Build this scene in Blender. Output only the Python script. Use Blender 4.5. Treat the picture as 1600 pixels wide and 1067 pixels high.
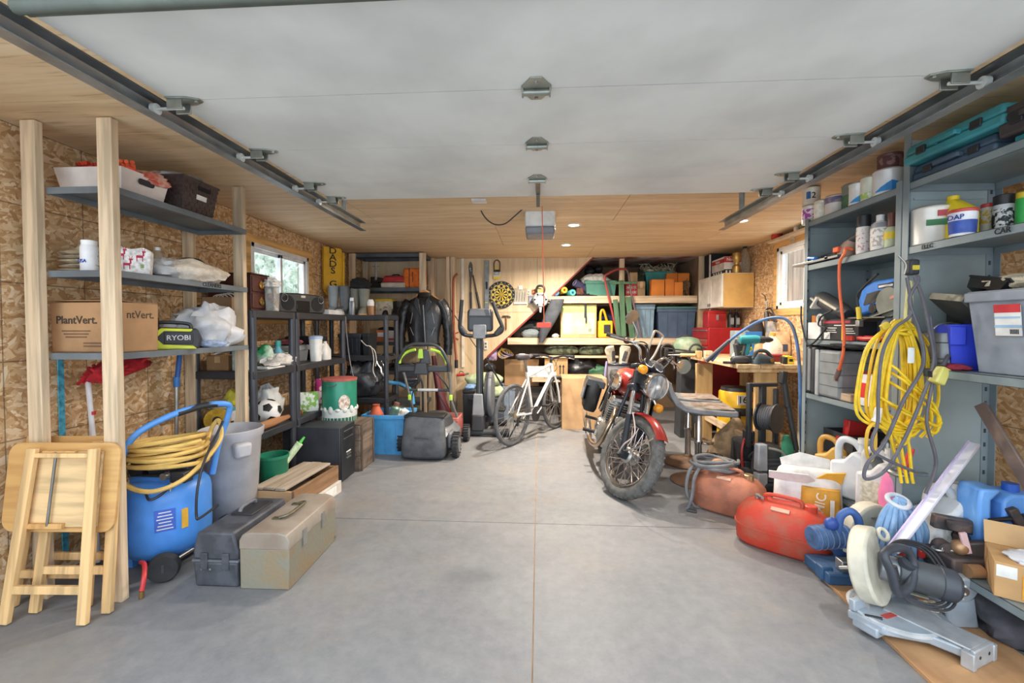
import bpy, math, random
from mathutils import Vector, Matrix, Euler, noise
R = math.radians
for o in list(bpy.data.objects): bpy.data.objects.remove(o)
S = bpy.context.scene
COL = S.collection
rnd = random.Random(7)
# ---------------------------------------------------------------- camera, sky, lights, exposure
YAW, PIT, FP, H = 3.5, 1.5, 680.0, 1.4
cd = bpy.data.cameras.new('camera'); cam = bpy.data.objects.new('camera', cd); COL.objects.link(cam)
cam.location = (0, 0, H); cam.rotation_euler = (R(90 - PIT), 0, R(YAW))
cd.sensor_fit = 'HORIZONTAL'; cd.sensor_width = 36; cd.lens = FP / 1600 * 36; cd.shift_y = -5 / 1600
cd.clip_start = 0.05; cd.clip_end = 300
S.camera = cam
w = bpy.data.worlds.new('sky'); S.world = w; w.use_nodes = True
bg = w.node_tree.nodes['Background']; bg.inputs[0].default_value = (0.80, 0.90, 1.0, 1); bg.inputs[1].default_value = 2.3
S.view_settings.view_transform = 'Standard'; S.view_settings.look = 'None'
S.view_settings.gamma = 1; S.view_settings.use_curve_mapping = False
S.view_settings.exposure = 0.55
LAMP_W, LAMP_COL = 50, (1.0, 0.89, 0.76)
# ---------------------------------------------------------------- pixel -> place helpers (photo frame 1600 x 1067)
_q = Euler((R(90 - PIT), 0, R(YAW))).to_matrix()
def ray(px, py): return _q @ Vector(((px - 800) / FP, (533.5 - 5 - py) / FP, -1))
def PY(px, py, y): d = ray(px, py); return Vector((0, 0, H)) + d * (y / d.y)
def PX(px, py, x): d = ray(px, py); return Vector((0, 0, H)) + d * (x / d.x)
def PZ(px, py, z=0): d = ray(px, py); return Vector((0, 0, H)) + d * ((z - H) / d.z)
def fit(x0, y0, x1, y1, Y, d, z=None):
    "front-face rectangle at depth Y -> base centre, width, depth, height"
    a = PY((x0 + x1) / 2, y1, Y); w_ = (PY(x1, y1, Y) - PY(x0, y1, Y)).x
    zb = a.z if z is None else z
    return Vector((a.x, Y + d / 2, zb)), w_, d, PY((x0 + x1) / 2, y0, Y).z - zb
# ---------------------------------------------------------------- materials
def lin(h):
    h = h.lstrip('#'); out = []
    for i in (0, 2, 4):
        c = int(h[i:i + 2], 16) / 255
        out.append(c / 12.92 if c <= 0.04045 else ((c + 0.055) / 1.055) ** 2.4)
    return out
_mc = {}
def m(col, rough=.5, metal=0, var=.14, vs=9, bump=0, bs=60, col2=None, st=(1, 1, 1), lo=.4, hi=.65, trans=0, emit=0, alpha=1, name=None):
    key = (col, rough, metal, var, vs, bump, bs, col2, st, lo, hi, trans, emit, alpha)
    if key in _mc: return _mc[key]
    M = bpy.data.materials.new(name or 'surface_' + col.strip('#')); M.use_nodes = True
    nt = M.node_tree; N = nt.nodes; Lk = nt.links.new; b = N['Principled BSDF']
    c1 = lin(col); c2 = lin(col2) if col2 else [x * (1 - var) * .92 for x in c1]
    if not col2: c1 = [min(1, x * (1 + var * .5)) for x in c1]
    tc = N.new('ShaderNodeTexCoord'); mp = N.new('ShaderNodeMapping'); mp.inputs['Scale'].default_value = [vs * s for s in st]
    nz = N.new('ShaderNodeTexNoise'); nz.inputs['Scale'].default_value = 1; nz.inputs['Detail'].default_value = 5
    rp = N.new('ShaderNodeValToRGB'); rp.color_ramp.elements[0].position = lo; rp.color_ramp.elements[1].position = hi
    rp.color_ramp.elements[0].color = (*c1, 1); rp.color_ramp.elements[1].color = (*c2, 1)
    Lk(tc.outputs['Object'], mp.inputs[0]); Lk(mp.outputs[0], nz.inputs['Vector']); Lk(nz.outputs[0], rp.inputs[0]); Lk(rp.outputs[0], b.inputs['Base Color'])
    b.inputs['Roughness'].default_value = rough; b.inputs['Metallic'].default_value = metal
    b.inputs['Transmission Weight'].default_value = trans; b.inputs['Alpha'].default_value = alpha
    if trans: b.inputs['IOR'].default_value = 1.2
    if emit:
        b.inputs['Emission Color'].default_value = (*lin(col), 1); b.inputs['Emission Strength'].default_value = emit
    if bump:
        n2 = N.new('ShaderNodeTexNoise'); n2.inputs['Scale'].default_value = bs; n2.inputs['Detail'].default_value = 3
        bm_ = N.new('ShaderNodeBump'); bm_.inputs['Strength'].default_value = bump; bm_.inputs['Distance'].default_value = .01
        Lk(tc.outputs['Object'], n2.inputs['Vector']); Lk(n2.outputs[0], bm_.inputs['Height']); Lk(bm_.outputs[0], b.inputs['Normal'])
    _mc[key] = M
    return M
def plas(c, r=.42): return m(c, r, 0, .10, 7)
def met(c, r=.35): return m(c, r, .85, .2, 8)
def paint(c, r=.5): return m(c, r, .15, .16, 5)
def fab(c, v=.25): return m(c, .9, 0, v, 22, .5, 130)
def card(c='#b98f66'): return m(c, .85, 0, .12, 5, .1, 40)
def wood(c, ax=2, c2=None):
    st = [1, 1, 1]; st[ax] = .07
    return m(c, .6, 0, .22, 28, .08, 60, c2, tuple(st), .42, .62)
def rusty(c, c2): return m(c, .6, .1, .2, 9, .25, 50, c2, (1, 1, 1), .45, .7)
BLK = plas('#292a2d'); BLK2 = plas('#35363a', .55); RUB = m('#2c2c2e', .85, 0, .25, 20); CHR = m('#d8d8d6', .18, .95, .1, 6); STL = met('#a9aaa6', .4)
WHT = plas('#dcdcda'); PAPER = m('#e4e2dc', .8); GRY = plas('#8c8f93'); INK = m('#26262a', .7)
LUM = [wood('#d3bb9b', k) for k in (2, 1, 0)]
# ---------------------------------------------------------------- shapes: (verts, faces)
def J(*ss):
    V, F = [], []
    for v, f in ss:
        n = len(V); V += v; F += [tuple(i + n for i in q) for q in f]
    return V, F
def XF(s, loc=(0, 0, 0), rot=(0, 0, 0), sc=1):
    q = Euler([R(a) for a in rot]).to_matrix(); l = Vector(loc)
    k = Vector((sc, sc, sc)) if isinstance(sc, (int, float)) else Vector(sc)
    return [tuple(q @ Vector((v[0] * k.x, v[1] * k.y, v[2] * k.z)) + l) for v in s[0]], s[1]
def XM(s, M): return [tuple(M @ Vector(v)) for v in s[0]], s[1]
def B(x, y, z, sx, sy, sz, rx=0, ry=0, rz=0, tp=1, tq=None):
    "box: centre x,y, BOTTOM z; tp/tq taper of the top"
    tq = tp if tq is None else tq; a, b, c = sx / 2, sy / 2, sz / 2
    v = [(-a, -b, -c), (a, -b, -c), (a, b, -c), (-a, b, -c), (-a * tp, -b * tq, c), (a * tp, -b * tq, c), (a * tp, b * tq, c), (-a * tp, b * tq, c)]
    f = [(0, 3, 2, 1), (4, 5, 6, 7), (0, 1, 5, 4), (1, 2, 6, 5), (2, 3, 7, 6), (3, 0, 4, 7)]
    return XF((v, f), (x, y, z + c), (rx, ry, rz))
def _fr(t):
    t = Vector(t).normalized(); u = t.orthogonal().normalized(); return u, t.cross(u)
def C(p0, p1, r, r2=None, n=14, cap=True):
    p0, p1 = Vector(p0), Vector(p1); r2 = r if r2 is None else r2; u, w_ = _fr(p1 - p0); V = []
    for p, q in ((p0, r), (p1, r2)):
        for i in range(n):
            a = 2 * math.pi * i / n; V.append(tuple(p + (u * math.cos(a) + w_ * math.sin(a)) * q))
    F = [(i, (i + 1) % n, n + (i + 1) % n, n + i) for i in range(n)]
    if cap: F += [tuple(range(n))[::-1], tuple(range(n, 2 * n))]
    return V, F
def spl(pts, k=6, closed=False):
    P = [Vector(p) for p in pts]; n = len(P); out = []
    for i in range(n if closed else n - 1):
        g = lambda j: P[j % n] if closed else P[max(0, min(n - 1, j))]
        a, b, c, d = g(i - 1), g(i), g(i + 1), g(i + 2)
        for s in range(k):
            t = s / k
            out.append(.5 * ((2 * b) + (c - a) * t + (2 * a - 5 * b + 4 * c - d) * t * t + (3 * b - a - 3 * c + d) * t ** 3))
    if not closed: out.append(P[-1])
    return out
def TB(pts, r, n=8, closed=False, k=6, sy=1):
    P = spl(pts, k, closed) if k > 1 else [Vector(p) for p in pts]; N = len(P); V, F = [], []; u = None
    for i, p in enumerate(P):
        t = (P[(i + 1) % N] - P[i - 1]) if closed else (P[min(i + 1, N - 1)] - P[max(i - 1, 0)])
        if t.length < 1e-9: t = Vector((0, 0, 1))
        t.normalize()
        if u is None: u = t.orthogonal().normalized()
        else:
            u = u - t * u.dot(t)
            u = u.normalized() if u.length > 1e-6 else t.orthogonal().normalized()
        w_ = t.cross(u)
        rr = r if isinstance(r, (int, float)) else r[0] + (r[1] - r[0]) * i / max(1, N - 1)
        for j in range(n):
            a = 2 * math.pi * j / n; V.append(tuple(p + (u * math.cos(a) + w_ * math.sin(a) * sy) * rr))
    for i in range(N if closed else N - 1):
        for j in range(n):
            a, b = i * n, ((i + 1) % N) * n; F.append((a + j, a + (j + 1) % n, b + (j + 1) % n, b + j))
    if not closed: F += [tuple(range(n))[::-1], tuple(range((N - 1) * n, N * n))]
    return V, F
def L(prof, n=22, o=(0, 0, 0), rot=(0, 0, 0), sx=1, sy=1, cap=True):
    "lathe about z; profile (radius, height)"
    V, F = [], []
    for r, z in prof:
        for i in range(n):
            a = 2 * math.pi * i / n; V.append((r * math.cos(a) * sx, r * math.sin(a) * sy, z))
    for k in range(len(prof) - 1):
        for i in range(n): F.append((k * n + i, k * n + (i + 1) % n, (k + 1) * n + (i + 1) % n, (k + 1) * n + i))
    if cap: F += [tuple(range(n))[::-1], tuple(range((len(prof) - 1) * n, len(prof) * n))]
    return XF((V, F), o, rot)
def PR(poly, d0, d1, ax='y'):
    "polygon prism; ax y: (x,z), ax x: (y,z), ax z: (x,y)"
    g = {'y': lambda p, d: (p[0], d, p[1]), 'x': lambda p, d: (d, p[0], p[1]), 'z': lambda p, d: (p[0], p[1], d)}[ax]
    n = len(poly); V = [g(p, d0) for p in poly] + [g(p, d1) for p in poly]
    return V, [(i, (i + 1) % n, n + (i + 1) % n, n + i) for i in range(n)] + [tuple(range(n))[::-1], tuple(range(n, 2 * n))]
def SP(c, r, n=16, k=10):
    r = (r, r, r) if isinstance(r, (int, float)) else r
    pr = [(max(.001, math.sin(math.pi * i / k)), -math.cos(math.pi * i / k)) for i in range(k + 1)]
    return XF(L(pr, n), c, (0, 0, 0), r)
def TO(c, Rr, r, rot=(0, 0, 0), n=28, k=8, sy=1):
    pts = [(Rr * math.cos(2 * math.pi * i / n), Rr * math.sin(2 * math.pi * i / n) * sy, 0) for i in range(n)]
    return XF(TB(pts, r, k, True, 1), c, rot)
def BL(c, r, amp=.25, seed=0, fr=2.2, n=26, k=16, flat=True, crease=1):
    "crumpled sack / cloth heap: base at z=c.z, size r=(rx,ry,height)"
    V, F = [], []
    for i in range(k + 1):
        ph = math.pi * i / k
        for j in range(n):
            a = 2 * math.pi * j / n; d = Vector((math.sin(ph) * math.cos(a), math.sin(ph) * math.sin(a), -math.cos(ph)))
            q = d * fr + Vector((seed * 3.1, seed * 1.7, seed))
            e = 1 + amp * noise.noise(q) + crease * amp * .55 * (1 - 2 * abs(noise.noise(q * 2.6))) - crease * amp * .2
            z = d.z * e
            if flat: z = max(-.72, z)
            lo = .72 if flat else 1.0
            sq = 1.0 / max(.75, (abs(math.cos(a)) ** 4 + abs(math.sin(a)) ** 4) ** .25)
            V.append((c[0] + d.x * e * r[0] * sq, c[1] + d.y * e * r[1] * sq, c[2] + (z + lo) / (1 + lo) * r[2]))
    for i in range(k):
        for j in range(n): F.append((i * n + j, i * n + (j + 1) % n, (i + 1) * n + (j + 1) % n, (i + 1) * n + j))
    return V, F
def ARC(c, r, a0, a1, n=10, pl='xz'):
    out = []
    for i in range(n + 1):
        a = R(a0 + (a1 - a0) * i / n); u, v = r * math.cos(a), r * math.sin(a)
        out.append((c[0] + u, c[1], c[2] + v) if pl == 'xz' else (c[0], c[1] + u, c[2] + v) if pl == 'yz' else (c[0] + u, c[1] + v, c[2]))
    return out
def OPEN(w_, d, h, t=.006, tp=1, tq=None):
    "open-topped box shell, base centre at origin, tp = bottom scale"
    tq = tp if tq is None else tq; a, b = w_ / 2, d / 2
    q = lambda x, y, z, s, s2: (x * s, y * s2, z)
    o = [(-a, -b), (a, -b), (a, b), (-a, b)]; i = [(-a + t, -b + t), (a - t, -b + t), (a - t, b - t), (-a + t, b - t)]
    V = [q(x, y, 0, tp, tq) for x, y in o] + [q(x, y, h, 1, 1) for x, y in o] + [q(x, y, h, 1, 1) for x, y in i] + [q(x, y, t, tp, tq) for x, y in i]
    F = [(0, 3, 2, 1), (12, 13, 14, 15)]
    for k in range(4):
        n_ = (k + 1) % 4; F += [(k, n_, 4 + n_, 4 + k), (4 + k, 4 + n_, 8 + n_, 8 + k), (8 + k, 8 + n_, 12 + n_, 12 + k)]
    return V, F
def rr(x0, z0, x1, z1, r, n=5):
    out = []
    for cx, cz, a in ((x1 - r, z1 - r, 0), (x0 + r, z1 - r, 90), (x0 + r, z0 + r, 180), (x1 - r, z0 + r, 270)):
        for i in range(n + 1):
            t = R(a + 90 * i / n); out.append((cx + r * math.cos(t), cz + r * math.sin(t)))
    return out
# ---------------------------------------------------------------- objects
def mk(name, shape, mat, parent=None, bev=0, sm=38, label=None):
    me = bpy.data.meshes.new(name); me.from_pydata(shape[0], [], shape[1]); me.update()
    me.polygons.foreach_set('use_smooth', [sm > 0] * len(me.polygons))
    if sm > 0: me.set_sharp_from_angle(angle=R(sm))
    me.materials.append(mat)
    o = bpy.data.objects.new(name, me); COL.objects.link(o)
    if parent is not None: o.parent = parent
    if bev:
        b = o.modifiers.new('bevel', 'BEVEL'); b.width = bev; b.segments = 2; b.limit_method = 'ANGLE'; b.angle_limit = R(40)
    if label: o['label'] = label
    return o
SPLIT = set('latch foot_peg panel_rib crossbar_sleeve caster grip_pad end_cap pedal corner_rivet rivet dart speaker_grille speaker_ring side_knob grip board fin folder fitting red_clip foot bolt terminal buckle jaw side_rail shelf_board bearer leg swing_arm fold crank rib pull handle_bolt roller wheel side_panel stain bolt_hole vial detergent_tank shock_absorber side_board vent_rib red_print pouch headlight_bracket engine_cover fence'.split())
class T:
    "a thing: an Empty at its base, its parts are meshes parented to it"
    def __init__(s, name, label, cat, loc=(0, 0, 0), rz=0, group=None, rot=None):
        s.o = bpy.data.objects.new(name, None); COL.objects.link(s.o); s.o.empty_display_size = .1
        s.o.location = loc; s.o.rotation_euler = [R(a) for a in rot] if rot else (0, 0, R(rz))
        s.o['label'] = label; s.o['category'] = cat
        if group: s.o['group'] = group
    def a(s, name, mat, *sh, bev=0, sm=38, sub=None, label=None):
        if name in SPLIT and len(sh) > 1:
            for q in sh: o = mk(name, q, mat, sub or s.o, bev, sm, label)
            return o
        return mk(name, J(*sh), mat, sub or s.o, bev, sm, label)
    def t(s, text, size, loc, rot, mat=None, sub=None, name='lettering', ex=.0008, sx=1):
        return txt(text, size, loc, rot, mat or INK, sub or s.o, name, ex, sx)
def one(name, label, cat, loc, mat, *sh, rz=0, rot=None, group=None, bev=0, sm=38):
    o = mk(name, J(*sh), mat, None, bev, sm)
    o.location = loc; o.rotation_euler = [R(a) for a in rot] if rot else (0, 0, R(rz)); o['label'] = label; o['category'] = cat
    if group: o['group'] = group
    return o
def txt(text, size, loc, rot, mat, parent, name='lettering', ex=.0008, sx=1, align='CENTER'):
    cu = bpy.data.curves.new('t', 'FONT'); cu.body = text; cu.size = size; cu.extrude = ex; cu.align_x = align; cu.align_y = 'CENTER'
    cu.resolution_u = 3; cu.offset = size * .012
    o = bpy.data.objects.new('t', cu); COL.objects.link(o)
    me = bpy.data.meshes.new_from_object(o.evaluated_get(bpy.context.evaluated_depsgraph_get()))
    bpy.data.objects.remove(o); bpy.data.curves.remove(cu)
    me.name = name; me.materials.clear(); me.materials.append(mat)
    n = bpy.data.objects.new(name, me); COL.objects.link(n); n.parent = parent; n.location = loc
    n.rotation_euler = [R(a) for a in rot]; n.scale = (sx, 1, 1)
    return n
FR, FX, FL, UP = (90, 0, 0), (90, 0, 90), (90, 0, -90), (0, 0, 0)    # text facing -y, +x, -x, up
def struct(name, shape, mat, bev=0, sm=0):
    o = mk(name, shape, mat, None, bev, sm); o['kind'] = 'structure'; return o
def dup(o, loc=None, rot=None, label=None, parent=None):
    c = o.copy(); COL.objects.link(c)
    if parent: c.parent = parent
    for ch in list(o.children): dup(ch, parent=c)
    if loc is not None: c.location = loc
    if rot is not None: c.rotation_euler = [R(a) for a in rot]
    if label: c['label'] = label
    return c
def LOFT(rings, n=22, amp=0, seed=0, fr=6, pw=2.0, cap=True):
    "rings (cx, cy, z, rx, ry), superellipse power pw, wrinkle noise amp"
    V, F = [], []
    for cx, cy, z, rx, ry in rings:
        for i in range(n):
            a = 2 * math.pi * i / n; c, s = math.cos(a), math.sin(a)
            p = Vector((cx + rx * abs(c) ** (2 / pw) * (1 if c > 0 else -1), cy + ry * abs(s) ** (2 / pw) * (1 if s > 0 else -1), z))
            if amp:
                k = noise.noise(Vector((p.x * fr, p.y * fr, p.z * fr * .35 + seed * 9.7))); p += Vector((c, s, 0)) * k * amp
            V.append(tuple(p))
    m_ = len(rings)
    for k in range(m_ - 1):
        for i in range(n): F.append((k * n + i, k * n + (i + 1) % n, (k + 1) * n + (i + 1) % n, (k + 1) * n + i))
    if cap: F += [tuple(range(n))[::-1], tuple(range((m_ - 1) * n, m_ * n))]
    return V, F
def tote(name, lab, loc, w_, d_, h_, col, rz=0, lid=None, ribs=3, taper=.9, cat='tote', group=None):
    t = T(name, lab, cat, loc, rz, group); M_ = plas(col)
    t.a('body', M_, OPEN(w_ * .97, d_ * .97, h_, .006, taper), bev=.003)
    t.a('rim', M_, B(0, -d_ / 2 + .004, h_ - .05, w_, .014, .045), B(0, d_ / 2 - .004, h_ - .05, w_, .014, .045), B(-w_ / 2 + .004, 0, h_ - .05, .014, d_, .045), B(w_ / 2 - .004, 0, h_ - .05, .014, d_, .045), bev=.005)
    if ribs:
        for k in range(ribs): t.a('rib', M_, B(w_ * (k + 1) / (ribs + 1) - w_ / 2, -d_ / 2 * .97 * (1 + taper) / 2 - .002, .03, .014, .014, h_ - .09, rx=math.degrees(math.atan(d_ / 2 * (1 - taper) / h_))), bev=.002)
    if lid: t.a('lid', plas(lid), B(0, 0, h_, w_ + .02, d_ + .02, .03, tp=.96), bev=.008)
    return t
def carton(name, lab, loc, w_, d_, h_, col='#b98f66', rz=0, group=None, tape=True, cat='carton'):
    t = T(name, lab, cat, loc, rz, group); M_ = card(col)
    t.a('body', M_, B(0, 0, 0, w_, d_, h_), bev=.003)
    t.a('flap', M_, B(0, -d_ / 4, h_, w_ * .995, d_ / 2 - .004, .004), B(0, d_ / 4, h_, w_ * .995, d_ / 2 - .004, .004))
    if tape: t.a('tape', m('#c9a97d', .35), B(0, -d_ / 2 - .0008, h_ * .55, .045, .0012, h_ * .45), B(0, 0, h_ + .004, .045, d_, .001))
    return t
# ================================================================ SETTING
XL, XR, YB, ZC, Y0 = -2.7, 2.75, 6.6, 2.44, 0.9
def node_mat(name):
    M = bpy.data.materials.new(name); M.use_nodes = True; nt = M.node_tree; return M, nt.nodes, nt.links.new, nt.nodes['Principled BSDF']
def osb_mat(name, ua):
    M, N, Lk, b = node_mat(name); b.inputs['Roughness'].default_value = .8
    tc = N.new('ShaderNodeTexCoord'); sp = N.new('ShaderNodeSeparateXYZ'); Lk(tc.outputs['Object'], sp.inputs[0])
    cb = N.new('ShaderNodeCombineXYZ'); Lk(sp.outputs[ua], cb.inputs[0]); Lk(sp.outputs[2], cb.inputs[1])
    wz = N.new('ShaderNodeTexNoise'); wz.inputs['Scale'].default_value = 5; Lk(cb.outputs[0], wz.inputs['Vector'])
    cols = []
    for i, (ang, sc) in enumerate(((25, (62, 19, 1)), (-48, (54, 16, 1)), (80, (70, 21, 1)))):
        mp = N.new('ShaderNodeMapping'); mp.inputs['Rotation'].default_value = (0, 0, R(ang)); mp.inputs['Location'].default_value = (i * 3.3, i, 0)
        m2 = N.new('ShaderNodeMapping'); m2.inputs['Scale'].default_value = sc
        v = N.new('ShaderNodeTexVoronoi'); v.voronoi_dimensions = '2D'; v.inputs['Scale'].default_value = 1
        mx = N.new('ShaderNodeMixRGB'); mx.inputs[0].default_value = .06; Lk(cb.outputs[0], mx.inputs[1]); Lk(wz.outputs['Color'], mx.inputs[2])
        Lk(mx.outputs[0], mp.inputs[0]); Lk(mp.outputs[0], m2.inputs[0]); Lk(m2.outputs[0], v.inputs['Vector'])
        cols.append(v.outputs['Color'])
    def mixf(a, c2, seed):
        n = N.new('ShaderNodeTexNoise'); n.inputs['Scale'].default_value = 17; n.inputs['Detail'].default_value = 4
        mp = N.new('ShaderNodeMapping'); mp.inputs['Location'].default_value = (seed, seed, 0); Lk(cb.outputs[0], mp.inputs[0]); Lk(mp.outputs[0], n.inputs['Vector'])
        r = N.new('ShaderNodeValToRGB'); r.color_ramp.elements[0].position = .49; r.color_ramp.elements[1].position = .51; Lk(n.outputs[0], r.inputs[0])
        x = N.new('ShaderNodeMixRGB'); Lk(r.outputs[0], x.inputs[0]); Lk(a, x.inputs[1]); Lk(c2, x.inputs[2]); return x.outputs[0]
    c = mixf(mixf(cols[0], cols[1], 2), cols[2], 7)
    s2 = N.new('ShaderNodeSeparateColor'); Lk(c, s2.inputs[0])
    rp = N.new('ShaderNodeValToRGB'); e = rp.color_ramp.elements
    e[0].position = 0; e[0].color = (*lin('#a77d4f'), 1); e[1].position = 1; e[1].color = (*lin('#e6cdab'), 1)
    for p, h in ((.25, '#b98f61'), (.55, '#cba67a'), (.8, '#d8b88f')):
        q = e.new(p); q.color = (*lin(h), 1)
    Lk(s2.outputs[0], rp.inputs[0])
    # printed nailing grid
    def line(out, per, wd):
        d = N.new('ShaderNodeMath'); d.operation = 'DIVIDE'; d.inputs[1].default_value = per; Lk(out, d.inputs[0])
        f = N.new('ShaderNodeMath'); f.operation = 'FRACT'; Lk(d.outputs[0], f.inputs[0])
        l = N.new('ShaderNodeMath'); l.operation = 'LESS_THAN'; l.inputs[1].default_value = wd / per; Lk(f.outputs[0], l.inputs[0]); return l.outputs[0]
    mxm = N.new('ShaderNodeMath'); mxm.operation = 'MAXIMUM'; Lk(line(sp.outputs[ua], .406, .006), mxm.inputs[0]); Lk(line(sp.outputs[2], .406, .007), mxm.inputs[1])
    ml = N.new('ShaderNodeMath'); ml.operation = 'MULTIPLY'; ml.inputs[1].default_value = .6; Lk(mxm.outputs[0], ml.inputs[0])
    mx = N.new('ShaderNodeMixRGB'); mx.inputs[2].default_value = (*lin('#2f2c2a'), 1); Lk(ml.outputs[0], mx.inputs[0]); Lk(rp.outputs[0], mx.inputs[1])
    Lk(mx.outputs[0], b.inputs['Base Color'])
    bp = N.new('ShaderNodeBump'); bp.inputs['Strength'].default_value = .35; bp.inputs['Distance'].default_value = .004; Lk(s2.outputs[1], bp.inputs['Height']); Lk(bp.outputs[0], b.inputs['Normal'])
    return M
def ply_mat(name, cols, ax, other):
    "plywood: broad wavy grain along axis ax"
    M, N, Lk, b = node_mat(name); b.inputs['Roughness'].default_value = .65
    tc = N.new('ShaderNodeTexCoord'); mp = N.new('ShaderNodeMapping'); sc = [9, 9, 9]; sc[ax] = .7; mp.inputs['Scale'].default_value = sc
    oi = N.new('ShaderNodeObjectInfo'); ad = N.new('ShaderNodeVectorMath'); Lk(tc.outputs['Object'], ad.inputs[0]); Lk(oi.outputs['Random'], ad.inputs[1])
    Lk(ad.outputs[0], mp.inputs[0])
    n = N.new('ShaderNodeTexNoise'); n.inputs['Scale'].default_value = 1.3; n.inputs['Detail'].default_value = 7; n.inputs['Distortion'].default_value = .5; Lk(mp.outputs[0], n.inputs['Vector'])
    rp = N.new('ShaderNodeValToRGB'); e = rp.color_ramp.elements
    e[0].position = .3; e[0].color = (*lin(cols[0]), 1); e[1].position = .72; e[1].color = (*lin(cols[2]), 1); q = e.new(.52); q.color = (*lin(cols[1]), 1)
    Lk(n.outputs[0], rp.inputs[0])
    mp2 = N.new('ShaderNodeMapping'); sc = [60, 60, 60]; sc[ax] = 5; mp2.inputs['Scale'].default_value = sc; Lk(tc.outputs['Object'], mp2.inputs[0])
    n2 = N.new('ShaderNodeTexNoise'); n2.inputs['Scale'].default_value = 1; n2.inputs['Detail'].default_value = 4; Lk(mp2.outputs[0], n2.inputs['Vector'])
    r2 = N.new('ShaderNodeValToRGB'); r2.color_ramp.elements[0].position = .56; r2.color_ramp.elements[1].position = .72; Lk(n2.outputs[0], r2.inputs[0])
    ml = N.new('ShaderNodeMath'); ml.operation = 'MULTIPLY'; ml.inputs[1].default_value = .55; Lk(r2.outputs[0], ml.inputs[0])
    mx = N.new('ShaderNodeMixRGB'); mx.inputs[2].default_value = (*lin(cols[3]), 1); Lk(ml.outputs[0], mx.inputs[0]); Lk(rp.outputs[0], mx.inputs[1]); Lk(mx.outputs[0], b.inputs['Base Color'])
    return M
def concrete():
    M, N, Lk, b = node_mat('concrete'); b.inputs['Roughness'].default_value = .55
    tc = N.new('ShaderNodeTexCoord')
    def nz(scale, det=6, rough=.6):
        n = N.new('ShaderNodeTexNoise'); n.inputs['Scale'].default_value = scale; n.inputs['Detail'].default_value = det; n.inputs['Roughness'].default_value = rough
        Lk(tc.outputs['Object'], n.inputs['Vector']); return n.outputs[0]
    def ramp(x, *st):
        r = N.new('ShaderNodeValToRGB'); e = r.color_ramp.elements
        e[0].position, e[1].position = st[0][0], st[-1][0]; e[0].color = (*lin(st[0][1]), 1); e[1].color = (*lin(st[-1][1]), 1)
        for p, h in st[1:-1]: e.new(p).color = (*lin(h), 1)
        Lk(x, r.inputs[0]); return r.outputs[0]
    base = ramp(nz(1.6, 9, .68), (.3, '#696b6f'), (.5, '#787a7d'), (.7, '#878787'))
    fine = ramp(nz(14, 8, .75), (.35, '#6d6e71'), (.65, '#8f8e8e'))
    x = N.new('ShaderNodeMixRGB'); x.inputs[0].default_value = .38; Lk(base, x.inputs[1]); Lk(fine, x.inputs[2])
    rs = ramp(nz(1.1, 5, .7), (.52, '#000000'), (.72, '#b0b0b0'))
    y = N.new('ShaderNodeMixRGB'); Lk(rs, y.inputs[0]); Lk(x.outputs[0], y.inputs[1]); y.inputs[2].default_value = (*lin('#8d8070'), 1)
    dk = ramp(nz(2.9, 4, .6), (.66, '#000000'), (.72, '#4a4a4a'))
    z = N.new('ShaderNodeMixRGB'); Lk(dk, z.inputs[0]); Lk(y.outputs[0], z.inputs[1]); z.inputs[2].default_value = (*lin('#58585a'), 1)
    wt = ramp(nz(30, 3, .6), (.74, '#000000'), (.76, '#909090'))
    u = N.new('ShaderNodeMixRGB'); Lk(wt, u.inputs[0]); Lk(z.outputs[0], u.inputs[1]); u.inputs[2].default_value = (*lin('#a9a9aa'), 1)
    Lk(u.outputs[0], b.inputs['Base Color'])
    bp = N.new('ShaderNodeBump'); bp.inputs['Strength'].default_value = .12; bp.inputs['Distance'].default_value = .004; Lk(nz(26, 6, .7), bp.inputs['Height']); Lk(bp.outputs[0], b.inputs['Normal'])
    return M
OSBY = osb_mat('osb_side', 1); CON = concrete()
PLYC = ply_mat('plywood_ceiling', ('#d0b38c', '#dec29a', '#e8d1af', '#a5835a'), 0, 1)
PLYB = ply_mat('plywood_back', ('#cbb08c', '#d8c09b', '#e2cdac', '#ad8f67'), 2, 0)
# floor: joint bed with recessed joints and four slabs
fl = struct('floor', B(0.025, 1.6, -.14, 5.6, 12.4, .135), m('#a88a6c', .9))
for x0, x1 in ((-2.78, -.026), (-.020, 2.83)):
    for y0, y1 in ((-4.6, 0.55), (.56, 3.066), (3.072, 7.8)):
        mk('slab', B((x0 + x1) / 2, (y0 + y1) / 2, -.06, x1 - x0, y1 - y0, .06), CON, fl, 0, 0)
def sheets(root, mat, u0, u1, z0, z1, plane, thick, hole=None, step=1.22, start=0, name='osb_sheet'):
    u = start
    while u < u1:
        a, b_ = max(u, u0), min(u + step - .004, u1)
        u += step
        if b_ - a < .02: continue
        rects = [(a, b_, z0, z1)]
        if hole:
            h0, h1, hz0, hz1 = hole; c0, c1 = max(a, h0), min(b_, h1)
            if c1 > c0:
                rects = [(a, b_, z0, hz0), (a, b_, hz1, z1)]
                if c0 > a: rects.append((a, c0, hz0, hz1))
                if c1 < b_: rects.append((c1, b_, hz0, hz1))
        mk(name, J(*[B(plane, (p + q) / 2, r, thick, q - p, s - r) for p, q, r, s in rects]), mat, root, 0, 0)
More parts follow.
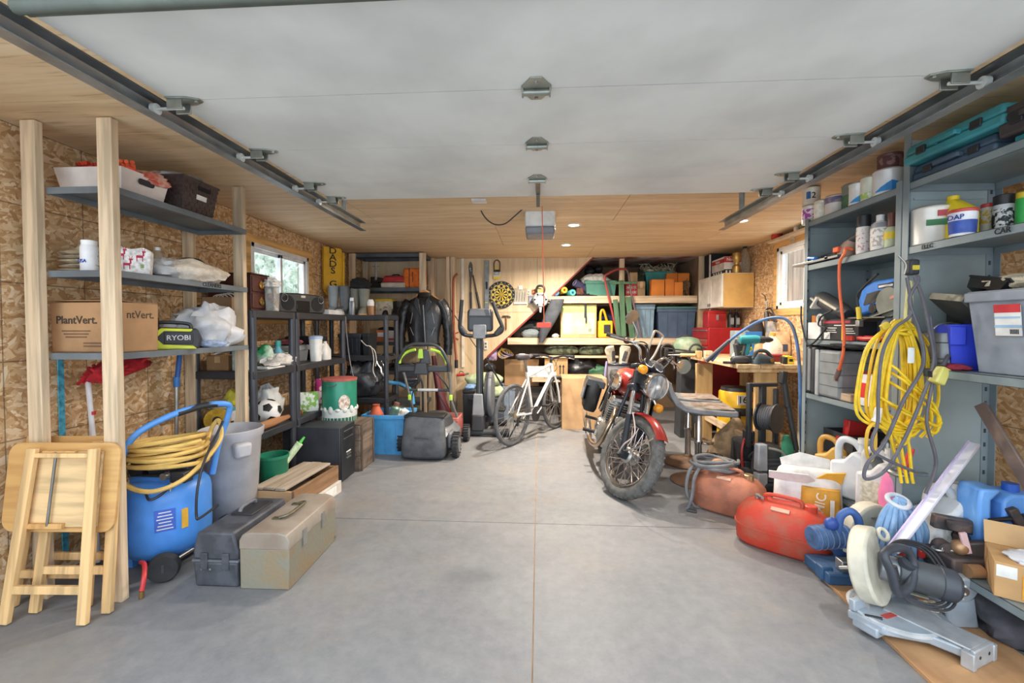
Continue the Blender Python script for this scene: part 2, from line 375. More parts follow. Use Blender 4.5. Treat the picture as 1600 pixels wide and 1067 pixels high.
def wallx(name, x, out, hole):
    h0, h1, a, b_ = hole
    sh = J(B(x + out * .07, (Y0 + h0) / 2, -.1, .1, h0 - Y0, ZC + .3), B(x + out * .07, (h1 + 7.85) / 2, -.1, .1, 7.85 - h1, ZC + .3),
           B(x + out * .07, (h0 + h1) / 2, -.1, .1, h1 - h0, a + .1), B(x + out * .07, (h0 + h1) / 2, b_, .1, h1 - h0, ZC + .2 - b_))
    w_ = struct(name, sh, m('#9a8a70', .9))
    sheets(w_, OSBY, Y0, 7.8, 0, ZC, x + out * .008, .016, hole, 1.22, Y0 - .3)
    return w_
HL = (3.93, 4.95, 1.50, 2.20); HR = (4.2, 5.2, 1.60, 2.30)
WL = wallx('wall_left', XL, -1, HL); WR = wallx('wall_right', XR, 1, HR)
# ceiling sheets
ce = struct('ceiling', B(.025, (Y0 + 7.85) / 2, ZC + .02, 5.75, 7.85 - Y0, .12), m('#a58a68', .9))
ys = [Y0, 1.9, 3.12, 4.34, 5.56, 6.6]
for i in range(5):
    xs = [XL, -.45, 1.99, XR] if i % 2 else [XL, -1.6, .72, XR]
    for k in range(3): mk('plywood_sheet', B((xs[k] + xs[k + 1]) / 2, (ys[i] + ys[i + 1]) / 2, ZC, xs[k + 1] - xs[k] - .004, ys[i + 1] - ys[i] - .004, .016), PLYC, ce, 0, 0)
# back wall: plywood sheets left of and above the stair diagonal; niche beyond
DG = [(.80, ZC), (-.79, .94)]; OX, NX1 = -.9, 2.36
bw = struct('wall_back', J(B((XL + OX) / 2, YB + .05, 0, OX - XL, .04, ZC), B((NX1 + XR) / 2, YB + .05, 0, XR - NX1, .04, ZC)), m('#8d7654', .9))
def dgx(z): return DG[0][0] + (DG[1][0] - DG[0][0]) * (ZC - z) / (ZC - .94)
for poly in ([(XL, 0), (-1.56, 0), (-1.56, ZC), (XL, ZC)], [(-1.556, 0), (OX, 0), (OX, .84), (-.79, .94), (dgx(1.62), 1.62), (-1.556, 1.62)],
             [(-1.556, 1.624), (dgx(1.624), 1.624), (-.024, 1.66), (-.024, ZC), (-1.556, ZC)], [(-.02, 1.668), (.80, ZC), (-.02, ZC)], [(NX1, 0), (XR, 0), (XR, ZC), (NX1, ZC)]):
    mk('plywood_sheet', PR(poly, YB, YB + .02, 'y'), PLYB, bw, 0, 0)
dk = m('#8b7a68', .9, 0, .3, 4)
nw = struct('wall_niche', J(B(.9, 7.75, 0, 4.0, .06, ZC), B(OX - .3, 7.2, 0, .06, 1.1, .85), B(2.62, 7.2, 0, .5, 1.1, ZC)), m('#a1866a', .9, 0, .3, 3, col2='#77604a'))
struct('trim_1', PR([(.80, ZC), (-.79, .94), (-.83, .98), (.77, ZC + .03)], YB + .021, 7.7, 'y'), m('#c8c4c4', .5, 0, .3, 5, col2='#8d6a66'))
struct('trim_2', PR([(.83, ZC), (-.77, .93), (-.79, .95), (.80, ZC)], YB - .004, YB + .02, 'y'), m('#8d2f2b', .6))
struct('trim_3', B(.05, YB + .005, ZC - .012, 1.4, .008, .012), m('#b3342d', .6))
struct('ceiling_niche', B(1.5, 7.2, ZC - .005, 2.5, 1.15, .02), m('#b3aca8', .7, 0, .3, 4, col2='#7c3a36'))
# windows
def win(nm, x, out, hole, n):
    y0, y1, z0, z1 = hole; t = .045; d = .1; cx = x + out * .03
    r = struct(nm, J(B(cx, (y0 + y1) / 2, z0, d, y1 - y0, t), B(cx, (y0 + y1) / 2, z1 - t, d, y1 - y0, t), B(cx, y0 + t / 2, z0, d, t, z1 - z0), B(cx, y1 - t / 2, z0, d, t, z1 - z0)), plas('#e6e6e4'), .004, 30)
    ym = (y0 + y1) / 2
    for k, (a, b_) in enumerate(((y0 + t, ym + .02), (ym - .02, y1 - t))):
        px_ = cx + out * (.012 if k == 0 else -.018); s = .036
        f = mk('sash', J(B(px_, (a + b_) / 2, z0 + t, .028, b_ - a, s), B(px_, (a + b_) / 2, z1 - t - s, .028, b_ - a, s), B(px_, a + s / 2, z0 + t, .028, s, z1 - z0 - 2 * t), B(px_, b_ - s / 2, z0 + t, .028, s, z1 - z0 - 2 * t)), plas('#efefed'), r, .003, 30)
        mk('pane', B(px_, (a + b_) / 2, z0 + t + s, .004, b_ - a - 2 * s, z1 - z0 - 2 * t - 2 * s), m('#f2f6f6', .05, 0, .02, trans=1, alpha=.35), f, 0, 0)
    c = .07; q = x - out * .008
    for sh in (B(q, ym, z1, .016, y1 - y0 + 2 * c, c), B(q, ym, z0 - c, .016, y1 - y0 + 2 * c, c), B(q, y0 - c / 2, z0, .016, c, z1 - z0), B(q, y1 + c / 2, z0, .016, c, z1 - z0)):
        mk('casing', sh, wood('#dcae6c', 1), r, .002, 30)
win('window_1', XL, -1, HL, 1); win('window_2', XR, 1, HR, 2)
# trees outside the left window
def tree(x, y, h, r, col, label, seed):
    rg = random.Random(seed); V, F = [], []
    for i in range(2600):
        d = Vector((rg.gauss(0, 1), rg.gauss(0, 1), rg.gauss(0, 1))).normalized() * (rg.random() ** .33)
        p = Vector((d.x * r, d.y * r, h * .62 + d.z * h * .42)); e = Euler((rg.random() * 6, rg.random() * 6, rg.random() * 6)).to_matrix(); s = .09 + .07 * rg.random(); n = len(V)
        for q in ((-s, 0, 0), (0, -s * .5, .02), (s, 0, 0), (0, s * .5, .02)): V.append(tuple(p + e @ Vector(q)))
        F.append((n, n + 1, n + 2, n + 3))
    t = T('tree', label, 'tree', (x, y, -.14)); f = t.a('foliage', m(col, .7, 0, .5, 3), (V, F), sm=0); f['kind'] = 'stuff'
    t.a('trunk', wood('#6d5f50'), TB([(0, 0, 0), (.05, 0, h * .3), (-.04, .05, h * .7)], (.14, .05)))
tree(-6.6, 8.8, 3.6, 1.5, '#cdd8c8', 'pale grey green leafy tree seen through nearer half of left window', 3)
tree(-7.6, 12.6, 3.4, 1.4, '#d6dfd2', 'whitish green tree seen through farther half of left window', 5)
# ---------------------------------------------------------------- overhead door
DX0, DX1, DZ = -1.42, 1.47, 2.275; DC = (DX0 + DX1) / 2; ds = [1.16, 1.625, 2.11, 2.60, 2.945]
t = T('garage_door', 'white sectional garage door rolled up overhead', 'door', (DC, ds[0], DZ)); DW = m('#dedfd9', .5, 0, .07, 2.2)
for i in range(4):
    a, b_ = ds[i] - ds[0], ds[i + 1] - ds[0]
    t.a('panel', DW, B(0, (a + b_) / 2, 0, DX1 - DX0, b_ - a - .003, .04), B(0, (a + b_) / 2, .001, DX1 - DX0, b_ - a + .003, .03), sm=0)
t.a('bottom_seal', m('#5c6259', .7), B(0, -.03, -.012, DX1 - DX0, .05, .05), C((-1.44, -.045, -.012), (1.44, -.045, -.012), .018), bev=.003)
hp = [(-.055, -.012), (-.055, .012), (-.02, .05), (.02, .05), (.055, .012), (.055, -.012), (.02, -.05), (-.02, -.05)]
ZN = met('#a7a99f', .38)
for yb in ds[1:4]:
    y_ = yb - ds[0]; hx = -.035
    h_ = t.a('hinge', ZN, PR([(hx + p[0], y_ + p[1] * 1.5 - .005) for p in hp], -.005, 0, 'z'), C((hx - .05, y_, -.014), (hx + .05, y_, -.014), .012), B(hx - .05, y_, -.024, .006, .036, .024), B(hx + .05, y_, -.024, .006, .036, .024), bev=.001)
    t.a('bolt', STL, *[C((hx + dx, y_ + dy, -.012), (hx + dx, y_ + dy, -.004), .007, n=6) for dx, dy in ((0, .05), (0, -.055))], sub=h_)
t.a('lift_arm', met('#6d6f6c'), B(-.03, ds[3] - ds[0] + .12, -.016, .028, .26, .008), B(-.03, ds[3] - ds[0] + .3, -.045, .024, .14, .006, rx=-18), bev=.001)
for sx, X in ((-1, DX0 - DC), (1, DX1 - DC)):
    for y_ in [v - ds[0] for v in ds[1:4]] + [ds[4] - ds[0] - .06]:
        br = t.a('roller_bracket', ZN, PR([(X - sx * .12, y_ - .012), (X - sx * .12, y_ + .012), (X - sx * .08, y_ + .03), (X, y_ + .036), (X, y_ - .036), (X - sx * .08, y_ - .03)], -.006, 0, 'z'), B(X - sx * .03, y_ + .022, -.042, .06, .006, .036), B(X - sx * .03, y_ - .022, -.042, .06, .006, .036), C((X - sx * .1, y_, -.012), (X - sx * .1, y_, 0), .009, n=6), bev=.001)
        t.a('roller', plas('#d8d8d2'), C((X + sx * .058, y_, -.03), (X + sx * .076, y_, -.03), .021), C((X - sx * .05, y_, -.03), (X + sx * .07, y_, -.03), .006, n=8), sub=br)
def track(sx, X, y1, lab):
    t = T('door_track', lab, 'track', (X, 1.0, DZ - .03)); n = y1 - 1.0
    prof = [(-.028, -.034), (.022, -.034), (.026, -.028), (.026, .028), (.022, .034), (-.028, .034), (-.028, .031), (.02, .031), (.023, .026), (.023, -.026), (.02, -.031), (-.028, -.031)]
    t.a('rail', met('#9fa3a4', .4), PR([(sx * p[0], p[1]) for p in prof], 0, n, 'y'))
    t.a('hanger', met('#a9aca8', .5), B(0, n - .35, .034, .035, .004, ZC - DZ - .004), B(sx * .015, n - .35, .03, .004, .035, ZC - DZ - .0), bev=.0005)
    t.a('angle', met('#a9aca8', .5), B(sx * .028, n / 2, -.03, .003, n, .1))
track(-1, -1.485, 3.62, 'galvanised left track of the overhead garage door'); track(1, 1.535, 3.78, 'galvanised right track of the overhead garage door')
# opener, cable, outlet, pull cord
l, W_, D_, H_ = fit(820, 322, 868, 365, 3.95, .3)
t = T('door_opener', 'white and grey garage door opener hung from plywood ceiling', 'opener', l)
t.a('housing', plas('#d9dad6'), B(0, 0, .07, W_, D_, H_ - .07), bev=.02); t.a('lens', plas('#7c8086'), B(0, 0, 0, W_ * .94, D_ * .94, .07, tp=1.06), bev=.018)
t.a('rail', met('#8e8f8b'), B(-.0, -.55, H_ - .03, .03, .9, .03))
t.a('bracket', met('#8c8c88'), B(-.12, .05, H_, .02, .03, ZC - l.z - H_), B(.12, .05, H_, .02, .03, ZC - l.z - H_))
t.a('warning_tag', m('#b8413a'), B(W_ / 2 + .004, 0, H_ * .5, .006, .04, .12)); 
p = [PY(*q, 3.9) for q in ((748, 314), (752, 330), (762, 344), (775, 351), (790, 349), (806, 336), (818, 326))]
t = T('power_cable', 'black cable looping from ceiling outlet to door opener', 'cable', p[0])
t.a('cord', BLK, TB([v - p[0] for v in p] + [Vector((p[-1].x + .02, 3.95, p[-1].z)) - p[0]], .006)); t.a('plug', BLK, B(0, 0, -.01, .025, .02, .05))
v = PZ(745, 312, ZC); one('ceiling_outlet', 'white outlet box on plywood ceiling', 'outlet', (v.x + .02, v.y, ZC - .02), WHT, B(0, 0, 0, .12, .09, .02), bev=.004)
a, b_ = PY(847, 322, 3.62), PY(850, 508, 3.62)
t = T('pull_cord', 'red emergency pull cord with orange red handle hanging from opener', 'cord', b_)
t.a('cord', m('#d9694a', .7), C((0, 0, .02), a - b_, .004, n=6)); t.a('handle', plas('#f0563c'), PR(rr(-.06, -.022, .06, .022, .012), -.012, .012, 'y'), bev=.004)
# recessed lights, the last pair added out of view
def pot(x, y, lab, watt=LAMP_W):
    t = T('recessed_light', lab, 'light', (x, y, ZC), group='recessed ceiling lights')
    t.a('trim_ring', plas('#e8e6e0'), L([(.05, -.002), (.052, -.006), (.075, -.004), (.078, 0)], 24, cap=False)); t.a('lens', m('#fff3da', .5, emit=9), L([(.001, -.003), (.051, -.003)], 24, cap=False))
    ld = bpy.data.lights.new('bulb', 'AREA'); ld.shape = 'DISK'; ld.size = .1; ld.energy = watt; ld.color = LAMP_COL; ld.spread = R(165)
    lo = bpy.data.objects.new('bulb', ld); COL.objects.link(lo); lo.parent = t.o; lo.location = (0, 0, -.012)
pot(.357, 4.5, 'nearer of two round ceiling lights right of the opener'); pot(.348, 5.58, 'farther round ceiling light right of the opener')
pot(1.985, 4.42, 'lit ceiling light beyond end of right door track', LAMP_W * .42)
pot(-.95, 3.2, 'unseen fill light added just past raised door, left of the opener', LAMP_W * .2); pot(.95, 3.2, 'unseen fill light added just past raised door, right of the opener', LAMP_W * .2)  # both lamps added, hidden by the door, to brighten the room behind it
# board fence outside the right window
t = T('garden_fence', 'weathered board fence outside the right window', 'fence', (5.2, 6.6, -.14))
for k in range(26): t.a('board', m('#a8917c', .85, 0, .3, 14, st=(1, 1, .1)), B(.01 * (k % 2), -3.2 + .25 * k, 0, .025, .235, 3.1))
# ================================================================ LEFT SIDE
def yx(px, X): return PX(px, 500, X).y
def lum(sx, sy, h, x=0, y=0, z=0): return B(x, y, z, sx, sy, h)
GSH = m('#7c868c', .45, .3, .2, 4, col2='#6a7177'); GS0 = (-2.395, 2.58)
t = T('storage_shelf', 'grey metal shelving on pale lumber posts by the left wall', 'shelf', (GS0[0], GS0[1], 0))
for px, y, hh in ((171, 2.07, ZC), (53, 2.07, ZC), (375, 3.13, ZC), (296, 3.17, ZC)):
    q = PY(px, 600, y - .02); t.a('post', LUM[2] if 0 else LUM[0], lum(.078, .04, hh - .004, q.x - GS0[0], y - GS0[1]), bev=.003)
SZ = (2.115, 1.69, 1.265)
for z in SZ:
    a, b_ = 2.10 - GS0[1], 3.10 - GS0[1]; x0, x1 = -2.52 - GS0[0], -2.15 - GS0[0]; cx, cy = (x0 + x1) / 2, (a + b_) / 2
    sh = t.a('shelf', GSH, B(cx, cy, z - .004, x1 - x0, b_ - a, .004), B(x1, cy, z - .034, .004, b_ - a, .034), B(x0, cy, z - .034, .004, b_ - a, .034), B(cx, a, z - .034, x1 - x0, .004, .034), B(cx, b_, z - .034, x1 - x0, .004, .034), B(x1 - .01, cy, z - .034, .022, b_ - a, .003), bev=.001)
    if z == 1.69: t.t('CLEANERS', .035, (x1 + .003, .17, z - .017), FX, sub=sh)
# --- top shelf
z = SZ[0]; y0 = 2.2
x0, x1 = PY(83, 280, y0).x, PY(190, 280, y0).x; W_ = x1 - x0
t = T('storage_crate', 'white open crate with oval hand holes on top shelf', 'crate', ((x0 + x1) / 2, y0 + .15, z), 0)
t.a('body', plas('#e4d9d2'), OPEN(W_, .30, .14, .008, .86), bev=.002)
t.a('hand_hole', m('#3a3638', .8), XF(PR(rr(-.05, -.016, .05, .016, .015), 0, .004, 'x'), (W_ / 2 * .965 + .003, 0, .095), (0, 8, 0)))
glv = ((-.12, -.02, '#d8452f', 'red work glove in the white crate, farthest left'), (-.05, .0, '#c9402f', 'red glove beside green packet in the white crate'), (.12, -.04, '#e2603c', 'orange red glove draped over right end of white crate'))
for i, (dx, dy, c, lab) in enumerate(glv):
    g = T('work_glove', lab, 'glove', ((x0 + x1) / 2 + dx, y0 + .15 + dy, z + .09), 20 * i - 15, 'work gloves in the white crate')
    g.a('palm', fab(c), BL((0, 0, 0), (.05, .04, .09), .2, i), sm=60)
    g.a('finger', fab(c), *[TB([(-.03 + .02 * k, 0, .06), (-.035 + .022 * k, -.02, .1), (-.04 + .026 * k, -.045, .10)], .011, 6, k=3) for k in range(4)])
one('seed_packet', 'green and white crumpled packet in the white crate', 'packet', ((x0 + x1) / 2 + .02, y0 + .17, z + .10), m('#9fbf63', .6, col2='#e9ecdf', vs=14), BL((0, 0, 0), (.075, .04, .075), .35, 4), sm=60)
one('cloth_rag', 'pale pink and red rag hanging from white crate corner', 'rag', (x1 - .055, y0 + .22, z + .10), m('#e5bfae', .9, col2='#c9553e', vs=16), BL((0, 0, 0), (.07, .09, .08), .35, 9), sm=60)
one('storage_box', 'small dark slate box behind the white crate', 'box', (PY(92, 280, 2.42).x, 2.47, z), plas('#3b434e'), B(0, 0, 0, .16, .1, .13), bev=.006)
# wicker basket
bx0, bx1, by0, by1 = -2.54, -2.16, 2.55, 2.84
t = T('wicker_basket', 'dark brown woven plastic basket on top shelf', 'basket', ((bx0 + bx1) / 2, (by0 + by1) / 2, z)); w_, d_ = bx1 - bx0, by1 - by0
DB = m('#4b3d3b', .5, 0, .3, 60)
t.a('body', DB, OPEN(w_, d_, .21, .01, .84), bev=.002)
t.a('rim', DB, TB([(-w_ / 2, -d_ / 2, .21), (w_ / 2, -d_ / 2, .21), (w_ / 2, d_ / 2, .21), (-w_ / 2, d_ / 2, .21)], .009, 6, True, 1))
wv = []
for k in range(7):
    zz = .02 + k * .026; s_ = .84 + .16 * zz / .21
    for i in range(12):
        o_ = .004 if (i + k) % 2 else .001
        wv.append(B(-w_ / 2 * s_ + w_ * s_ * (i + .5) / 12, -d_ / 2 * s_ - o_, zz, w_ * s_ / 13, .004, .02)); wv.append(B(w_ / 2 * s_ + o_, -d_ / 2 * s_ + d_ * s_ * (i + .5) / 12, zz, .004, d_ * s_ / 13, .02))
sw = t.a('weave', DB, *wv); sw['kind'] = 'stuff'
t.a('handle_hole', m('#171616', .9), B(w_ / 2 * .975 + .004, .02, .155, .006, .1, .026)); t.a('tag', PAPER, B(w_ / 2 * .94 + .006, .0, .095, .004, .08, .03, ry=9))
one('plastic_bag', 'clear plastic bag on top of the brown basket', 'bag', ((bx0 + bx1) / 2 - .02, (by0 + by1) / 2, z + .19), m('#cfd0d0', .25, 0, .2, 12, alpha=.75), BL((0, 0, 0), (.16, .13, .08), .3, 11), sm=70)
# --- middle shelf
z = SZ[1]
t = T('folded_tarp', 'folded beige canvas cloth at left end of middle shelf', 'cloth', (-2.46, 2.29, z))
for k in range(5): t.a('fold', fab('#b8a78b'), BL((.01 * (k % 2), .0, .024 * k), (.13, .13, .03), .12, k, 1.5, 22, 10, crease=.4), sm=60)
t.a('peak', fab('#b3a285'), BL((-.02, .03, .1), (.09, .09, .08), .3, 8), sm=60)
l, w_, d_, h_ = fit(116, 371, 140, 421, 2.14, .08, z)
t = T('powder_bottle', 'tall white bottle with blue lettering beside beige cloth', 'bottle', l)
t.a('body', plas('#e9e9ea'), L([(.035, 0), (.038, .005), (.038, .13), (.034, .142)]), bev=.001); t.a('cap', plas('#f1f1f0'), L([(.033, .142), (.034, .165), (.03, .168)])); t.t('USA', .025, (0, -.0395, .055), FR, m('#2e4bb0'))
one('paper_sack', 'brown paper parcel half hidden behind the front post', 'parcel', (PY(150, 400, 2.3).x, 2.34, z), card('#a8794e'), BL((0, 0, 0), (.05, .07, .13), .2, 13), sm=50)
y = yx(213, -2.24)
t = T('gift_bag', 'white paper gift bag printed with red reindeer', 'bag', (-2.25, y, z), 35)
t.a('body', m('#e8e4e0', .7, 0, .3, 40), PR([(-.075, 0), (.075, 0), (.085, .13), (.05, .15), (.0, .137), (-.05, .148), (-.083, .13)], -.045, .045, 'y'), bev=.006)
pr = m('#b4284a', .7)
def deer(s): return J(B(0, 0, .0, .03, .001, .014), B(-.012, 0, -.02, .004, .001, .022), B(.012, 0, -.02, .004, .001, .022), B(.016, 0, .01, .007, .001, .022), B(.018, 0, .03, .016, .001, .008), B(.012, 0, .038, .002, .001, .016, ry=-20), B(.022, 0, .038, .002, .001, .016, ry=20))
t.a('printed_reindeer', pr, XF(deer(1), (-.02, -.0455, .045)), XF(deer(1), (.035, -.0455, .09)), XF(deer(1), (-.045, -.0455, .095)))
t.a('printed_leaf', m('#8fae6a', .7), B(.045, -.0455, .035, .015, .001, .02), B(-.06, -.0455, .075, .013, .001, .018))
y = yx(249, -2.42)
t = T('water_bottle', 'clear plastic bottle with white cap behind the gift bag', 'bottle', (-2.42, y, z))
t.a('body', m('#cdbda6', .1, 0, .1, trans=.5, alpha=.7), L([(.03, 0), (.033, .01), (.033, .1), (.03, .12), (.033, .14), (.028, .17), (.014, .195)])); t.a('cap', WHT, L([(.015, .195), (.015, .215)]))
one('plastic_bag', 'grey white plastic bag lying between gift bag and canvas sack', 'bag', (-2.27, yx(260, -2.27), z), m('#c9c8c8', .45, 0, .25, 10), BL((0, 0, 0), (.10, .10, .12), .4, 21), sm=60)
one('canvas_sack', 'cream canvas sack overhanging edge of middle shelf', 'sack', (-2.25, yx(298, -2.2) + .06, z), fab('#dcd0bf', .12), BL((0, 0, 0), (.14, .21, .13), .3, 23, 1.6), sm=60)
t = T('camp_lantern', 'black ribbed lantern top behind the canvas sack', 'lantern', (-2.5, yx(282, -2.5) + .1, z)); 
t.a('body', BLK2, L([(.08, 0), (.085, .1), (.05, .12)])); t.a('vented_top', BLK, L([(.085, .12), (.095, .13), (.09, .15), (.07, .155), (.085, .165), (.08, .18), (.055, .2), (.03, .205)]), bev=.002)
# --- bottom shelf
z = SZ[2]
x0, x1 = PY(80, 500, 2.16).x, PY(192, 500, 2.16).x
t = T('cardboard_carton', 'large brown carton with printed lettering on lowest grey shelf', 'carton', ((x0 + x1) / 2, 2.265, z)); w_ = x1 - x0
t.a('body', card('#b38a62'), B(0, 0, 0, w_, .21, .265, tp=1.02), bev=.006); t.a('flap', card('#a67d57'), B(0, .05, .266, w_ * .98, .1, .004, rx=4), B(0, -.05, .268, w_ * .96, .1, .004, rx=-5))
t.t('PlantVert.', .058, (-.055, -.1085, .17), FR, m('#4a3c32', .8)); t.t('ntVert.', .058, (w_ / 2 + .003, -.005, .2), FX, m('#4a3c32', .8))
t.a('printed_lines', m('#7a5a40', .8), *[B(-.06, -.1075, .11 - .016 * k, .16 - .02 * k, .001, .007) for k in range(3)], *[B(.04, -.1075, .045 - .016 * k, .12, .001, .008) for k in range(2)])
y = yx(275, -2.22)
t = T('job_site_radio', 'black and lime green portable radio on lowest grey shelf', 'radio', (-2.24, y, z), 38)
LIME = plas('#d3dc2e')
t.a('body', BLK2, XF(PR([(-.13, .0), (.13, .0), (.145, .06), (.12, .125), (-.09, .135), (-.145, .07)], -.05, .06, 'y')), bev=.012)
t.a('side_frame', LIME, XF(PR([(-.09, .002), (.12, .0), (.10, .02), (-.045, .03), (-.08, .068), (-.04, .11), (.09, .105), (.10, .122), (-.055, .128), (-.12, .07)], -.058, -.04, 'y')), bev=.004)
t.a('grille', m('#3c3d40', .7), B(.03, -.055, .032, .14, .008, .07), bev=.004); t.t('RYOBI', .042, (.03, -.0605, .068), FR, plas('#c9c9c9'))
t.a('handle', BLK, TB([(-.08, 0, .125), (-.07, 0, .16), (.07, 0, .155), (.09, 0, .12)], .011)); t.a('antenna', BLK, C((-.07, .03, .12), (-.075, .03, .19), .006))
for k, (px, X, dy, rx, ry, h_, lab, c) in enumerate(((262, -2.42, .1, .1, .13, .2, 'white plastic bag behind the lime green radio', '#e2e2e2'), (322, -2.3, .0, .16, .17, .27, 'large white plastic bag spilling over right end of lowest grey shelf', '#dfdfe2'))):
    one('plastic_bag', lab, 'bag', (X, yx(px, X) + dy, z), m(c, .4, 0, .12, 9), BL((0, 0, 0), (rx, ry, h_), .42, 31 + k), sm=60)
one('blue_towel', 'pale blue towel under the white bag on lowest grey shelf', 'towel', (-2.2, yx(335, -2.2) - .02, z), fab('#a9bcdc'), BL((0, 0, 0), (.05, .11, .06), .3, 37), sm=60)
# --- things hanging / standing under that shelf
t = T('dust_mop', 'red mop head on white pole leaning upside down by left wall', 'mop', PX(152, 850, -2.6) * 1)
b_ = t.o.location.copy(); a = PX(137, 590, -2.62); a2 = PX(146, 690, -2.61)
t.a('pole', plas('#e8e4e4'), C(a2 - b_, a - b_, .013)); t.a('lower_pole', plas('#dedcdc'), C((0, 0, -b_.z + .01), a2 - b_, .013)); t.a('band', plas('#c22a33'), *[C(a2 - b_ + Vector((0, 0, q)), a2 - b_ + Vector((0, 0, q + .02)), .015) for q in (.0, .16)])
hd = PX(184, 574, -2.5) - b_
fr = []
for k in range(90):
    q = rnd.random(); s_ = Vector((rnd.uniform(-.05, .05), (q - .5) * .3, .0)); p0 = hd + s_ + Vector((0, 0, (q - .5) * .07)); fr.append(TB([p0, p0 + Vector((rnd.uniform(-.05, .05), rnd.uniform(-.04, .04), rnd.uniform(-.05, .05)))], .009, 5, k=1))
f_ = t.a('mop_head', m('#b8242c', .95, 0, .3, 30), XF(BL((0, 0, -.05), (.06, .17, .1), .3, 2), hd, (12, 0, 0)), *fr, sm=60)
t = T('extension_pole', 'silver telescopic pole with blue grips by left wall', 'pole', (-2.6, yx(268, -2.6), 0)); b_ = t.o.location.copy(); a = PX(281, 552, -2.6) - b_; q = PX(276, 600, -2.6) - b_
t.a('tube', STL, C((0, 0, 0), q, .013)); t.a('grip', plas('#2f66b4'), C(q, a, .016)); t.a('collar', plas('#3b82cf'), C(q - Vector((0, 0, .02)), q + Vector((0, 0, .05)), .02))
b_ = PX(94, 560, -2.695); one('tape_strip', 'blue chalk stripe down the board wall behind left posts', 'tape', (-2.694, b_.y, .08), m('#4fa6bf', .8, 0, .4, 30), B(0, 0, 0, .006, .03, 1.2))
# --- folding tray tables
PW = wood('#dcb680', 2); PWD = wood('#d4a76b', 2, '#c19259')
def tray(loc, lab, rz):
    t = T('folding_table', lab, 'table', loc, rz, 'folded wooden tray tables', None); t.o.rotation_euler = (R(-7), 0, R(rz)); w_ = .40
    t.a('tabletop', m('#d3a768', .5, 0, .2, 30, col2='#c2935a', st=(.08, 1, 1)), PR(rr(-.335, .40, .225, .83, .06), .045, .062, 'y'), bev=.004)
    t.a('apron', m('#ddbc8b', .55, 0, .2, 26, st=(.1, 1, 1)), B(-.03, .036, .43, .36, .014, .36), bev=.003)
    t.a('cleat', PWD, B(-.05, .02, .77, .16, .02, .025), bev=.003); t.a('cleat', PWD, B(-.09, .02, .425, .18, .02, .025), bev=.003); t.a('stay_rod', met('#7d7d7a'), C((-.06, .012, .79), (-.07, .012, .44), .006))
    for s in (-1, 1):
        t.a('leg', PW, B(-.02 + s * .168, 0, 0, .045, .026, .81, ry=1 + s * -2.5), bev=.004); t.a('leg', PW, B(.015 + s * .165, .085, .01, .045, .026, .78, ry=s * -2), bev=.004)
    t.a('rung', PW, B(-.02, 0, .135, .33, .02, .038), bev=.003); t.a('rung', PW, B(.015, .085, .19, .32, .02, .038), bev=.003); t.a('rung', PW, B(-.02, .0, .765, .30, .02, .022), bev=.003)
    return t
q = PZ(77, 977); tray((q.x, q.y, .005), 'front one of two folded wooden tray tables leaning on the left posts', 3)
q = PZ(77, 977); tray((q.x - .12, q.y + .125, .005), 'back one of two folded wooden tray tables, against the left posts', 3)
# --- compressor
q = PY(263, 800, 2.47); t = T('air_compressor', 'blue upright air compressor tank with wheels and handle', 'compressor', (q.x, 2.47, 0)); t.o.scale = (.93,) * 3
BLU = m('#4d8fe0', .38, 0, .1, 5); r_ = .235
t.a('tank', BLU, L([(.02, .055), (.12, .06), (.2, .085), (r_ - .005, .14), (r_, .2), (r_, .44), (r_ - .01, .49), (.19, .535), (.1, .553), (.02, .557)], 36), sm=60)
t.a('foot', BLU, B(-.15, -.1, 0, .04, .05, .09), B(-.13, .12, 0, .04, .05, .09)); 
for s, yy in ((-1, -.27), (1, .27)):
    w2 = t.a('wheel', RUB, L([(.045, -.025), (.075, -.028), (.083, -.015), (.083, .015), (.075, .028), (.045, .025)], 24, (.19, yy + .02, .084), (90, 0, 28)))
    t.a('hub', plas('#4b4d52'), L([(.01, -.024), (.06, -.02), (.06, .02), (.01, .024)], 18, (.19, yy + .02, .084), (90, 0, 28)), *[XF(B(0, 0, 0, .012, .05, .05, rx=0), (.19, yy + .02, .06), (0, 0, 28))], sub=w2)
t.a('axle', STL, C((.19, -.23, .084), (.19, .25, .084), .012))
hp_ = [(-.07, -.27, .17), (-.07, -.275, .42), (-.06, -.27, .66), (-.01, -.22, .85), (.1, -.08, .95), (.19, .06, .985), (.27, .16, .985), (.27, .21, .93), (.21, .18, .7), (.17, .17, .5)]
t.a('handle', plas('#5b9be6'), TB(hp_, .019, 10, k=5)); t.a('grip', BLK, TB([(.12, -.05, .958), (.19, .06, .985), (.245, .13, .988)], .021, 10)); t.a('handle_bolt', BLK, C((-.07, -.30, .21), (-.07, -.23, .21), .018))
t.a('saddle', BLU, B(0, 0, .52, .3, .24, .05), bev=.01)
mo = t.a('motor', BLK2, XF(L([(.05, -.13), (.085, -.12), (.085, .12), (.05, .13)], 20), (.06, 0, .63), (0, 90, 10)), B(.14, -.03, .56, .16, .13, .12), B(.03, 0, .55, .26, .2, .03), bev=.006)
t.a('pump_shroud', BLK, XF(L([(.02, -.04), (.095, -.035), (.1, 0), (.09, .04), (.02, .045)], 24), (-.13, -.03, .63), (0, -80, 20)), bev=.003)
t.a('grille', m('#58595c', .6), *[XF(TO((0, 0, 0), rr_, .004, n=20, k=4), (-.176, -.045, .622), (0, -80, 20)) for rr_ in (.02, .035, .05, .065, .08)])
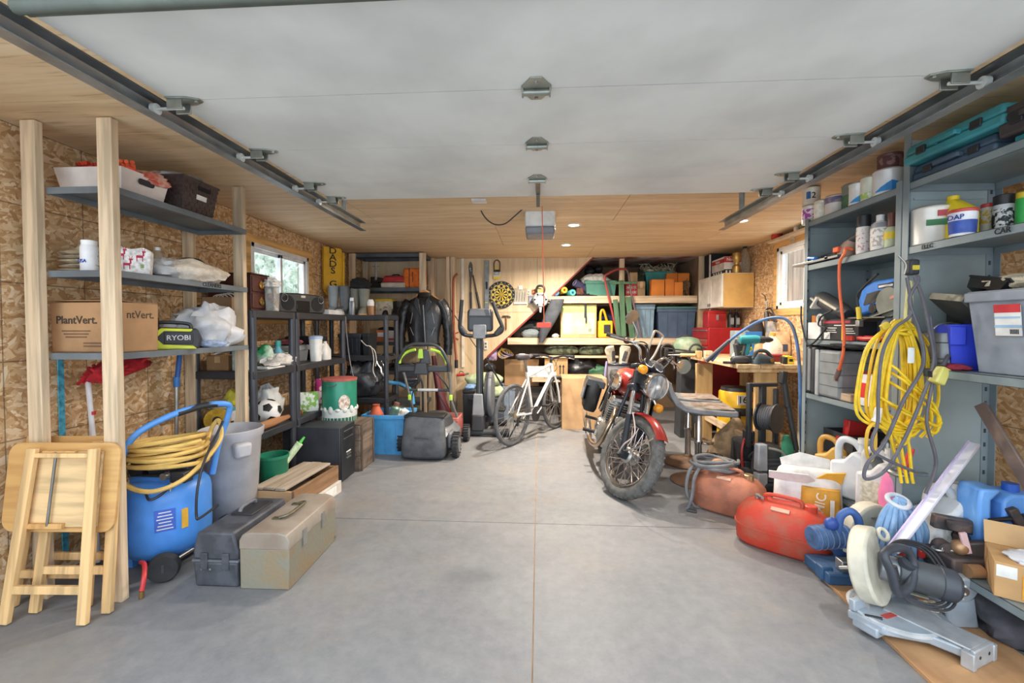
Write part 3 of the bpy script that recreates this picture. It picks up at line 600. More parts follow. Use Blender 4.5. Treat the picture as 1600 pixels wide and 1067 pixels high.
t.a('pressure_switch', BLK, B(.2, -.12, .55, .1, .07, .07), bev=.008); t.a('gauge', STL, C((.14, -.16, .6), (.14, -.19, .6), .022)); t.a('pipe', STL, TB([(.1, -.1, .6), (.15, -.14, .56), (.15, -.15, .5)], .008))
la = 38; ca, sa = math.sin(R(la)), -math.cos(R(la))
lb = t.a('warning_label', m('#3f62c0', .5), XF(B(0, 0, 0, .1, .004, .13), (ca * (r_ + .0015), sa * (r_ + .0015), .27), (0, 0, la)))
t.a('printed_lines', PAPER, *[XF(B(0, -.003, .012 + .02 * k, .08 - .01 * (k % 3), .001, .006), (ca * (r_ + .002), sa * (r_ + .002), .27), (0, 0, la)) for k in range(6)], sub=lb)
t.a('yellow_label', m('#d9a53a', .5), XF(B(0, 0, 0, .035, .004, .12), (math.sin(R(62)) * (r_ + .001), -math.cos(R(62)) * (r_ + .001), .26), (0, 0, 62)))
loc0 = t.o.location.copy()
HY = m('#d9b363', .5, 0, .15, 10); rg = random.Random(5); pts = []
for k in range(9 * 10 + 1):
    a = 2 * math.pi * k / 10; lo_ = k / 10; pts.append((.03 + (.205 + .02 * math.sin(lo_ * 2.3)) * math.cos(a), -.03 + (.205 + .02 * math.cos(lo_ * 1.7)) * math.sin(a), .60 + .016 * lo_ + .03 * math.sin(a * .5 + lo_) + .07 * math.cos(a + 1.0) * (.2 + .1 * math.sin(lo_))))
t = T('air_hose', 'yellow air hose coiled over the blue compressor', 'hose', loc0 + Vector((0, 0, .02))); t.o.scale = (.93,) * 3
t.a('coil', HY, TB([Vector(p) + Vector((0, 0, .02)) for p in pts], .0135, 8, k=2)); t.a('loop', HY, TB([(-.16, -.14, .80), (-.14, -.22, .70), (-.04, -.275, .58), (.12, -.27, .52), (.24, -.18, .55), (.27, 0, .64), (.26, .14, .74), (.2, .2, .84), (.17, .18, .8), (.2, .1, .74)], .0135, 8), TB([(-.22, -.12, .64), (-.26, -.06, .66), (-.32, .02, .72)], .0135, 8))
t = T('power_cord', 'black power cord trailing from compressor to floor by toolbox', 'cord', loc0); t.o.scale = (.93,) * 3
t.a('cord', BLK, TB([(.25, .17, .86), (.29, .08, .82), (.3, -.06, .66), (.3, -.12, .5), (.3, -.13, .34), (.32, -.12, .33), (.34, .0, .36)], .008)); t.a('lead', BLK, TB([(.2, -.15, .57), (.14, -.2, .5), (.1, -.24, .48), (.06, -.22, .52)], .007))
q = PZ(222, 935); t = T('drain_hose', 'red drain hose end curving down to the floor', 'hose', (q.x, q.y, 0)); t.a('hose', plas('#c8393a'), TB([(-.12, .12, .12), (-.06, .08, .13), (-.005, .02, .1), (0, 0, .04)], .011)); t.a('brass_fitting', met('#b08e5a'), C((0, 0, .04), (-.004, 0, .002), .011))
# --- garbage can
q = PY(350, 700, 2.82); t = T('garbage_can', 'pale grey plastic garbage can behind the compressor', 'garbage can', (q.x - .02, 2.92, 0))
GC = plas('#b5b3b7'); t.a('body', GC, L([(.14, 0), (.145, .01), (.185, .62), (.2, .64), (.205, .685), (.195, .69), (.18, .65), (.13, .02)], 28)); t.a('handle', GC, B(.17, -.13, .52, .07, .1, .1, tp=1.1, rz=-30), bev=.02)
# --- bucket and umbrella
q = PZ(402, 778); t = T('green_bucket', 'green plastic bucket beside the garbage can', 'bucket', (-2.1, 3.31, 0)); t.a('body', plas('#1f7a5c'), L([(.09, 0), (.11, .36), (.118, .37), (.118, .39), (.105, .39), (.08, .02)], 24))
t = T('rolled_umbrella', 'pale green rolled umbrella poking from the green bucket', 'umbrella', (-2.09, 3.29, .2)); t.a('canopy', m('#cfe0b4', .7, 0, .2, 20), C((0, 0, 0), (.16, .1, .26), .02, .028)); t.a('tip', plas('#58c24a'), C((.16, .1, .26), (.19, .118, .305), .014, .008))
# --- black tool box
t = T('black_toolbox', 'scuffed black plastic toolbox with grip tray on floor', 'toolbox', (-1.728, 2.44, 0)); SB = m('#3a3c42', .5, 0, .4, 12, col2='#51535a')
t.a('body', SB, B(0, 0, 0, .24, .47, .14, tp=1.04), bev=.012); t.a('lid', SB, PR([(-.127, .15), (.127, .15), (.127, .2), (.1, .3), (-.1, .3), (-.127, .2)], -.24, .24, 'y'), bev=.012)
t.a('lip', m('#5d6067', .5), B(0, 0, .138, .262, .49, .014), bev=.004); t.a('grip_tray', BLK, B(0, .07, .29, .13, .2, .02), bev=.003); t.a('handle', m('#6d6f74', .5), TB([(-.03, 0, .308), (-.03, .02, .33), (-.03, .12, .33), (-.03, .14, .308)], .011)); t.a('latch', SB, B(.06, -.243, .1, .04, .012, .09), B(-.06, -.243, .1, .04, .012, .09), bev=.003)
t.a('rivet', STL, *[C((dx, -.236, .1), (dx, -.242, .1), .006, n=8) for dx in (-.08, -.03, .05)])
# --- olive metal tool box
t = T('metal_toolbox', 'long worn olive steel toolbox on floor', 'toolbox', (-1.46, 2.475, 0), 1); OL = rusty('#85836f', '#9c8463'); OLT = m('#9a9083', .55, .15, .3, 6, col2='#8a7a6c')
t.a('body', rusty('#858070', '#8f7a5c'), B(0, 0, 0, .27, .55, .22), bev=.006); t.a('lid', OLT, PR([(-.137, .215), (.137, .215), (.137, .262), (.12, .292), (.08, .305), (-.08, .305), (-.12, .292), (-.137, .262)], -.277, .277, 'y'), bev=.005)
t.a('handle', met('#77705f', .5), TB([(-.02, -.1, .31), (.03, -.09, .325), (.04, 0, .33), (.03, .09, .325), (-.02, .1, .31)], .009), B(-.03, -.1, .305, .05, .03, .006), B(-.03, .1, .305, .05, .03, .006)); t.a('hasp', STL, B(.139, .1, .17, .006, .04, .09), B(.139, -.12, .17, .006, .04, .09)); t.a('corner_rivet', STL, C((.136, .262, .03), (.142, .262, .03), .008))
# --- plank bundle on a carton
t = T('wooden_crate', 'weathered plank crate lying on a white carton', 'crate', (-1.865, 3.27, .105), -4); GW = m('#b3a594', .8, 0, .3, 24, .15, 50, '#94836f', (1, .08, 1)); BW = m('#93704f', .75, 0, .3, 24, .12, 50, None, (1, .08, 1))
for k in range(3): t.a('plank', GW, B(-.125 + .085 * k, 0, .125 + .003 * (k % 2), .08, .6, .018, rz=.6 * (k - 1)), bev=.003)
t.a('side_board', BW, B(.145, 0, 0, .022, .6, .125), bev=.003); t.a('side_board', BW, B(-.155, 0, 0, .022, .6, .125), bev=.003); t.a('end_board', wood('#bd9870', 0), B(-.005, -.29, 0, .28, .02, .12), bev=.003); t.a('end_board', BW, B(-.005, .29, 0, .28, .02, .12)); t.a('base_board', GW, B(0, 0, 0, .28, .56, .012))
t = T('shipping_carton', 'flat white carton with barcode under the plank crate', 'carton', (-1.86, 3.27, 0), -4); t.a('body', m('#cfc6bc', .8, 0, .12, 6), B(0, 0, 0, .34, .62, .1), bev=.004)
t.a('barcode', INK, *[B(.1705, -.02 + .012 * k + .004 * (k % 3), .02, .001, .004 + .003 * (k % 2), .05) for k in range(9)]); t.a('label', PAPER, B(.1703, .15, .015, .001, .16, .07))
# --- subwoofer, crate, pail, suitcase
t = T('floor_speaker', 'big black cabinet speaker on floor under the plastic shelves', 'speaker', (-2.03, 3.9, 0)); CH = m('#33363d', .5, 0, .25, 6)
t.a('cabinet', CH, B(0, 0, 0, .53, .3, .5), bev=.006); t.a('front_panel', BLK, B(.269, 0, .02, .012, .28, .48), bev=.004); t.a('port', m('#0e0e0f', .8), B(.274, 0, .4, .01, .17, .05), bev=.004); t.a('trim_ring', STL, B(.276, 0, .45, .006, .19, .008), B(.276, 0, .385, .006, .19, .006)); t.a('terminal', STL, *[C((.272, dy, zz), (.283, dy, zz), .009) for dy in (-.03, 0, .03) for zz in (.2, .23)]); t.a('badge', PAPER, B(.276, 0, .25, .004, .09, .01))
t = T('wooden_box', 'old dark wooden box with faded stencil under the tin pail', 'box', (-1.9, 4.25, 0)); OW = m('#7b6a5c', .8, 0, .35, 20, .15, 50, '#54483f', (1, .1, 1))
for k in range(3): t.a('board', OW, B(.175, 0, .15 * k, .018, .32, .146), B(0, -.165, .15 * k, .35, .018, .146), bev=.003)
t.a('lid', OW, B(0, 0, .45, .36, .34, .012)); t.a('inner_panel', OW, B(0, 0, 0, .33, .31, .44)); t.a('frame', m('#5c4d41', .8), B(.188, -.145, 0, .01, .03, .45), B(.188, .145, 0, .01, .03, .45))
q = PY(530, 640, 4.24); t = T('tin_pail', 'green and white painted tin pail with red lid on wooden box', 'pail', (q.x, 4.25, .462)); r_ = .165
t.a('body', m('#2b8a70', .35, .1, .1, 5), L([(r_, .13), (r_, .41), (r_ - .004, .42)], 30)); t.a('snow_band', m('#dfe2dd', .5, 0, .1, 12), L([(r_ + .001, .05), (r_ + .001, .13)], 30, cap=False), *[SP((math.cos(k * .42) * r_ * .925, math.sin(k * .42) * r_ * .925, .125), (.028, .028, .02 + .012 * (k % 3)), 10, 6) for k in range(15)])
t.a('lower_band', m('#2b7a5f', .4), L([(r_ - .004, 0), (r_, .005), (r_, .05)], 30)); t.a('fence_picket', PAPER, *[XF(B(0, 0, 0, .006, .004, .045), (math.sin(R(a)) * r_, -math.cos(R(a)) * r_, .005), (0, 0, a)) for a in range(-90, 91, 12)])
t.a('lid', m('#b4625a', .45), L([(r_ + .004, .405), (r_ + .006, .425), (r_ - .01, .43), (.01, .428)], 30)); t.a('handle', STL, TB([(-.05, -r_ - .004, .38), (-.02, -r_ - .012, .365), (.02, -r_ - .012, .365), (.05, -r_ - .004, .38)], .005))
a = 40; t.a('painted_scene', m('#b98f74', .6, 0, .5, 40, col2='#e6e3de'), XF(PR([(.055 * math.cos(i * .42), .075 * math.sin(i * .42)) for i in range(15)], -.003, .002, 'y'), (math.sin(R(a)) * (r_ + .001), -math.cos(R(a)) * (r_ + .001), .2), (0, 0, a)))
# --- blue tote with contents
l, w_, d_, h_ = fit(566, 647, 632, 711, 4.62, .45, 0)
t = T('blue_tote', 'bright blue open plastic tote on floor beside lawn mower', 'tote', (l.x, l.y, 0)); BT = plas('#4f9bd3'); h_ = .44
t.a('body', BT, OPEN(w_ - .01, d_, h_, .008, .9), bev=.004); t.a('rim', BT, B(0, -d_ / 2 - .006, h_ - .045, w_ + .02, .02, .045), B(0, d_ / 2 + .006, h_ - .045, w_ + .02, .02, .045), B(-w_ / 2, 0, h_ - .045, .02, d_, .045), B(w_ / 2, 0, h_ - .045, .02, d_, .045), bev=.006)
t.a('rib', BT, *[B(dx, -d_ / 2 * .955 + .001, .02, .012, .012, h_ - .08, rx=2.5) for dx in (-.1, .02, .13)])
one('orange_gourd', 'orange clay pot standing in the blue tote', 'pot', (l.x - .13, l.y - .08, .28), m('#c25a3a', .6, 0, .2, 10), L([(.03, 0), (.075, .06), (.08, .14), (.05, .2), (.035, .23), (.04, .25)]))
t = T('spray_can', 'tilted green and grey can in the blue tote', 'can', (l.x + .02, l.y - .05, .30), rot=(0, 18, 0)); t.a('body', m('#6f8f83', .4, .3, .3, 20), L([(.05, 0), (.05, .2), (.03, .22)])); t.a('cap', m('#8a5d4c'), L([(.03, .22), (.03, .26)]))
one('paper_bundle', 'white crumpled paper in right side of the blue tote', 'paper', (l.x + .1, l.y + .1, .3), PAPER, BL((0, 0, 0), (.09, .08, .14), .4, 71), sm=50)
# light blue bicycle behind the mower
q = PY(600, 600, 5.15); t = T('childs_bicycle', 'light blue bicycle frame behind the blue tote and mower', 'bicycle', (q.x, 5.15, .35)); LB = plas('#57a5d8')
t.a('frame', LB, TB([(.02, 0, .42), (.04, 0, .38), (.1, 0, .375), (.22, 0, .36), (.33, 0, .28), (.36, 0, .12)], .022), TB([(.02, 0, .45), (.02, 0, .2), (.05, 0, 0)], .022)); t.a('fork', CHR, TB([(0, 0, .42), (.02, 0, .2), (-.02, 0, .0)], .014)); t.a('handlebar', CHR, TB([(.02, 0, .43), (-.02, -.02, .5), (-.03, -.02, .55), (-.07, -.03, .62), (-.06, -.03, .69), (.0, -.03, .715)], .014), TB([(.03, .05, .43), (.0, .05, .5), (-.01, .04, .57), (-.045, .04, .64), (-.03, .03, .69)], .012)); t.a('grip', BLK, C((-.0, -.03, .715), (.14, -.03, .72), .018))
t.a('wheel', RUB, XF(TO((0, 0, 0), .19, .022), (.36, .02, -.15), (90, 0, 0)), XF(TO((0, 0, 0), .19, .022), (.0, .02, -.15), (90, 0, 10))); t.a('spoke', STL, *[C((.36, .02, -.15), (.36 + .18 * math.cos(k * .52), .02, -.15 + .18 * math.sin(k * .52)), .003, n=4) for k in range(12)]); t.a('saddle', plas('#2d2c30'), SP((.3, 0, .42), (.13, .06, .035)))
# ================================================================ BLACK PLASTIC SHELVING (left and back-left)
SHB = m('#303136', .45, 0, .2, 8)
def shelf_unit(lab, x0, x1, y0, y1, zs, th=.06, zt=None):
    t = T('plastic_shelf', lab, 'shelf', ((x0 + x1) / 2, (y0 + y1) / 2, 0)); w_, d_ = x1 - x0, y1 - y0
    for z in zs: t.a('shelf', SHB, B(0, 0, z - th, w_, d_, th), bev=.006)
    for sx in (-1, 1):
        for sy in (-1, 1): t.a('post', m('#3a3c43', .35), C((sx * (w_ / 2 - .025), sy * (d_ / 2 - .025), 0), (sx * (w_ / 2 - .025), sy * (d_ / 2 - .025), (zt or max(zs)) - .01), .028, n=12))
    return t
UX0, UX1 = -2.66, -2.15; Z1, Z2, Z3 = 1.53, 1.06, .575
shelf_unit('black plastic shelf unit holding the soccer ball, nearest the lumber post', UX0, UX1, 3.165, 3.74, (Z1, Z2, Z3))
shelf_unit('black plastic shelf unit under the window with the boombox on top', UX0, UX1, 3.76, 4.74, (Z1, Z2, Z3))
shelf_unit('black plastic shelf unit in back left corner with rubber boots on top', -2.66, -1.77, 5.0, 5.42, (1.54, 1.06, .56))
# top tier
t = T('jewellery_cabinet', 'dark brown two drawer cabinet with brass pulls below the window', 'cabinet', (-2.46, 3.44, Z1)); BR = m('#4d2a22', .35, 0, .2, 20)
t.a('body', BR, B(0, 0, 0, .36, .22, .29), B(0, 0, .29, .38, .24, .012), bev=.004)
for zz in (.02, .155):
    d_ = t.a('drawer', m('#5a3026', .3, 0, .2, 20), B(.183, 0, zz, .012, .2, .12), bev=.004)
    t.a('pull', met('#c9a45c', .3), XF(PR([(-.03, 0), (-.015, -.025), (.015, -.025), (.03, 0), (0, .035)], .19, .196, 'x'), (0, 0, zz + .06)), XF(TO((0, 0, 0), .018, .004, (0, 90, 0), 14, 6), (.2, 0, zz + .048)), sub=d_)
t = T('small_carton', 'open brown carton of white cord on near end of black shelf', 'carton', (-2.47, 3.262, Z1)); t.a('body', card('#a58462'), OPEN(.24, .11, .1, .004, 1))
t.a('cord_loop', plas('#e0ded6'), *[TB(ARC((-.03 + .03 * k, 0, .06), .06 + .004 * k, 5, 175, 8), .005, 6, k=2) for k in range(4)])
t = T('glass_vase', 'tall clear square vase of dried pods beside the boombox', 'vase', (-2.22, yx(426, -2.22), Z1))
t.a('glass', m('#dfe2e2', .05, 0, .05, trans=.6, alpha=.55), OPEN(.085, .085, .25, .004, .85), bev=.002); t.a('base', m('#dfe2e2', .05, 0, .05, trans=.6), B(0, 0, -.0, .06, .06, .03)); t.a('pod', m('#b08f6b', .8, 0, .4, 30), *[SP((.02 * math.cos(k * 2), .02 * math.sin(k * 2), .07 + .028 * k), (.022, .02, .024), 8, 6) for k in range(6)]); t.a('tissue', PAPER, BL((0, 0, .2), (.05, .05, .08), .4, 5))
t = T('boombox', 'black boombox stereo standing on shelf below the window', 'stereo', (-2.30, 4.02, Z1), 72)
t.a('body', BLK, XF(PR([(-.27, .02), (-.25, 0), (.25, 0), (.27, .02), (.275, .15), (.25, .175), (.08, .185), (-.08, .185), (-.25, .175), (-.275, .15)], -.08, .08, 'y')), bev=.012)
t.a('speaker_grille', m('#1a1a1c', .8), *[C((s * .17, -.083, .09), (s * .17, -.078, .09), .07, n=22) for s in (-1, 1)]); t.a('speaker_ring', met('#6d6f73'), *[XF(TO((0, 0, 0), .035, .003, n=20, k=5), (s * .21, -.086, .135), (90, 0, 0)) for s in (-1, 1)]); t.a('control_panel', m('#0d0d10', .12), B(0, -.08, .015, .15, .012, .1), bev=.004); t.a('badge', STL, B(0, -.081, .145, .05, .006, .02))
one('white_box', 'flat white plastic box at far end of top black shelf', 'box', (-2.25, 4.55, Z1), plas('#d5d5d6'), B(0, 0, 0, .16, .3, .05), bev=.006)
# second tier
z = Z2
t = carton('small_carton', 'small brown carton under the flashlight on near end of middle black shelf', (-2.50, 3.34, z), .18, .2, .11, '#a37d57')
t = T('flashlight', 'silver flashlight lying on small brown carton', 'flashlight', (-2.50, 3.29, z + .145), rot=(0, 70, 35)); t.a('barrel', STL, L([(.02, -.05), (.022, .06), (.036, .1), (.036, .13)])); t.a('lens', m('#c9c2a0', .1), L([(.001, .131), (.033, .131)]))
one('teal_box', 'pale teal box beside the flashlight carton', 'box', (-2.33, 3.29, z), m('#8fb1ad', .6, 0, .2, 20, col2='#c7d2cd'), B(0, 0, 0, .1, .1, .16), bev=.003)
t = T('glue_bottle', 'small blue bottle with yellow label behind the flashlight', 'bottle', (-2.53, 3.47, z + .0)); t.a('body', plas('#33508f'), L([(.03, 0), (.032, .12), (.028, .14), (.015, .17), (.012, .2)])); t.a('label', plas('#e0c23d'), L([(.033, .03), (.033, .09)], cap=False))
for k, (px, X, rx, ry, h_, c, c2, lab) in enumerate(((398, -2.3, .07, .08, .18, '#2f8a5b', '#dfe6e0', 'green and white printed bag behind the lumber post'), (416, -2.35, .09, .1, .14, '#dedcd3', '#7da06a', 'white bag with green print on middle black shelf'))):
    one('soil_bag', lab, 'bag', (X, yx(px, X) + .12, z), m(c, .5, 0, .3, 7, col2=c2), BL((0, 0, 0), (rx, ry, h_), .3, 51 + k), sm=60)
t = T('spray_bottle', 'blue and teal detergent bottle on middle black shelf', 'bottle', (-2.28, yx(434, -2.28), z)); t.a('body', plas('#6fb2c6'), LOFT([(0, 0, 0, .05, .03), (0, 0, .1, .055, .034), (0, 0, .14, .03, .025), (0, 0, .17, .02, .02)])); t.a('cap', plas('#46a39b'), C((0, 0, .17), (0, 0, .22), .024)); t.a('label', m('#e3d34b', .6, col2='#3f8d63', vs=30), B(0, -.034, .03, .07, .004, .06))
t = T('clipboard', 'dark board on stacked papers at front of middle black shelf', 'clipboard', (-2.25, 3.5, z)); t.a('board', m('#46413d'), B(0, 0, .03, .14, .26, .008, ry=8)); t.a('paper', PAPER, B(.0, -.02, 0, .16, .24, .012), B(-.01, 0, .012, .15, .25, .01))
one('plastic_wrap', 'white plastic sheeting bundle across front of middle black shelf', 'plastic', (-2.22, 3.62, z + .002), m('#cdcbc7', .35, 0, .25, 14), BL((0, 0, 0), (.06, .2, .1), .4, 58), sm=60)
tote('grey_bin', 'light grey open bin at back of middle black shelf', (-2.47, 4.12, z), .28, .36, .16, '#a7a9aa', 0, None, 0)
t = T('food_jug', 'clear plastic pitcher with pale blue lid on middle black shelf', 'jug', (-2.22, yx(493, -2.22), z)); t.a('body', m('#e4e6e4', .25, 0, .08), LOFT([(0, 0, 0, .042, .055), (0, 0, .2, .052, .066), (0, 0, .22, .052, .066)], pw=3)); t.a('lid', plas('#aabfdd'), LOFT([(0, 0, .22, .056, .07), (0, 0, .245, .056, .07), (0, 0, .255, .03, .04)], pw=3))
t = T('bleach_jug', 'white plastic jug with handle beside the clear pitcher', 'jug', (-2.23, yx(507, -2.23), z)); t.a('body', plas('#dddcd9'), LOFT([(0, 0, 0, .05, .07), (0, 0, .1, .05, .07), (0, .0, .15, .03, .04), (0, 0, .17, .02, .02)], pw=3)); t.a('handle', plas('#dddcd9'), TB([(0, -.03, .16), (0, -.07, .15), (0, -.085, .1), (0, -.07, .06)], .012)); t.a('cap', WHT, C((0, 0, .17), (0, 0, .19), .02))
one('pink_pouch', 'pink and red pouch lying on the grey bin', 'pouch', (-2.48, 4.2, z + .165), m('#c77f86', .8, col2='#9f3b44'), BL((0, 0, 0), (.1, .13, .05), .2, 61), sm=60)
tote('black_bin', 'black bin at far end of middle black shelf', (-2.48, 4.52, z), .3, .3, .24, '#2a2d33', 0, None, 2)
# third tier
z = Z3
t = T('soccer_ball', 'black and white soccer ball on lower black shelf', 'ball', (-2.30, yx(416, -2.30), z)); r_ = .105
import itertools
ph = (1 + 5 ** .5) / 2; ico = [Vector(v).normalized() for v in [(0, a, b * ph) for a in (-1, 1) for b in (-1, 1)] + [(a, b * ph, 0) for a in (-1, 1) for b in (-1, 1)] + [(b * ph, 0, a) for a in (-1, 1) for b in (-1, 1)]]
t.a('shell', plas('#e6e6e4'), SP((0, 0, r_), r_, 28, 18), sm=60)
eu = Euler((.5, .3, .4)).to_matrix()
for v in ico:
    d = eu @ v; u, w_ = _fr(d); P5 = [(d * .94 + (u * math.cos(i * 1.2566) + w_ * math.sin(i * 1.2566)) * .36).normalized() * (r_ + .0045) + Vector((0, 0, r_)) for i in range(5)]; c = d * (r_ + .0045) + Vector((0, 0, r_))
    if d.x > -.35 or d.y < .35: t.a('black_patch', m('#1b1b1d', .4), ([tuple(c)] + [tuple(p) for p in P5], [(0, i + 1, (i + 1) % 5 + 1) for i in range(5)]))
t = T('baseball_bat', 'wooden baseball bat lying along front of lower black shelf', 'bat', (-2.20, 3.25, z + .035), rot=(0, 0, 90)); t.a('barrel', wood('#a9764c', 0), XF(L([(.02, -.0), (.034, .02), (.034, .2), (.02, .42), (.014, .62)], 14), (0, 0, 0), (0, 90, 0))); t.a('knob', wood('#8e6240', 0), C((.62, 0, 0), (.64, 0, 0), .024))
t = T('small_carton', 'white carton with teal edge behind the soccer ball', 'carton', (-2.52, 3.42, z)); t.a('body', m('#d5d9da', .7), B(0, 0, 0, .14, .28, .18), bev=.003); t.a('stripe', m('#4f9aa0'), B(.071, 0, .15, .003, .28, .03), B(0, -.141, .15, .14, .003, .03))
one('plastic_bag', 'white plastic bag behind far side of the soccer ball', 'bag', (-2.50, 3.84, z), m('#e4e5e3', .5, 0, .12, 9), BL((0, 0, 0), (.11, .12, .28), .4, 64), sm=60)
one('yellow_bag', 'yellow plastic bag above the soccer ball shelf end', 'bag', (-2.50, 3.40, z + .185), m('#d8cf45', .5), BL((0, 0, 0), (.04, .04, .12), .35, 65), sm=60)
t = T('buffer_pad', 'yellow round polishing pad behind lumber post', 'pad', (-2.5, 3.235, z + .0), rot=(0, 0, 20)); t.a('pad', m('#d0a334', .9, 0, .2, 30), C((0, -.02, .1), (0, .01, .1), .09, n=24)); t.a('backing', BLK, B(0, .02, 0, .2, .03, .08), C((0, -.024, .1), (0, -.02, .1), .03))
t = T('snack_bag', 'green and white printed bag standing on lower black shelf', 'bag', (-2.25, yx(480, -2.25), z), 40); t.a('body', m('#8fc35c', .4, 0, .3, 22, col2='#eef2ea', lo=.48, hi=.52), LOFT([(0, 0, 0, .09, .02), (0, 0, .04, .095, .04), (0, 0, .12, .095, .042), (0, 0, .18, .09, .02), (0, 0, .19, .092, .004)], 26, .01, 3, 14, 3), sm=60)
t = T('gift_bag', 'white bag with bright pink print on lower black shelf', 'bag', (-2.32, yx(510, -2.32), z), 40); t.a('body', m('#ecdfe4', .5, 0, .3, 14, col2='#d2418c', lo=.5, hi=.53), LOFT([(0, 0, 0, .13, .06), (0, 0, .08, .14, .07), (0, 0, .2, .13, .05), (0, 0, .26, .12, .01)], 26, .02, 5, 12, 3), sm=60)
# window-side sign
v0, v1 = PX(497, 383, -2.69), PX(516, 465, -2.69)
t = T('yellow_sign', 'yellow vertical wooden sign with black painted letters on left wall', 'sign', (-2.60, (v0.y + v1.y) / 2 + .03, 1.82), -38); sy_ = plas('#e0b02b', .5)
t.a('board', sy_, XF(PR(rr(-.12, 0, .12, .58, .03), 0, .014, 'x')), bev=.003); t.a('side_rail', sy_, B(.03, -.125, .04, .05, .02, .53), B(.03, .125, .06, .05, .02, .46), bev=.003); t.a('foot', sy_, XF(PR(rr(-.1, -.03, .1, .05, .03), .014, .05, 'x')), bev=.003)
for i, ch in enumerate('DADS GA'):
    if ch != ' ': t.t(ch, .11, (.0155, .0, .535 - .083 * i), FX, INK, sx=1.25)
# boots etc. on corner unit
z = 1.54
def boot(px, Y, col, lab, h_, rz, grp, sole, z=1.54):
    t = T('rubber_boot', lab, 'boot', (PY(px, 480, Y).x, Y, z), rz, grp)
    t.a('shaft', plas(col, .5), LOFT([(0, 0, .02, .05, .06), (0, 0, .08, .052, .058), (0, .005, h_ * .5, .056, .06), (0, .01, h_, .068, .075), (0, .01, h_ - .005, .06, .067), (0, .005, h_ * .6, .05, .05)], 20, .006, px), sm=60)
    t.a('foot', plas(col, .5), LOFT([(0, -.06, .015, .048, .115), (0, -.06, .05, .046, .105), (0, -.045, .085, .04, .07), (0, -.02, .11, .036, .045)], 20), sm=60); t.a('sole', plas(sole), LOFT([(0, -.055, 0, .052, .125), (0, -.055, .02, .052, .125)], 20))
    return t
boot(521, 5.2, '#8d969c', 'left pale grey rubber boot on corner shelf', .36, 10, 'rubber boots', '#a8adae'); boot(538, 5.24, '#5d646a', 'right darker grey rubber boot on corner shelf', .36, -20, 'rubber boots', '#8b9092')
boot(555, 5.3, '#6a6a5d', 'left olive rubber boot with tan sole on corner shelf', .33, 0, 'rubber boots', '#b3905f'); boot(569, 5.3, '#74756a', 'right olive rubber boot with tan sole on corner shelf', .33, 5, 'rubber boots', '#b3905f')
t = T('white_router', 'white plastic appliance lying at foot of the grey boots', 'appliance', (PY(523, 480, 5.06).x, 5.075, z)); t.a('body', plas('#d9d9d8'), B(0, 0, 0, .2, .1, .05, tp=.9), bev=.012); t.a('knob', plas('#c2c3c4'), B(.05, 0, .05, .06, .06, .02), bev=.006)
t = T('thermos', 'grey metal bottle between the boots on corner shelf', 'bottle', (PY(550, 480, 5.12).x, 5.12, z)); t.a('body', met('#73777c'), L([(.035, 0), (.037, .15), (.03, .17)])); t.a('cap', met('#a9adb0'), L([(.028, .17), (.028, .21), (.02, .215)]))
t = T('brown_jar', 'brown and cream jar right of the olive boots', 'jar', (PY(579, 480, 5.3).x, 5.3, z)); t.a('body', plas('#9b6a42'), L([(.045, 0), (.045, .13), (.035, .15)])); t.a('label', PAPER, L([(.046, .12), (.045, .17), (.03, .2)]))
one('black_backpack', 'black bag lying across the olive boot tops', 'bag', (PY(563, 440, 5.3).x, 5.3, z + .335), fab('#1e1e20'), BL((0, 0, 0), (.11, .09, .13), .3, 81), sm=60)
tote('black_crate', 'black storage bin on middle shelf of corner unit', (PY(553, 550, 5.2).x, 5.22, 1.06), .28, .3, .26, '#2b2e35', 0, None, 4); tote('black_crate', 'smaller black bin beside lumber on middle shelf of corner unit', (PY(577, 550, 5.2).x - .0, 5.22, 1.06), .08, .28, .26, '#26272c', 0, None, 0)
one('garbage_bag', 'stuffed dark grey plastic bag on lowest shelf of corner unit', 'bag', (PY(563, 600, 5.1).x, 5.2, .56), m('#3b3c41', .35, 0, .3, 10), BL((0, 0, 0), (.2, .17, .44), .35, 83, 2.6), sm=60)
q = PY(580, 545, 4.95); t = T('white_cable', 'white cable hanging in loops from corner shelf unit', 'cable', q); t.a('cord', plas('#d8d4c6'), TB([(-.12, 0, .1), (-.06, 0, .04), (0, 0, .02), (.03, 0, -.12), (.02, 0, -.25), (.05, 0, -.33)], .005), TB([(-.02, 0, .03), (.04, 0, -.02), (.06, 0, -.12), (.05, 0, -.2)], .005))
q = PY(540, 500, 4.95); one('grey_cord', 'thin grey cord hanging down front of corner shelf unit', 'cord', q, GRY, TB([(0, 0, .04), (.02, -.01, -.2), (.06, -.02, -.5), (.12, -.02, -.75)], .006))
# ---------------------------------------------------------------- metal shelf on back wall
bx0, bx1 = -2.6, PY(662, 500, 6.0).x; t = T('steel_shelf', 'dark grey steel shelving on lumber posts against the back wall', 'shelf', ((bx0 + bx1) / 2, 6.2, 0)); w_ = bx1 - bx0; BS = m('#5b6167', .45, .3, .2, 5)
for zz in (ZC - .012, 1.95, 1.57, 1.19, .78, .35): t.a('shelf', BS, B(0, 0, zz - .004, w_, .42, .004), B(0, -.21, zz - .05, w_, .005, .05), B(0, .21, zz - .05, w_, .005, .05), B(-w_ / 2, 0, zz - .05, .005, .42, .05), B(w_ / 2, 0, zz - .05, .005, .42, .05), bev=.001)
for sx in (-1, 1):
    for sy in (-1, 1): t.a('post', LUM[0], B(sx * (w_ / 2 - .02) + .02 * sx, sy * .235, 0, .09, .04, ZC - .015), bev=.003)
BY = 6.04
def on_back(x0, y0, x1, y1, z): return fit(x0, y0, x1, y1, BY, .3, z)
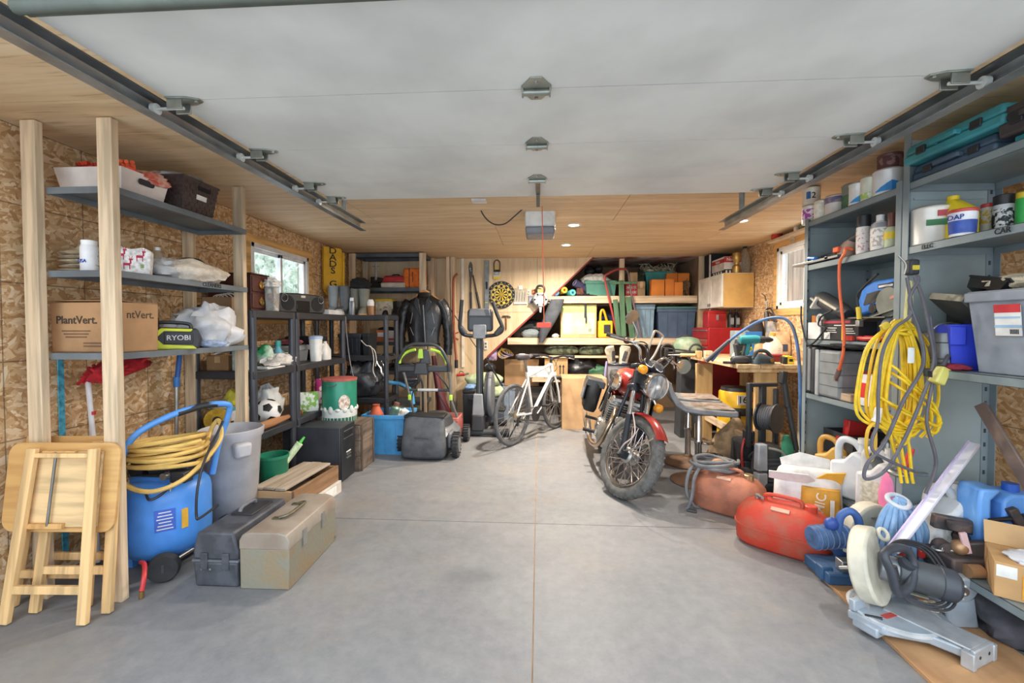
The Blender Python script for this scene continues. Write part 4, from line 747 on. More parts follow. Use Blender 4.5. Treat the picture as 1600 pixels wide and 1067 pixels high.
l, w_, d_, h_ = on_back(576, 412, 594, 451, 1.95); t = T('bench_vise', 'black iron vise on upper shelf of back wall shelving', 'vise', l); t.a('body', m('#2a2a2b', .5, .5), B(0, 0, 0, .18, .2, .08), B(-.05, 0, .08, .09, .12, .09), B(.06, -.06, .08, .08, .1, .07), bev=.01); t.a('screw', STL, C((-.03, 0, .17), (-.03, 0, .36), .012), C((-.08, 0, .33), (.02, 0, .33), .007)); t.a('jaw', STL, B(.0, 0, .12, .04, .16, .05))
l, w_, d_, h_ = on_back(594, 431, 633, 451, 1.95); t = T('lunch_cooler', 'red and cream domed cooler on upper back shelf', 'cooler', l); t.a('base', plas('#cfc4b2'), B(0, 0, 0, w_, .26, .08, tp=1.04), bev=.02); t.a('lid', plas('#b8383b'), B(0, 0, .08, w_, .26, .1, tp=.82), bev=.03); t.a('handle', BLK, TB([(-.06, 0, .175), (-.04, 0, .2), (.04, 0, .2), (.06, 0, .175)], .009))
l, w_, d_, h_ = on_back(631, 418, 662, 451, 1.95); t = T('orange_case', 'bright orange zipped case on upper back shelf', 'case', l - Vector((.02, 0, 0))); t.a('body', fab('#e2752c', .15), B(0, 0, 0, w_, .26, h_), bev=.03); t.a('zipper', BLK, B(-.05, 0, .005, .012, .264, h_ - .01), B(.0, -.131, h_ * .3, .012, .004, h_ * .5), bev=.002); t.a('patch', m('#e3c04a', .8), B(w_ / 2 + .001, 0, .06, .004, .1, .12))
l, w_, d_, h_ = on_back(585, 467, 610, 492, 1.57); t = T('paper_box', 'cream box with yellow top on middle back shelf', 'box', l); t.a('body', m('#d8d0bd', .7, 0, .2, 18), B(0, 0, 0, w_, .22, h_ - .03), bev=.003); t.a('lid', plas('#e0c02f'), B(0, 0, h_ - .03, w_ + .01, .23, .03), bev=.003); t.a('stamp', m('#a48d77', .8), B(-.04, -.1115, .06, .03, .001, .03), B(.03, -.1115, .1, .05, .001, .02))
for k, (px, lab) in enumerate(((613, 'left black work shoe on middle back shelf'), (622, 'right black work shoe on middle back shelf'))):
    t = boot(px, 6.2, '#202022', lab, .2, -30 + 25 * k, 'black work shoes', '#333335', 1.57)
l, w_, d_, h_ = on_back(587, 516, 606, 532, 1.19); t = carton('small_carton', 'orange and white small carton on lower back shelf', l, w_, .25, h_, '#cf7a4c', 0, None, False); t.a('printed_panel', PAPER, B(0, -.1265, .07, w_ * .8, .002, .06))
l, w_, d_, h_ = on_back(606, 517, 624, 532, 1.19); t = carton('small_carton', 'white and red small carton on lower back shelf', l, w_, .25, h_, '#d8cfca', 0, None, False); t.a('stripe', m('#b9504a'), B(0, -.1265, .02, w_, .002, .03))
one('dark_pouch', 'navy pouch lying on small cartons', 'pouch', PY(607, 516, 6.2), fab('#2b3148'), BL((0, 0, 0), (.13, .1, .05), .2, 87), sm=60)
t = T('saw_blade_plate', 'triangular dark steel plate leaning on low back shelf', 'plate', (PY(608, 560, 6.1).x, 6.12, .78)); t.a('plate', met('#55585c', .5), PR([(-.14, .02), (.0, .02), (.16, .36), (.05, .34), (.03, .1)], 0, .02, 'y'), B(-.08, .0, 0, .3, .2, .03), bev=.003)
one('black_tray', 'black plastic tray on low back shelf', 'tray', (PY(600, 570, 6.1).x + .2, 6.3, .78), BLK, OPEN(.4, .2, .08, .006, .85))
t = T('pressure_gauge', 'round dial gauge hanging below the low back shelf', 'gauge', PY(592, 604, 5.97)); t.a('case', met('#6b6e70'), C((0, 0, 0), (0, .03, 0), .055, n=22)); t.a('dial', PAPER, C((0, -.003, 0), (0, 0, 0), .045, n=22)); t.a('needle', INK, B(.01, -.006, 0, .004, .003, .04, ry=30)); t.a('cord', BLK, TB([(0, .02, .05), (.01, .01, .14), (.0, .02, .22)], .006))
# ---------------------------------------------------------------- leather jacket
q = PY(664, 447, 5.80); t = T('leather_jacket', 'black leather motorcycle jacket on wooden hanger in front of back shelf', 'jacket', (q.x, 5.78, PY(664, 540, 5.8).z)); LE = m('#222326', .32, 0, .35, 9, .25, 26); h0 = .0; HT = PY(664, 462, 5.8).z - t.o.location.z
t.a('body', LE, LOFT([(0, 0, -.0, .2, .1), (0, 0, .03, .215, .11), (0, 0, .05, .205, .1), (0, 0, .2, .225, .115), (0, 0, .4, .25, .12), (0, 0, HT - .14, .25, .11), (0, 0, HT - .06, .2, .085), (0, .01, HT, .09, .055), (0, .01, HT + .02, .075, .05)], 40, .022, 3, 14, 2.4), sm=70)
for s in (-1, 1):
    P0 = [(s * .2, 0, HT - .09), (s * .275, .0, HT - .2), (s * .31, -.01, .3), (s * .325, -.02, .08), (s * .315, -.03, -.1)]
    V, F = TB(P0, [.085, .055], 16, k=8); V = [tuple(Vector(v) + Vector((1, .6, 0)) * .014 * noise.noise(Vector((v[0] * 18, v[1] * 18, v[2] * 26)))) for v in V]
    t.a('sleeve', LE, (V, F), sm=70); t.a('cuff', m('#1b1b1d', .4), C((s * .315, -.03, -.12), (s * .318, -.028, -.07), .058, .06, 16))
    t.a('lapel', LE, PR([(s * .02, HT - .3), (s * .05, HT - .06), (s * .085, HT - .02), (s * .12, HT - .1), (s * .1, HT - .16)], -.115, -.1, 'y'), bev=.006); t.a('pocket_zip', STL, XF(B(0, 0, 0, .006, .006, .12), (s * .12, -.118, .14), (0, s * 22, 0)), XF(B(0, 0, 0, .005, .006, .14), (s * .16, -.116, .3), (0, -s * 12, 0)))
t.a('zipper', STL, XF(B(0, 0, 0, .009, .01, HT - .16), (.04, -.122, .03), (0, -3, 0))); t.a('waist_belt', m('#19191b', .4), LOFT([(0, 0, -.005, .218, .116), (0, 0, .04, .218, .116)], 30, 0, 0, 6, 2.4)); t.a('collar', LE, LOFT([(0, 0, HT - .02, .1, .07), (0, .01, HT + .04, .085, .06), (0, .01, HT + .035, .07, .045), (0, 0, HT - .01, .08, .05)], 24, .006), sm=60); t.a('lining', m('#3a3f4c', .8), LOFT([(0, 0, HT + .0, .07, .045), (0, 0, HT + .005, .05, .03)], 20))
hg = T('coat_hanger', 'light wooden coat hanger carrying the leather jacket', 'hanger', (q.x, 5.79, t.o.location.z + HT)); hg.a('shoulder_bar', wood('#d09a62', 0), TB([(-.19, 0, -.07), (-.09, 0, .01), (0, 0, .065), (.09, 0, .01), (.19, 0, -.07)], .016, 8)); hg.a('hook', STL, TB([(0, 0, .06), (0, 0, .1), (.02, .01, .13), (.03, .04, .14), (.03, .1, .13)], .004))
# ---------------------------------------------------------------- lawn mower (its rear and grass bag face the camera)
q = PZ(663, 716); t = T('lawn_mower', 'black battery lawn mower with lime green grips and grass bag', 'lawn mower', (q.x, 4.62, 0)); u_ = 4.5 / 680
LG = plas('#b5e04a'); MG = plas('#6f7276'); MD = plas('#3c3e42')
t.a('grass_bag', m('#55585d', .75, 0, .2, 12, .2, 90), LOFT([(-.0, -.05, .01, .21, .1), (0, -.07, .06, .235, .13), (0, -.06, .2, .225, .125), (0, -.03, .38, .215, .1), (0, -.01, .45, .205, .09)], 36, .02, 2, 7, 5), sm=60); t.a('bag_frame', BLK, B(0, .0, .43, .43, .2, .03), bev=.008); t.a('bag_handle', m('#44474b'), B(-.0, -.19, .235, .15, .012, .02), bev=.004)
t.a('deck', MG, LOFT([(.02, .35, .07, .28, .36), (.02, .35, .2, .27, .35), (.02, .36, .27, .2, .28)], 30, 0, 0, 6, 3)); t.a('motor_cover', MD, LOFT([(.02, .4, .26, .19, .24), (.02, .4, .36, .16, .2), (.02, .4, .4, .1, .12)], 26, 0, 0, 6, 3))
for sx in (-1, 1):
    for yy, r_ in ((-.0, .13), (.66, .1)):
        w2 = t.a('wheel', m('#38393c', .8), C((.02 + sx * .28, yy + (.12 if sx < 0 else 0), r_), (.02 + sx * .34, yy + (.12 if sx < 0 else 0), r_), r_, n=26), bev=.01); t.a('hub', MG, C((.02 + sx * .342, yy + (.12 if sx < 0 else 0), r_), (.02 + sx * .346, yy + (.12 if sx < 0 else 0), r_), r_ * .6, n=20), sub=w2); t.a('tread', m('#2a2b2d', .9), *[XF(B(0, 0, r_ - .004, .066, .012, .012), (.02 + sx * .31, yy + (.12 if sx < 0 else 0), r_), (k * 18, 0, 0)) for k in range(20)], sub=w2)
    t.a('side_frame', MG, B(.02 + sx * .24, .08, .1, .04, .22, .16), bev=.015)
X = lambda px: (px - 663) * u_
Zq = lambda py: 1.4 - (py - 511) * u_
for s, xs in ((-1, (639, 636, 629)), (1, (712, 704, 704))):
    t.a('lower_tube', STL, TB([(X(xs[0]), .1, Zq(660)), (X(xs[1]), .02, Zq(628)), (X(xs[2]), -.06, Zq(584))], .014, 10)); t.a('clamp', LG, B(X(xs[1]), .0, Zq(626) - .03, .03, .05, .06), bev=.008)
    t.a('grip_trigger', LG, TB([(X(663) + s * .25, -.12, Zq(569)), (X(663) + s * .235, -.12, Zq(560)), (X(663) + s * .17, -.11, Zq(551)), (X(663) + s * .08, -.11, Zq(547))], .015, 8))
t.a('handle_bar', MD, TB([(X(623), -.1, Zq(582)), (X(623), -.12, Zq(568)), (X(633), -.14, Zq(548)), (X(646), -.14, Zq(539)), (X(663), -.14, Zq(538)), (X(681), -.14, Zq(539)), (X(694), -.14, Zq(548)), (X(703), -.12, Zq(568)), (X(704), -.1, Zq(582))], .017, 10))
t.a('control_panel', MD, B(0, -.08, Zq(583), .56, .05, .07), B(-.02, -.1, Zq(587), .16, .09, .13, tp=.75), B(.02, -.09, Zq(571), .12, .07, .16, tp=.6), bev=.015); t.a('battery_latch', LG, B(-.02, -.135, Zq(561), .06, .02, .1, tp=.7), bev=.006)
t.a('crossbar', m('#c9cacb', .35, .5), C((X(650), -.0, Zq(614)), (X(683), .0, Zq(614)), .017)); t.a('crossbar_sleeve', MD, C((X(634), .0, Zq(614)), (X(650), .0, Zq(614)), .015), C((X(683), .0, Zq(614)), (X(704), .0, Zq(614)), .015)); t.a('cable', BLK, TB([(X(648), -.06, Zq(585)), (X(651), -.02, Zq(600)), (X(640), .02, Zq(620)), (X(637), .05, Zq(645))], .006), TB([(X(682), -.06, Zq(585)), (X(697), -.02, Zq(605)), (X(706), .04, Zq(630)), (X(711), .08, Zq(652))], .008))
# things behind the mower
q = PY(632, 600, 5.5); t = T('folding_chair', 'black oval backed folding chair behind the lawn mower handle', 'chair', (q.x, 5.62, .58)); t.a('shell', BLK2, XF(PR([(.19 * math.cos(i * .314) * (1 if math.sin(i * .314) < 0 else .9), .17 * math.sin(i * .314) + .18) for i in range(20)], 0, .04, 'y')), bev=.012); t.a('cushion', m('#3a3d45', .7), XF(PR([(.15 * math.cos(i * .314), .13 * math.sin(i * .314) + .18) for i in range(20)], -.02, 0, 'y')), bev=.008); t.a('frame', BLK, TB([(0.17, .03, .14), (.2, .02, .0), (.2, .02, -.57)], .014), TB([(-.17, .03, .14), (-.2, .02, 0), (-.2, .02, -.57)], .014))
q = PZ(700, 672); t = tote('milk_crate', 'faded red plastic milk crate behind the lawn mower', (PY(697, 640, 5.35).x, 5.4, 0), .34, .34, .29, '#c0766d', 0, None, 0, 1, 'crate'); t.a('grid', plas('#c0766d'), *[B(-.15 + .05 * k, -.17, .03, .012, .012, .2) for k in range(7)], *[B(0, -.17, .04 + .06 * k, .33, .012, .012) for k in range(4)], *[B(.17, -.15 + .05 * k, .03, .012, .012, .2) for k in range(7)])
t = T('maroon_case', 'dark maroon curved instrument case leaning behind the lawn mower', 'case', (PY(692, 630, 5.72).x, 5.75, 0), rot=(-4, -6, 0)); t.a('body', m('#5a2227', .4, 0, .2, 10), LOFT([(.03, 0, .0, .09, .07), (.03, 0, .2, .11, .08), (.01, 0, .4, .07, .07), (-.01, 0, .6, .05, .06), (-.03, 0, .8, .04, .05), (-.04, 0, 1.02, .03, .04)], 20), sm=60); t.a('strap', BLK, TB([(.0, -.08, .5), (.08, -.1, .35), (.14, -.08, .15)], .008))
# ================================================================ BACK WALL, CENTRE
WY = 6.585
def onw(px, py): return PY(px, py, WY)
q = PY(707, 600, 6.4); t = T('lumber_pillar', 'lumber pillar standing between the jacket and the exercise bike', 'pillar', (q.x - .02, 6.44, 0)); t.a('stud', LUM[0], B(-.04, 0, 0, .05, .12, ZC - .005), bev=.003); t.a('stud', LUM[0], B(.03, 0, 0, .07, .09, ZC - .005), bev=.003)
q = PY(712, 575, 6.33); zt = PY(709, 430, 6.33).z; t = T('garden_hoe', 'red metal rod with hooked top and black grip on the lumber pillar', 'tool', (q.x, 6.33, q.z)); t.a('rod', m('#9b4a34', .5), TB([(.01, 0, .1), (-.01, 0, .35), (-.03, 0, .7), (-.03, 0, zt - q.z - .12), (-.01, 0, zt - q.z - .02), (.03, 0, zt - q.z + .02)], .017, 8)); t.a('grip', BLK, C((.012, 0, 0), (.01, 0, .12), .026)); t.a('cross_strap', m('#a8503a', .6), B(-.0, .0, .42, .09, .01, .03, ry=25), B(.0, .01, .5, .1, .01, .02, ry=-20))
v0, v1 = PY(703, 482, 6.365), PY(746, 545, 6.365); t = T('fishing_rod', 'thin black rod slanting across the wall beside the lumber pillar', 'rod', v1); t.a('rod', BLK, C((0, 0, 0), v0 - v1, .007)); t.a('butt', BLK, C((0, 0, 0), (v0 - v1) * -.12, .012))
v0, v1 = onw(723, 403), onw(724, 574); one('trim_strip', 'white vertical plastic strip on the back plywood wall', 'strip', (v0.x, WY, v1.z), plas('#e6dfd2'), B(0, 0, 0, .042, .02, v0.z - v1.z), bev=.003)
# bolt cutters
h_ = onw(735, 420); t = T('bolt_cutters', 'bolt cutters with black handles hung on the back wall', 'cutters', h_); rel = lambda px, py: onw(px, py) - h_
t.a('jaw', met('#5b5a58', .5), PR([(-.015, -.12), (.03, -.12), (.035, .0), (.03, .06), (.01, .11), (-.01, .09), (-.025, .03)], -.012, .012, 'y'), bev=.003); t.a('pivot', STL, C((0, -.016, 0), (0, .014, 0), .014), C((.01, -.016, -.03), (.01, .014, -.03), .01))
for p, e in ((rel(735, 430), rel(736, 483)), (rel(739, 430), rel(750, 483))): t.a('handle', m('#5c4a40', .6), C(p, p + (e - p) * .55, .013)); t.a('grip', BLK, C(p + (e - p) * .5, e, .018))
v0, v1 = onw(757, 407), onw(764, 482); w_ = v1.x - v0.x; t = T('spirit_level', 'grey aluminium spirit level hung on the back wall by the dartboard', 'level', ((v0.x + v1.x) / 2, WY - .005, v1.z)); hh = v0.z - v1.z
t.a('frame', met('#85888a', .45), B(0, 0, 0, w_, .028, hh), bev=.003); t.a('hand_hole', m('#2b2b2c', .8), PR(rr(-.016, hh * .4, .016, hh * .56, .015), -.0155, -.0135, 'y')); t.a('vial', m('#b9c24a', .2), C((-.02, -.016, hh * .9), (.02, -.016, hh * .9), .009), C((-.02, -.016, hh * .12), (.02, -.016, hh * .12), .009))
q = onw(776.5, 436); w_ = .105; t = T('padlock_card', 'long shackle padlock on yellow and white card above dartboard', 'padlock', q); t.a('card', m('#dedad0', .7), B(0, 0, 0, w_, .006, .165)); t.a('yellow_band', plas('#dcc23a'), B(0, -.004, .0, w_, .003, .04), B(0, -.004, .14, w_, .003, .025)); t.a('black_band', INK, B(0, -.004, .11, w_, .003, .032)); t.a('shackle', m('#7a5a3a', .5), TB([(-.04, -.01, .13), (-.045, -.01, .2), (-.038, -.01, .26), (0, -.01, .285), (.038, -.01, .26), (.045, -.01, .2), (.04, -.01, .13)], .010)); t.a('lock_body', met('#9a9a98'), B(0, -.015, .06, .07, .02, .045), bev=.004)
# dartboard
q = onw(783.5, 460.5); t = T('dartboard', 'round yellow and black dartboard on the back plywood wall', 'dartboard', (q.x, WY - .012, q.z)); r_ = .205
def ring(r0, r1, a0, a1, d): 
    n = 4; P = [(r1 * math.sin(a0 + (a1 - a0) * i / n), r1 * math.cos(a0 + (a1 - a0) * i / n)) for i in range(n + 1)] + [(r0 * math.sin(a0 + (a1 - a0) * i / n), r0 * math.cos(a0 + (a1 - a0) * i / n)) for i in range(n, -1, -1)]
    return PR(P, -d, 0, 'y')
t.a('board', m('#2a2826', .8), C((0, 0, 0), (0, .028, 0), r_, n=44)); YL = m('#d8bb3e', .7); BK = m('#232122', .8); st = 2 * math.pi / 20
t.a('yellow_segment', YL, *[ring(a, b_, (k - .5) * st, (k + .5) * st, .003) for k in range(20) for a, b_ in (((.02, .093), (.108, .15)) if k % 2 else ((.093, .108), (.15, .164)))]); t.a('black_segment', BK, *[ring(a, b_, (k - .5) * st, (k + .5) * st, .003) for k in range(20) for a, b_ in (((.093, .108), (.15, .164)) if k % 2 else ((.02, .093), (.108, .15)))]); t.a('bull', m('#b98f2c'), C((0, -.005, 0), (0, 0, 0), .02)); t.a('wire_ring', STL, *[XF(TO((0, 0, 0), rad, .0016, n=36, k=4), (0, -.004, 0), (90, 0, 0)) for rad in (.093, .108, .15, .164)])
for k, n_ in enumerate((20, 1, 18, 4, 13, 6, 10, 15, 2, 17, 3, 19, 7, 16, 8, 11, 14, 9, 12, 5)): t.t(str(n_), .027, (.184 * math.sin(k * st), -.0015, .184 * math.cos(k * st)), FR, m('#cfc48f'), name='number')
q = onw(813.5, 475); t = T('dart_pack', 'clear plastic pack of darts pinned right of the dartboard', 'package', q); t.a('bag', m('#d8d2c0', .2, 0, .1, trans=.3, alpha=.55), B(0, 0, .02, .2, .012, .22), bev=.004); t.a('card', PAPER, B(0, -.004, .0, .2, .008, .025), B(0, -.004, .22, .06, .008, .06)); t.a('dart', m('#8d8f96', .4), *[C((-.06 + .04 * k, -.008, .05), (-.05 + .04 * k, -.008, .18), .005) for k in range(4)])
for k, (px, py, ww, hh, c, c2, lab) in enumerate(((826, 456, .035, .06, '#e3ddd5', '#a03b3a', 'small white card with dark dot right of the dart pack'), (834.5, 456, .06, .07, '#b6463e', '#d9b95a', 'small red and yellow packet on the back wall'), (830, 468, .085, .12, '#777c92', '#a8a4a8', 'blue grey blister pack on the back wall'))):
    q = onw(px, py + hh * 50); t = T('blister_pack', lab, 'packet', q); t.a('card', m(c, .6), B(0, 0, 0, ww, .008, hh), bev=.001); t.a('print', m(c2, .6), B(0, -.005, hh * .3, ww * .55, .003, hh * .35))
q = PY(844.5, 468, 6.5); t = T('hanging_scale', 'round silver dial gauge with dark handle hung beside the stair diagonal', 'gauge', (q.x, 6.5, q.z)); t.a('disc', m('#b9b9b6', .4, .4), XF(TO((0, 0, 0), .088, .03, n=28, k=10), (0, 0, 0), (90, 0, 0)), C((0, -.01, 0), (0, .02, 0), .1, n=28)); t.a('dial', plas('#e2e2e0'), C((0, -.02, 0), (0, -.01, 0), .045, n=24)); t.a('rivet', BLK, *[SP((.085 * math.cos(k * 1.05), -.03, .085 * math.sin(k * 1.05)), .014, 8, 6) for k in range(6)])
t.a('handle', BLK, TB([(-.045, 0, .1), (-.055, 0, .16), (-.03, 0, .2), (.03, 0, .2), (.055, 0, .16), (.045, 0, .1)], .018)); t.a('yellow_band', plas('#d9bb4a'), B(0, -.005, .1, .08, .02, .05)); t.a('side_knob', BLK, C((-.14, 0, -.02), (-.1, 0, -.02), .02), C((.1, 0, -.02), (.14, 0, -.02), .02)); t.a('pointer', plas('#e4e4e2'), PR([(-.02, -.1), (.02, -.1), (.012, -.19), (-.012, -.19)], -.01, .01, 'y'), bev=.002); t.a('mount', STL, C((0, 0, 0), (0, .08, 0), .02))
q = onw(791, 515); t = T('claw_hammer', 'small hammer with wooden handle hung on the back wall', 'hammer', q); t.a('handle', wood('#8f6138'), C((0, 0, 0), (-.0, 0, .2), .011)); t.a('head', met('#5d5a57'), C((-.055, 0, .2), (.03, 0, .2), .014), PR([(.03, .19), (.07, .185), (.065, .2), (.03, .212)], -.01, .01, 'y'))
q = onw(759, 546); t = T('wall_outlet', 'white wall outlet on back plywood below the exercise bike console', 'outlet', q); t.a('plate', plas('#d9d6cf'), B(0, 0, 0, .05, .01, .13), bev=.003); t.a('socket', m('#5b5a58'), B(0, -.006, .025, .026, .004, .03), B(0, -.006, .075, .026, .004, .03))
# ---------------------------------------------------------------- exercise bike / elliptical
q = PZ(758, 679); t = T('exercise_bike', 'black and grey upright exercise machine with dark console', 'exercise machine', (q.x, 5.5, 0)); ex = 5.5 / 680; X = lambda px: (px - 758) * ex; Zq = lambda py: 1.4 - (py - 511) * ex + .005
t.a('stabilizer', m('#3b3d41', .5), C((-.26, 0, .055), (.27, 0, .055), .04, n=16)); t.a('end_cap', BLK, C((-.31, 0, .055), (-.24, 0, .055), .05, n=16), C((.12, 0, .055), (.18, 0, .055), .055, n=16), C((.25, 0, .055), (.32, 0, .055), .05, n=16))
t.a('base_boot', BLK2, B(X(748), .05, .08, .16, .22, .2, tp=.86), bev=.015); t.a('lower_column', GRY, B(X(748), .08, .26, .15, .2, .28, tp=.8), bev=.012); t.a('column', m('#2b2e33', .4), B(X(749.5), .1, .52, .085, .09, .85), bev=.008); t.a('column_stripe', m('#5a5d63', .4), B(X(749.5), .05, .55, .02, .008, .8))
t.a('drum', m('#6b6e73', .6), C((X(761), .3, .5), (X(768), .3, .5), .3, n=34), bev=.02); t.a('drum_cover', BLK2, C((X(757), .3, .5), (X(761), .3, .5), .29, n=34)); t.a('frame_rail', BLK, C((0, .1, .12), (0, .6, .12), .04), C((-.25, .6, .05), (.25, .6, .05), .04)); t.a('pedal', BLK, B(.2, .35, .28, .1, .3, .03), B(-.22, .5, .4, .1, .3, .03), bev=.01)
t.a('console', m('#23262d', .35), PR(rr(X(732), Zq(519), X(772), Zq(484), .04), -.03, .06, 'y'), bev=.015); t.a('console_hood', m('#6f737a', .5), PR([(X(734), Zq(495)), (X(769), Zq(495)), (X(767), Zq(483)), (X(736), Zq(483))], -.045, .07, 'y'), bev=.012); t.a('display', m('#14171d', .12), PR(rr(X(736), Zq(515), X(768), Zq(497), .02), -.034, -.03, 'y')); t.a('console_neck', m('#7e838b', .45), PR(rr(X(741), Zq(530), X(762), Zq(508), .02), -.06, .05, 'y'), bev=.01)
t.a('handlebar', BLK, TB([(X(741), -.05, Zq(526)), (X(727), -.08, Zq(523)), (X(722), -.1, Zq(513)), (X(724), -.12, Zq(490)), (X(726), -.13, Zq(470))], .024, 10), TB([(X(762), -.05, Zq(526)), (X(780), -.08, Zq(523)), (X(788), -.1, Zq(514)), (X(780), -.12, Zq(492)), (X(774), -.13, Zq(474))], .024, 10)); t.a('grip_pad', m('#3a3c42', .7), C((X(722.5), -.1, Zq(512)), (X(730), -.09, Zq(522)), .035), C((X(787), -.1, Zq(513)), (X(778), -.09, Zq(523)), .035))
t.a('swing_arm', met('#55585c'), C((X(760), .05, 1.0), (X(785), .2, .62), .012))
# ---------------------------------------------------------------- bicycle
a, b_ = PZ(801, 696), PZ(869, 669); t = T('bicycle', 'white hybrid bicycle standing on the concrete in front of shelves', 'bicycle', (a.x, a.y, 0), math.degrees(math.atan2(b_.y - a.y, b_.x - a.x))); WB = (b_ - a).length; Rw = .365; WP = plas('#dcd9d6', .35)
for name, x in (('rear_wheel', 0), ('front_wheel', WB)):
    w2 = t.a('tyre', m('#55565a', .85, 0, .2, 30), XF(TO((0, 0, 0), Rw - .02, .02, n=48, k=8), (x, 0, Rw), (90, 0, 0)))
    t.a('rim', met('#8f9193', .3), XF(L([(Rw - .055, -.01), (Rw - .038, -.012), (Rw - .036, .012), (Rw - .055, .01), (Rw - .055, -.01)], 48, cap=False), (x, 0, Rw), (90, 0, 0)), sub=w2)
    s_ = t.a('spoke', met('#c9c9c7', .3), *[C((x + .02 * math.cos(k * .262 + (.5 if k % 2 else -.5)), (.025 if k % 2 else -.025), Rw + .02 * math.sin(k * .262 + (.5 if k % 2 else -.5))), (x + (Rw - .05) * math.cos(k * .262), 0, Rw + (Rw - .05) * math.sin(k * .262)), .0022, n=4, cap=False) for k in range(24)], sub=w2); s_['kind'] = 'stuff'
    t.a('hub', met('#8b8c8d'), C((x, -.045, Rw), (x, .045, Rw), .022), sub=w2)
bb = Vector((.44, 0, .31)); se = Vector((.31, 0, .84)); hd = Vector((.92, 0, .90)); hb = Vector((.95, 0, .78)); rx = Vector((0, 0, Rw)); fx = Vector((WB, 0, Rw))
t.a('frame', WP, C(bb, se, .019), C(bb, hb, .022), C(se + (bb - se) * .1, hd, .019), C(hd, hb, .024), *[C(bb + Vector((0, s * .02, 0)), rx + Vector((0, s * .06, 0)), .012) for s in (-1, 1)], *[C(se + (bb - se) * .15 + Vector((0, s * .015, 0)), rx + Vector((0, s * .06, 0)), .010) for s in (-1, 1)])
t.a('fork', WP, *[TB([hb + Vector((0, s * .03, -.02)), (hb + fx) / 2 + Vector((0, s * .055, 0)), fx + Vector((0, s * .055, 0))], .014) for s in (-1, 1)], B(.955, 0, .745, .05, .1, .04)); t.a('seat_post', STL, C(se, se + Vector((-.05, 0, .17)), .014)); sp_ = se + Vector((-.06, 0, .19))
t.a('saddle', m('#4b4549', .6), LOFT([(sp_.x - .02, 0, sp_.z - .03, .1, .05), (sp_.x - .02, 0, sp_.z, .13, .085), (sp_.x - .03, 0, sp_.z + .03, .11, .08), (sp_.x - .04, 0, sp_.z + .04, .06, .05)], 20), SP((sp_.x + .12, 0, sp_.z + .005), (.08, .025, .025)), sm=60); t.a('saddle_panel', plas('#cfcfcf'), SP((sp_.x - .05, 0, sp_.z + .025), (.07, .05, .022)))
t.a('stem', BLK, C(hd, hd + Vector((-.01, 0, .05)), .018), C(hd + Vector((-.01, 0, .05)), hd + Vector((.06, 0, .08)), .016)); hc = hd + Vector((.06, 0, .08)); t.a('handlebar', BLK, TB([hc + Vector((-.06, -.33, .03)), hc + Vector((0, -.15, .03)), hc, hc + Vector((0, .15, .03)), hc + Vector((-.06, .33, .03))], .013)); t.a('grip', BLK2, *[C(hc + Vector((-.06, s * .34, .03)), hc + Vector((-.03, s * .22, .03)), .018) for s in (-1, 1)]); t.a('brake_lever', STL, *[TB([hc + Vector((0, s * .18, .02)), hc + Vector((.05, s * .22, 0)), hc + Vector((.03, s * .3, -.01))], .007) for s in (-1, 1)])
t.a('chainring', m('#2b2b2d', .5), C(bb + Vector((0, -.06, 0)), bb + Vector((0, -.052, 0)), .095, n=28)); t.a('crank', STL, C(bb + Vector((0, -.07, 0)), bb + Vector((.14, -.075, .09)), .011), C(bb + Vector((0, .07, 0)), bb + Vector((-.14, .075, -.09)), .011)); t.a('pedal', BLK, B(bb.x + .14, -.12, bb.z + .08, .09, .08, .02), B(bb.x - .14, .12, bb.z - .1, .09, .08, .02)); t.a('cassette', met('#c2b69a'), C((0, -.06, Rw), (0, -.03, Rw), .055, .04, 22)); t.a('chain', m('#5a5650', .5, .6), C((0, -.045, Rw + .045), bb + Vector((0, -.055, .085)), .006, n=5), C((0, -.045, Rw - .045), bb + Vector((0, -.055, -.085)), .006, n=5)); t.a('derailleur', BLK, B(.02, -.06, Rw - .13, .03, .015, .1)); t.a('kickstand', m('#3c3c3d'), C((.25, .05, .3), (.2, .2, .0), .009)); t.a('cable', BLK, TB([hc + Vector((.02, .1, .02)), hc + Vector((.12, .05, -.05)), hc + Vector((.1, 0, -.15)), hb], .004), TB([hc + Vector((.02, -.1, .02)), hc + Vector((.1, -.02, -.02)), hc + Vector((.05, 0, -.12))], .004))
# ---------------------------------------------------------------- pile under the stairs, left
q = PY(735, 660, 6.0); t = T('trash_bin', 'black upright bin with blue top behind the exercise machine', 'bin', (PY(733, 640, 6.0).x, 6.1, 0)); t.a('body', m('#34363b', .5), B(0, 0, 0, .15, .28, .48, tp=1.08), bev=.015); t.a('lid', BLK, B(0, 0, .48, .17, .3, .05), bev=.012); t.a('cloth', fab('#7fa3cf'), BL((0, 0, .52), (.07, .12, .07), .2, 3), sm=60)
for k in range(2): one('sleeping_bag', ('lower', 'upper')[k] + ' pale green folded cushion behind the exercise machine', 'cushion', (PY(757, 590, 6.4).x, 6.36, .38 + .165 * k), fab('#b9c79f', .15), BL((0, 0, 0), (.30 - .03 * k, .15, .185), .12, 91 + k, 1.5, crease=.4), sm=60)
t = T('storage_trunk', 'plain low box under the pale green cushions', 'box', (PY(757, 620, 6.4).x, 6.38, 0)); t.a('body', m('#4d5560', .7), B(0, 0, 0, .56, .34, .36), bev=.01); t.a('lid', m('#434a54', .7), B(0, 0, .34, .58, .36, .04), bev=.008)
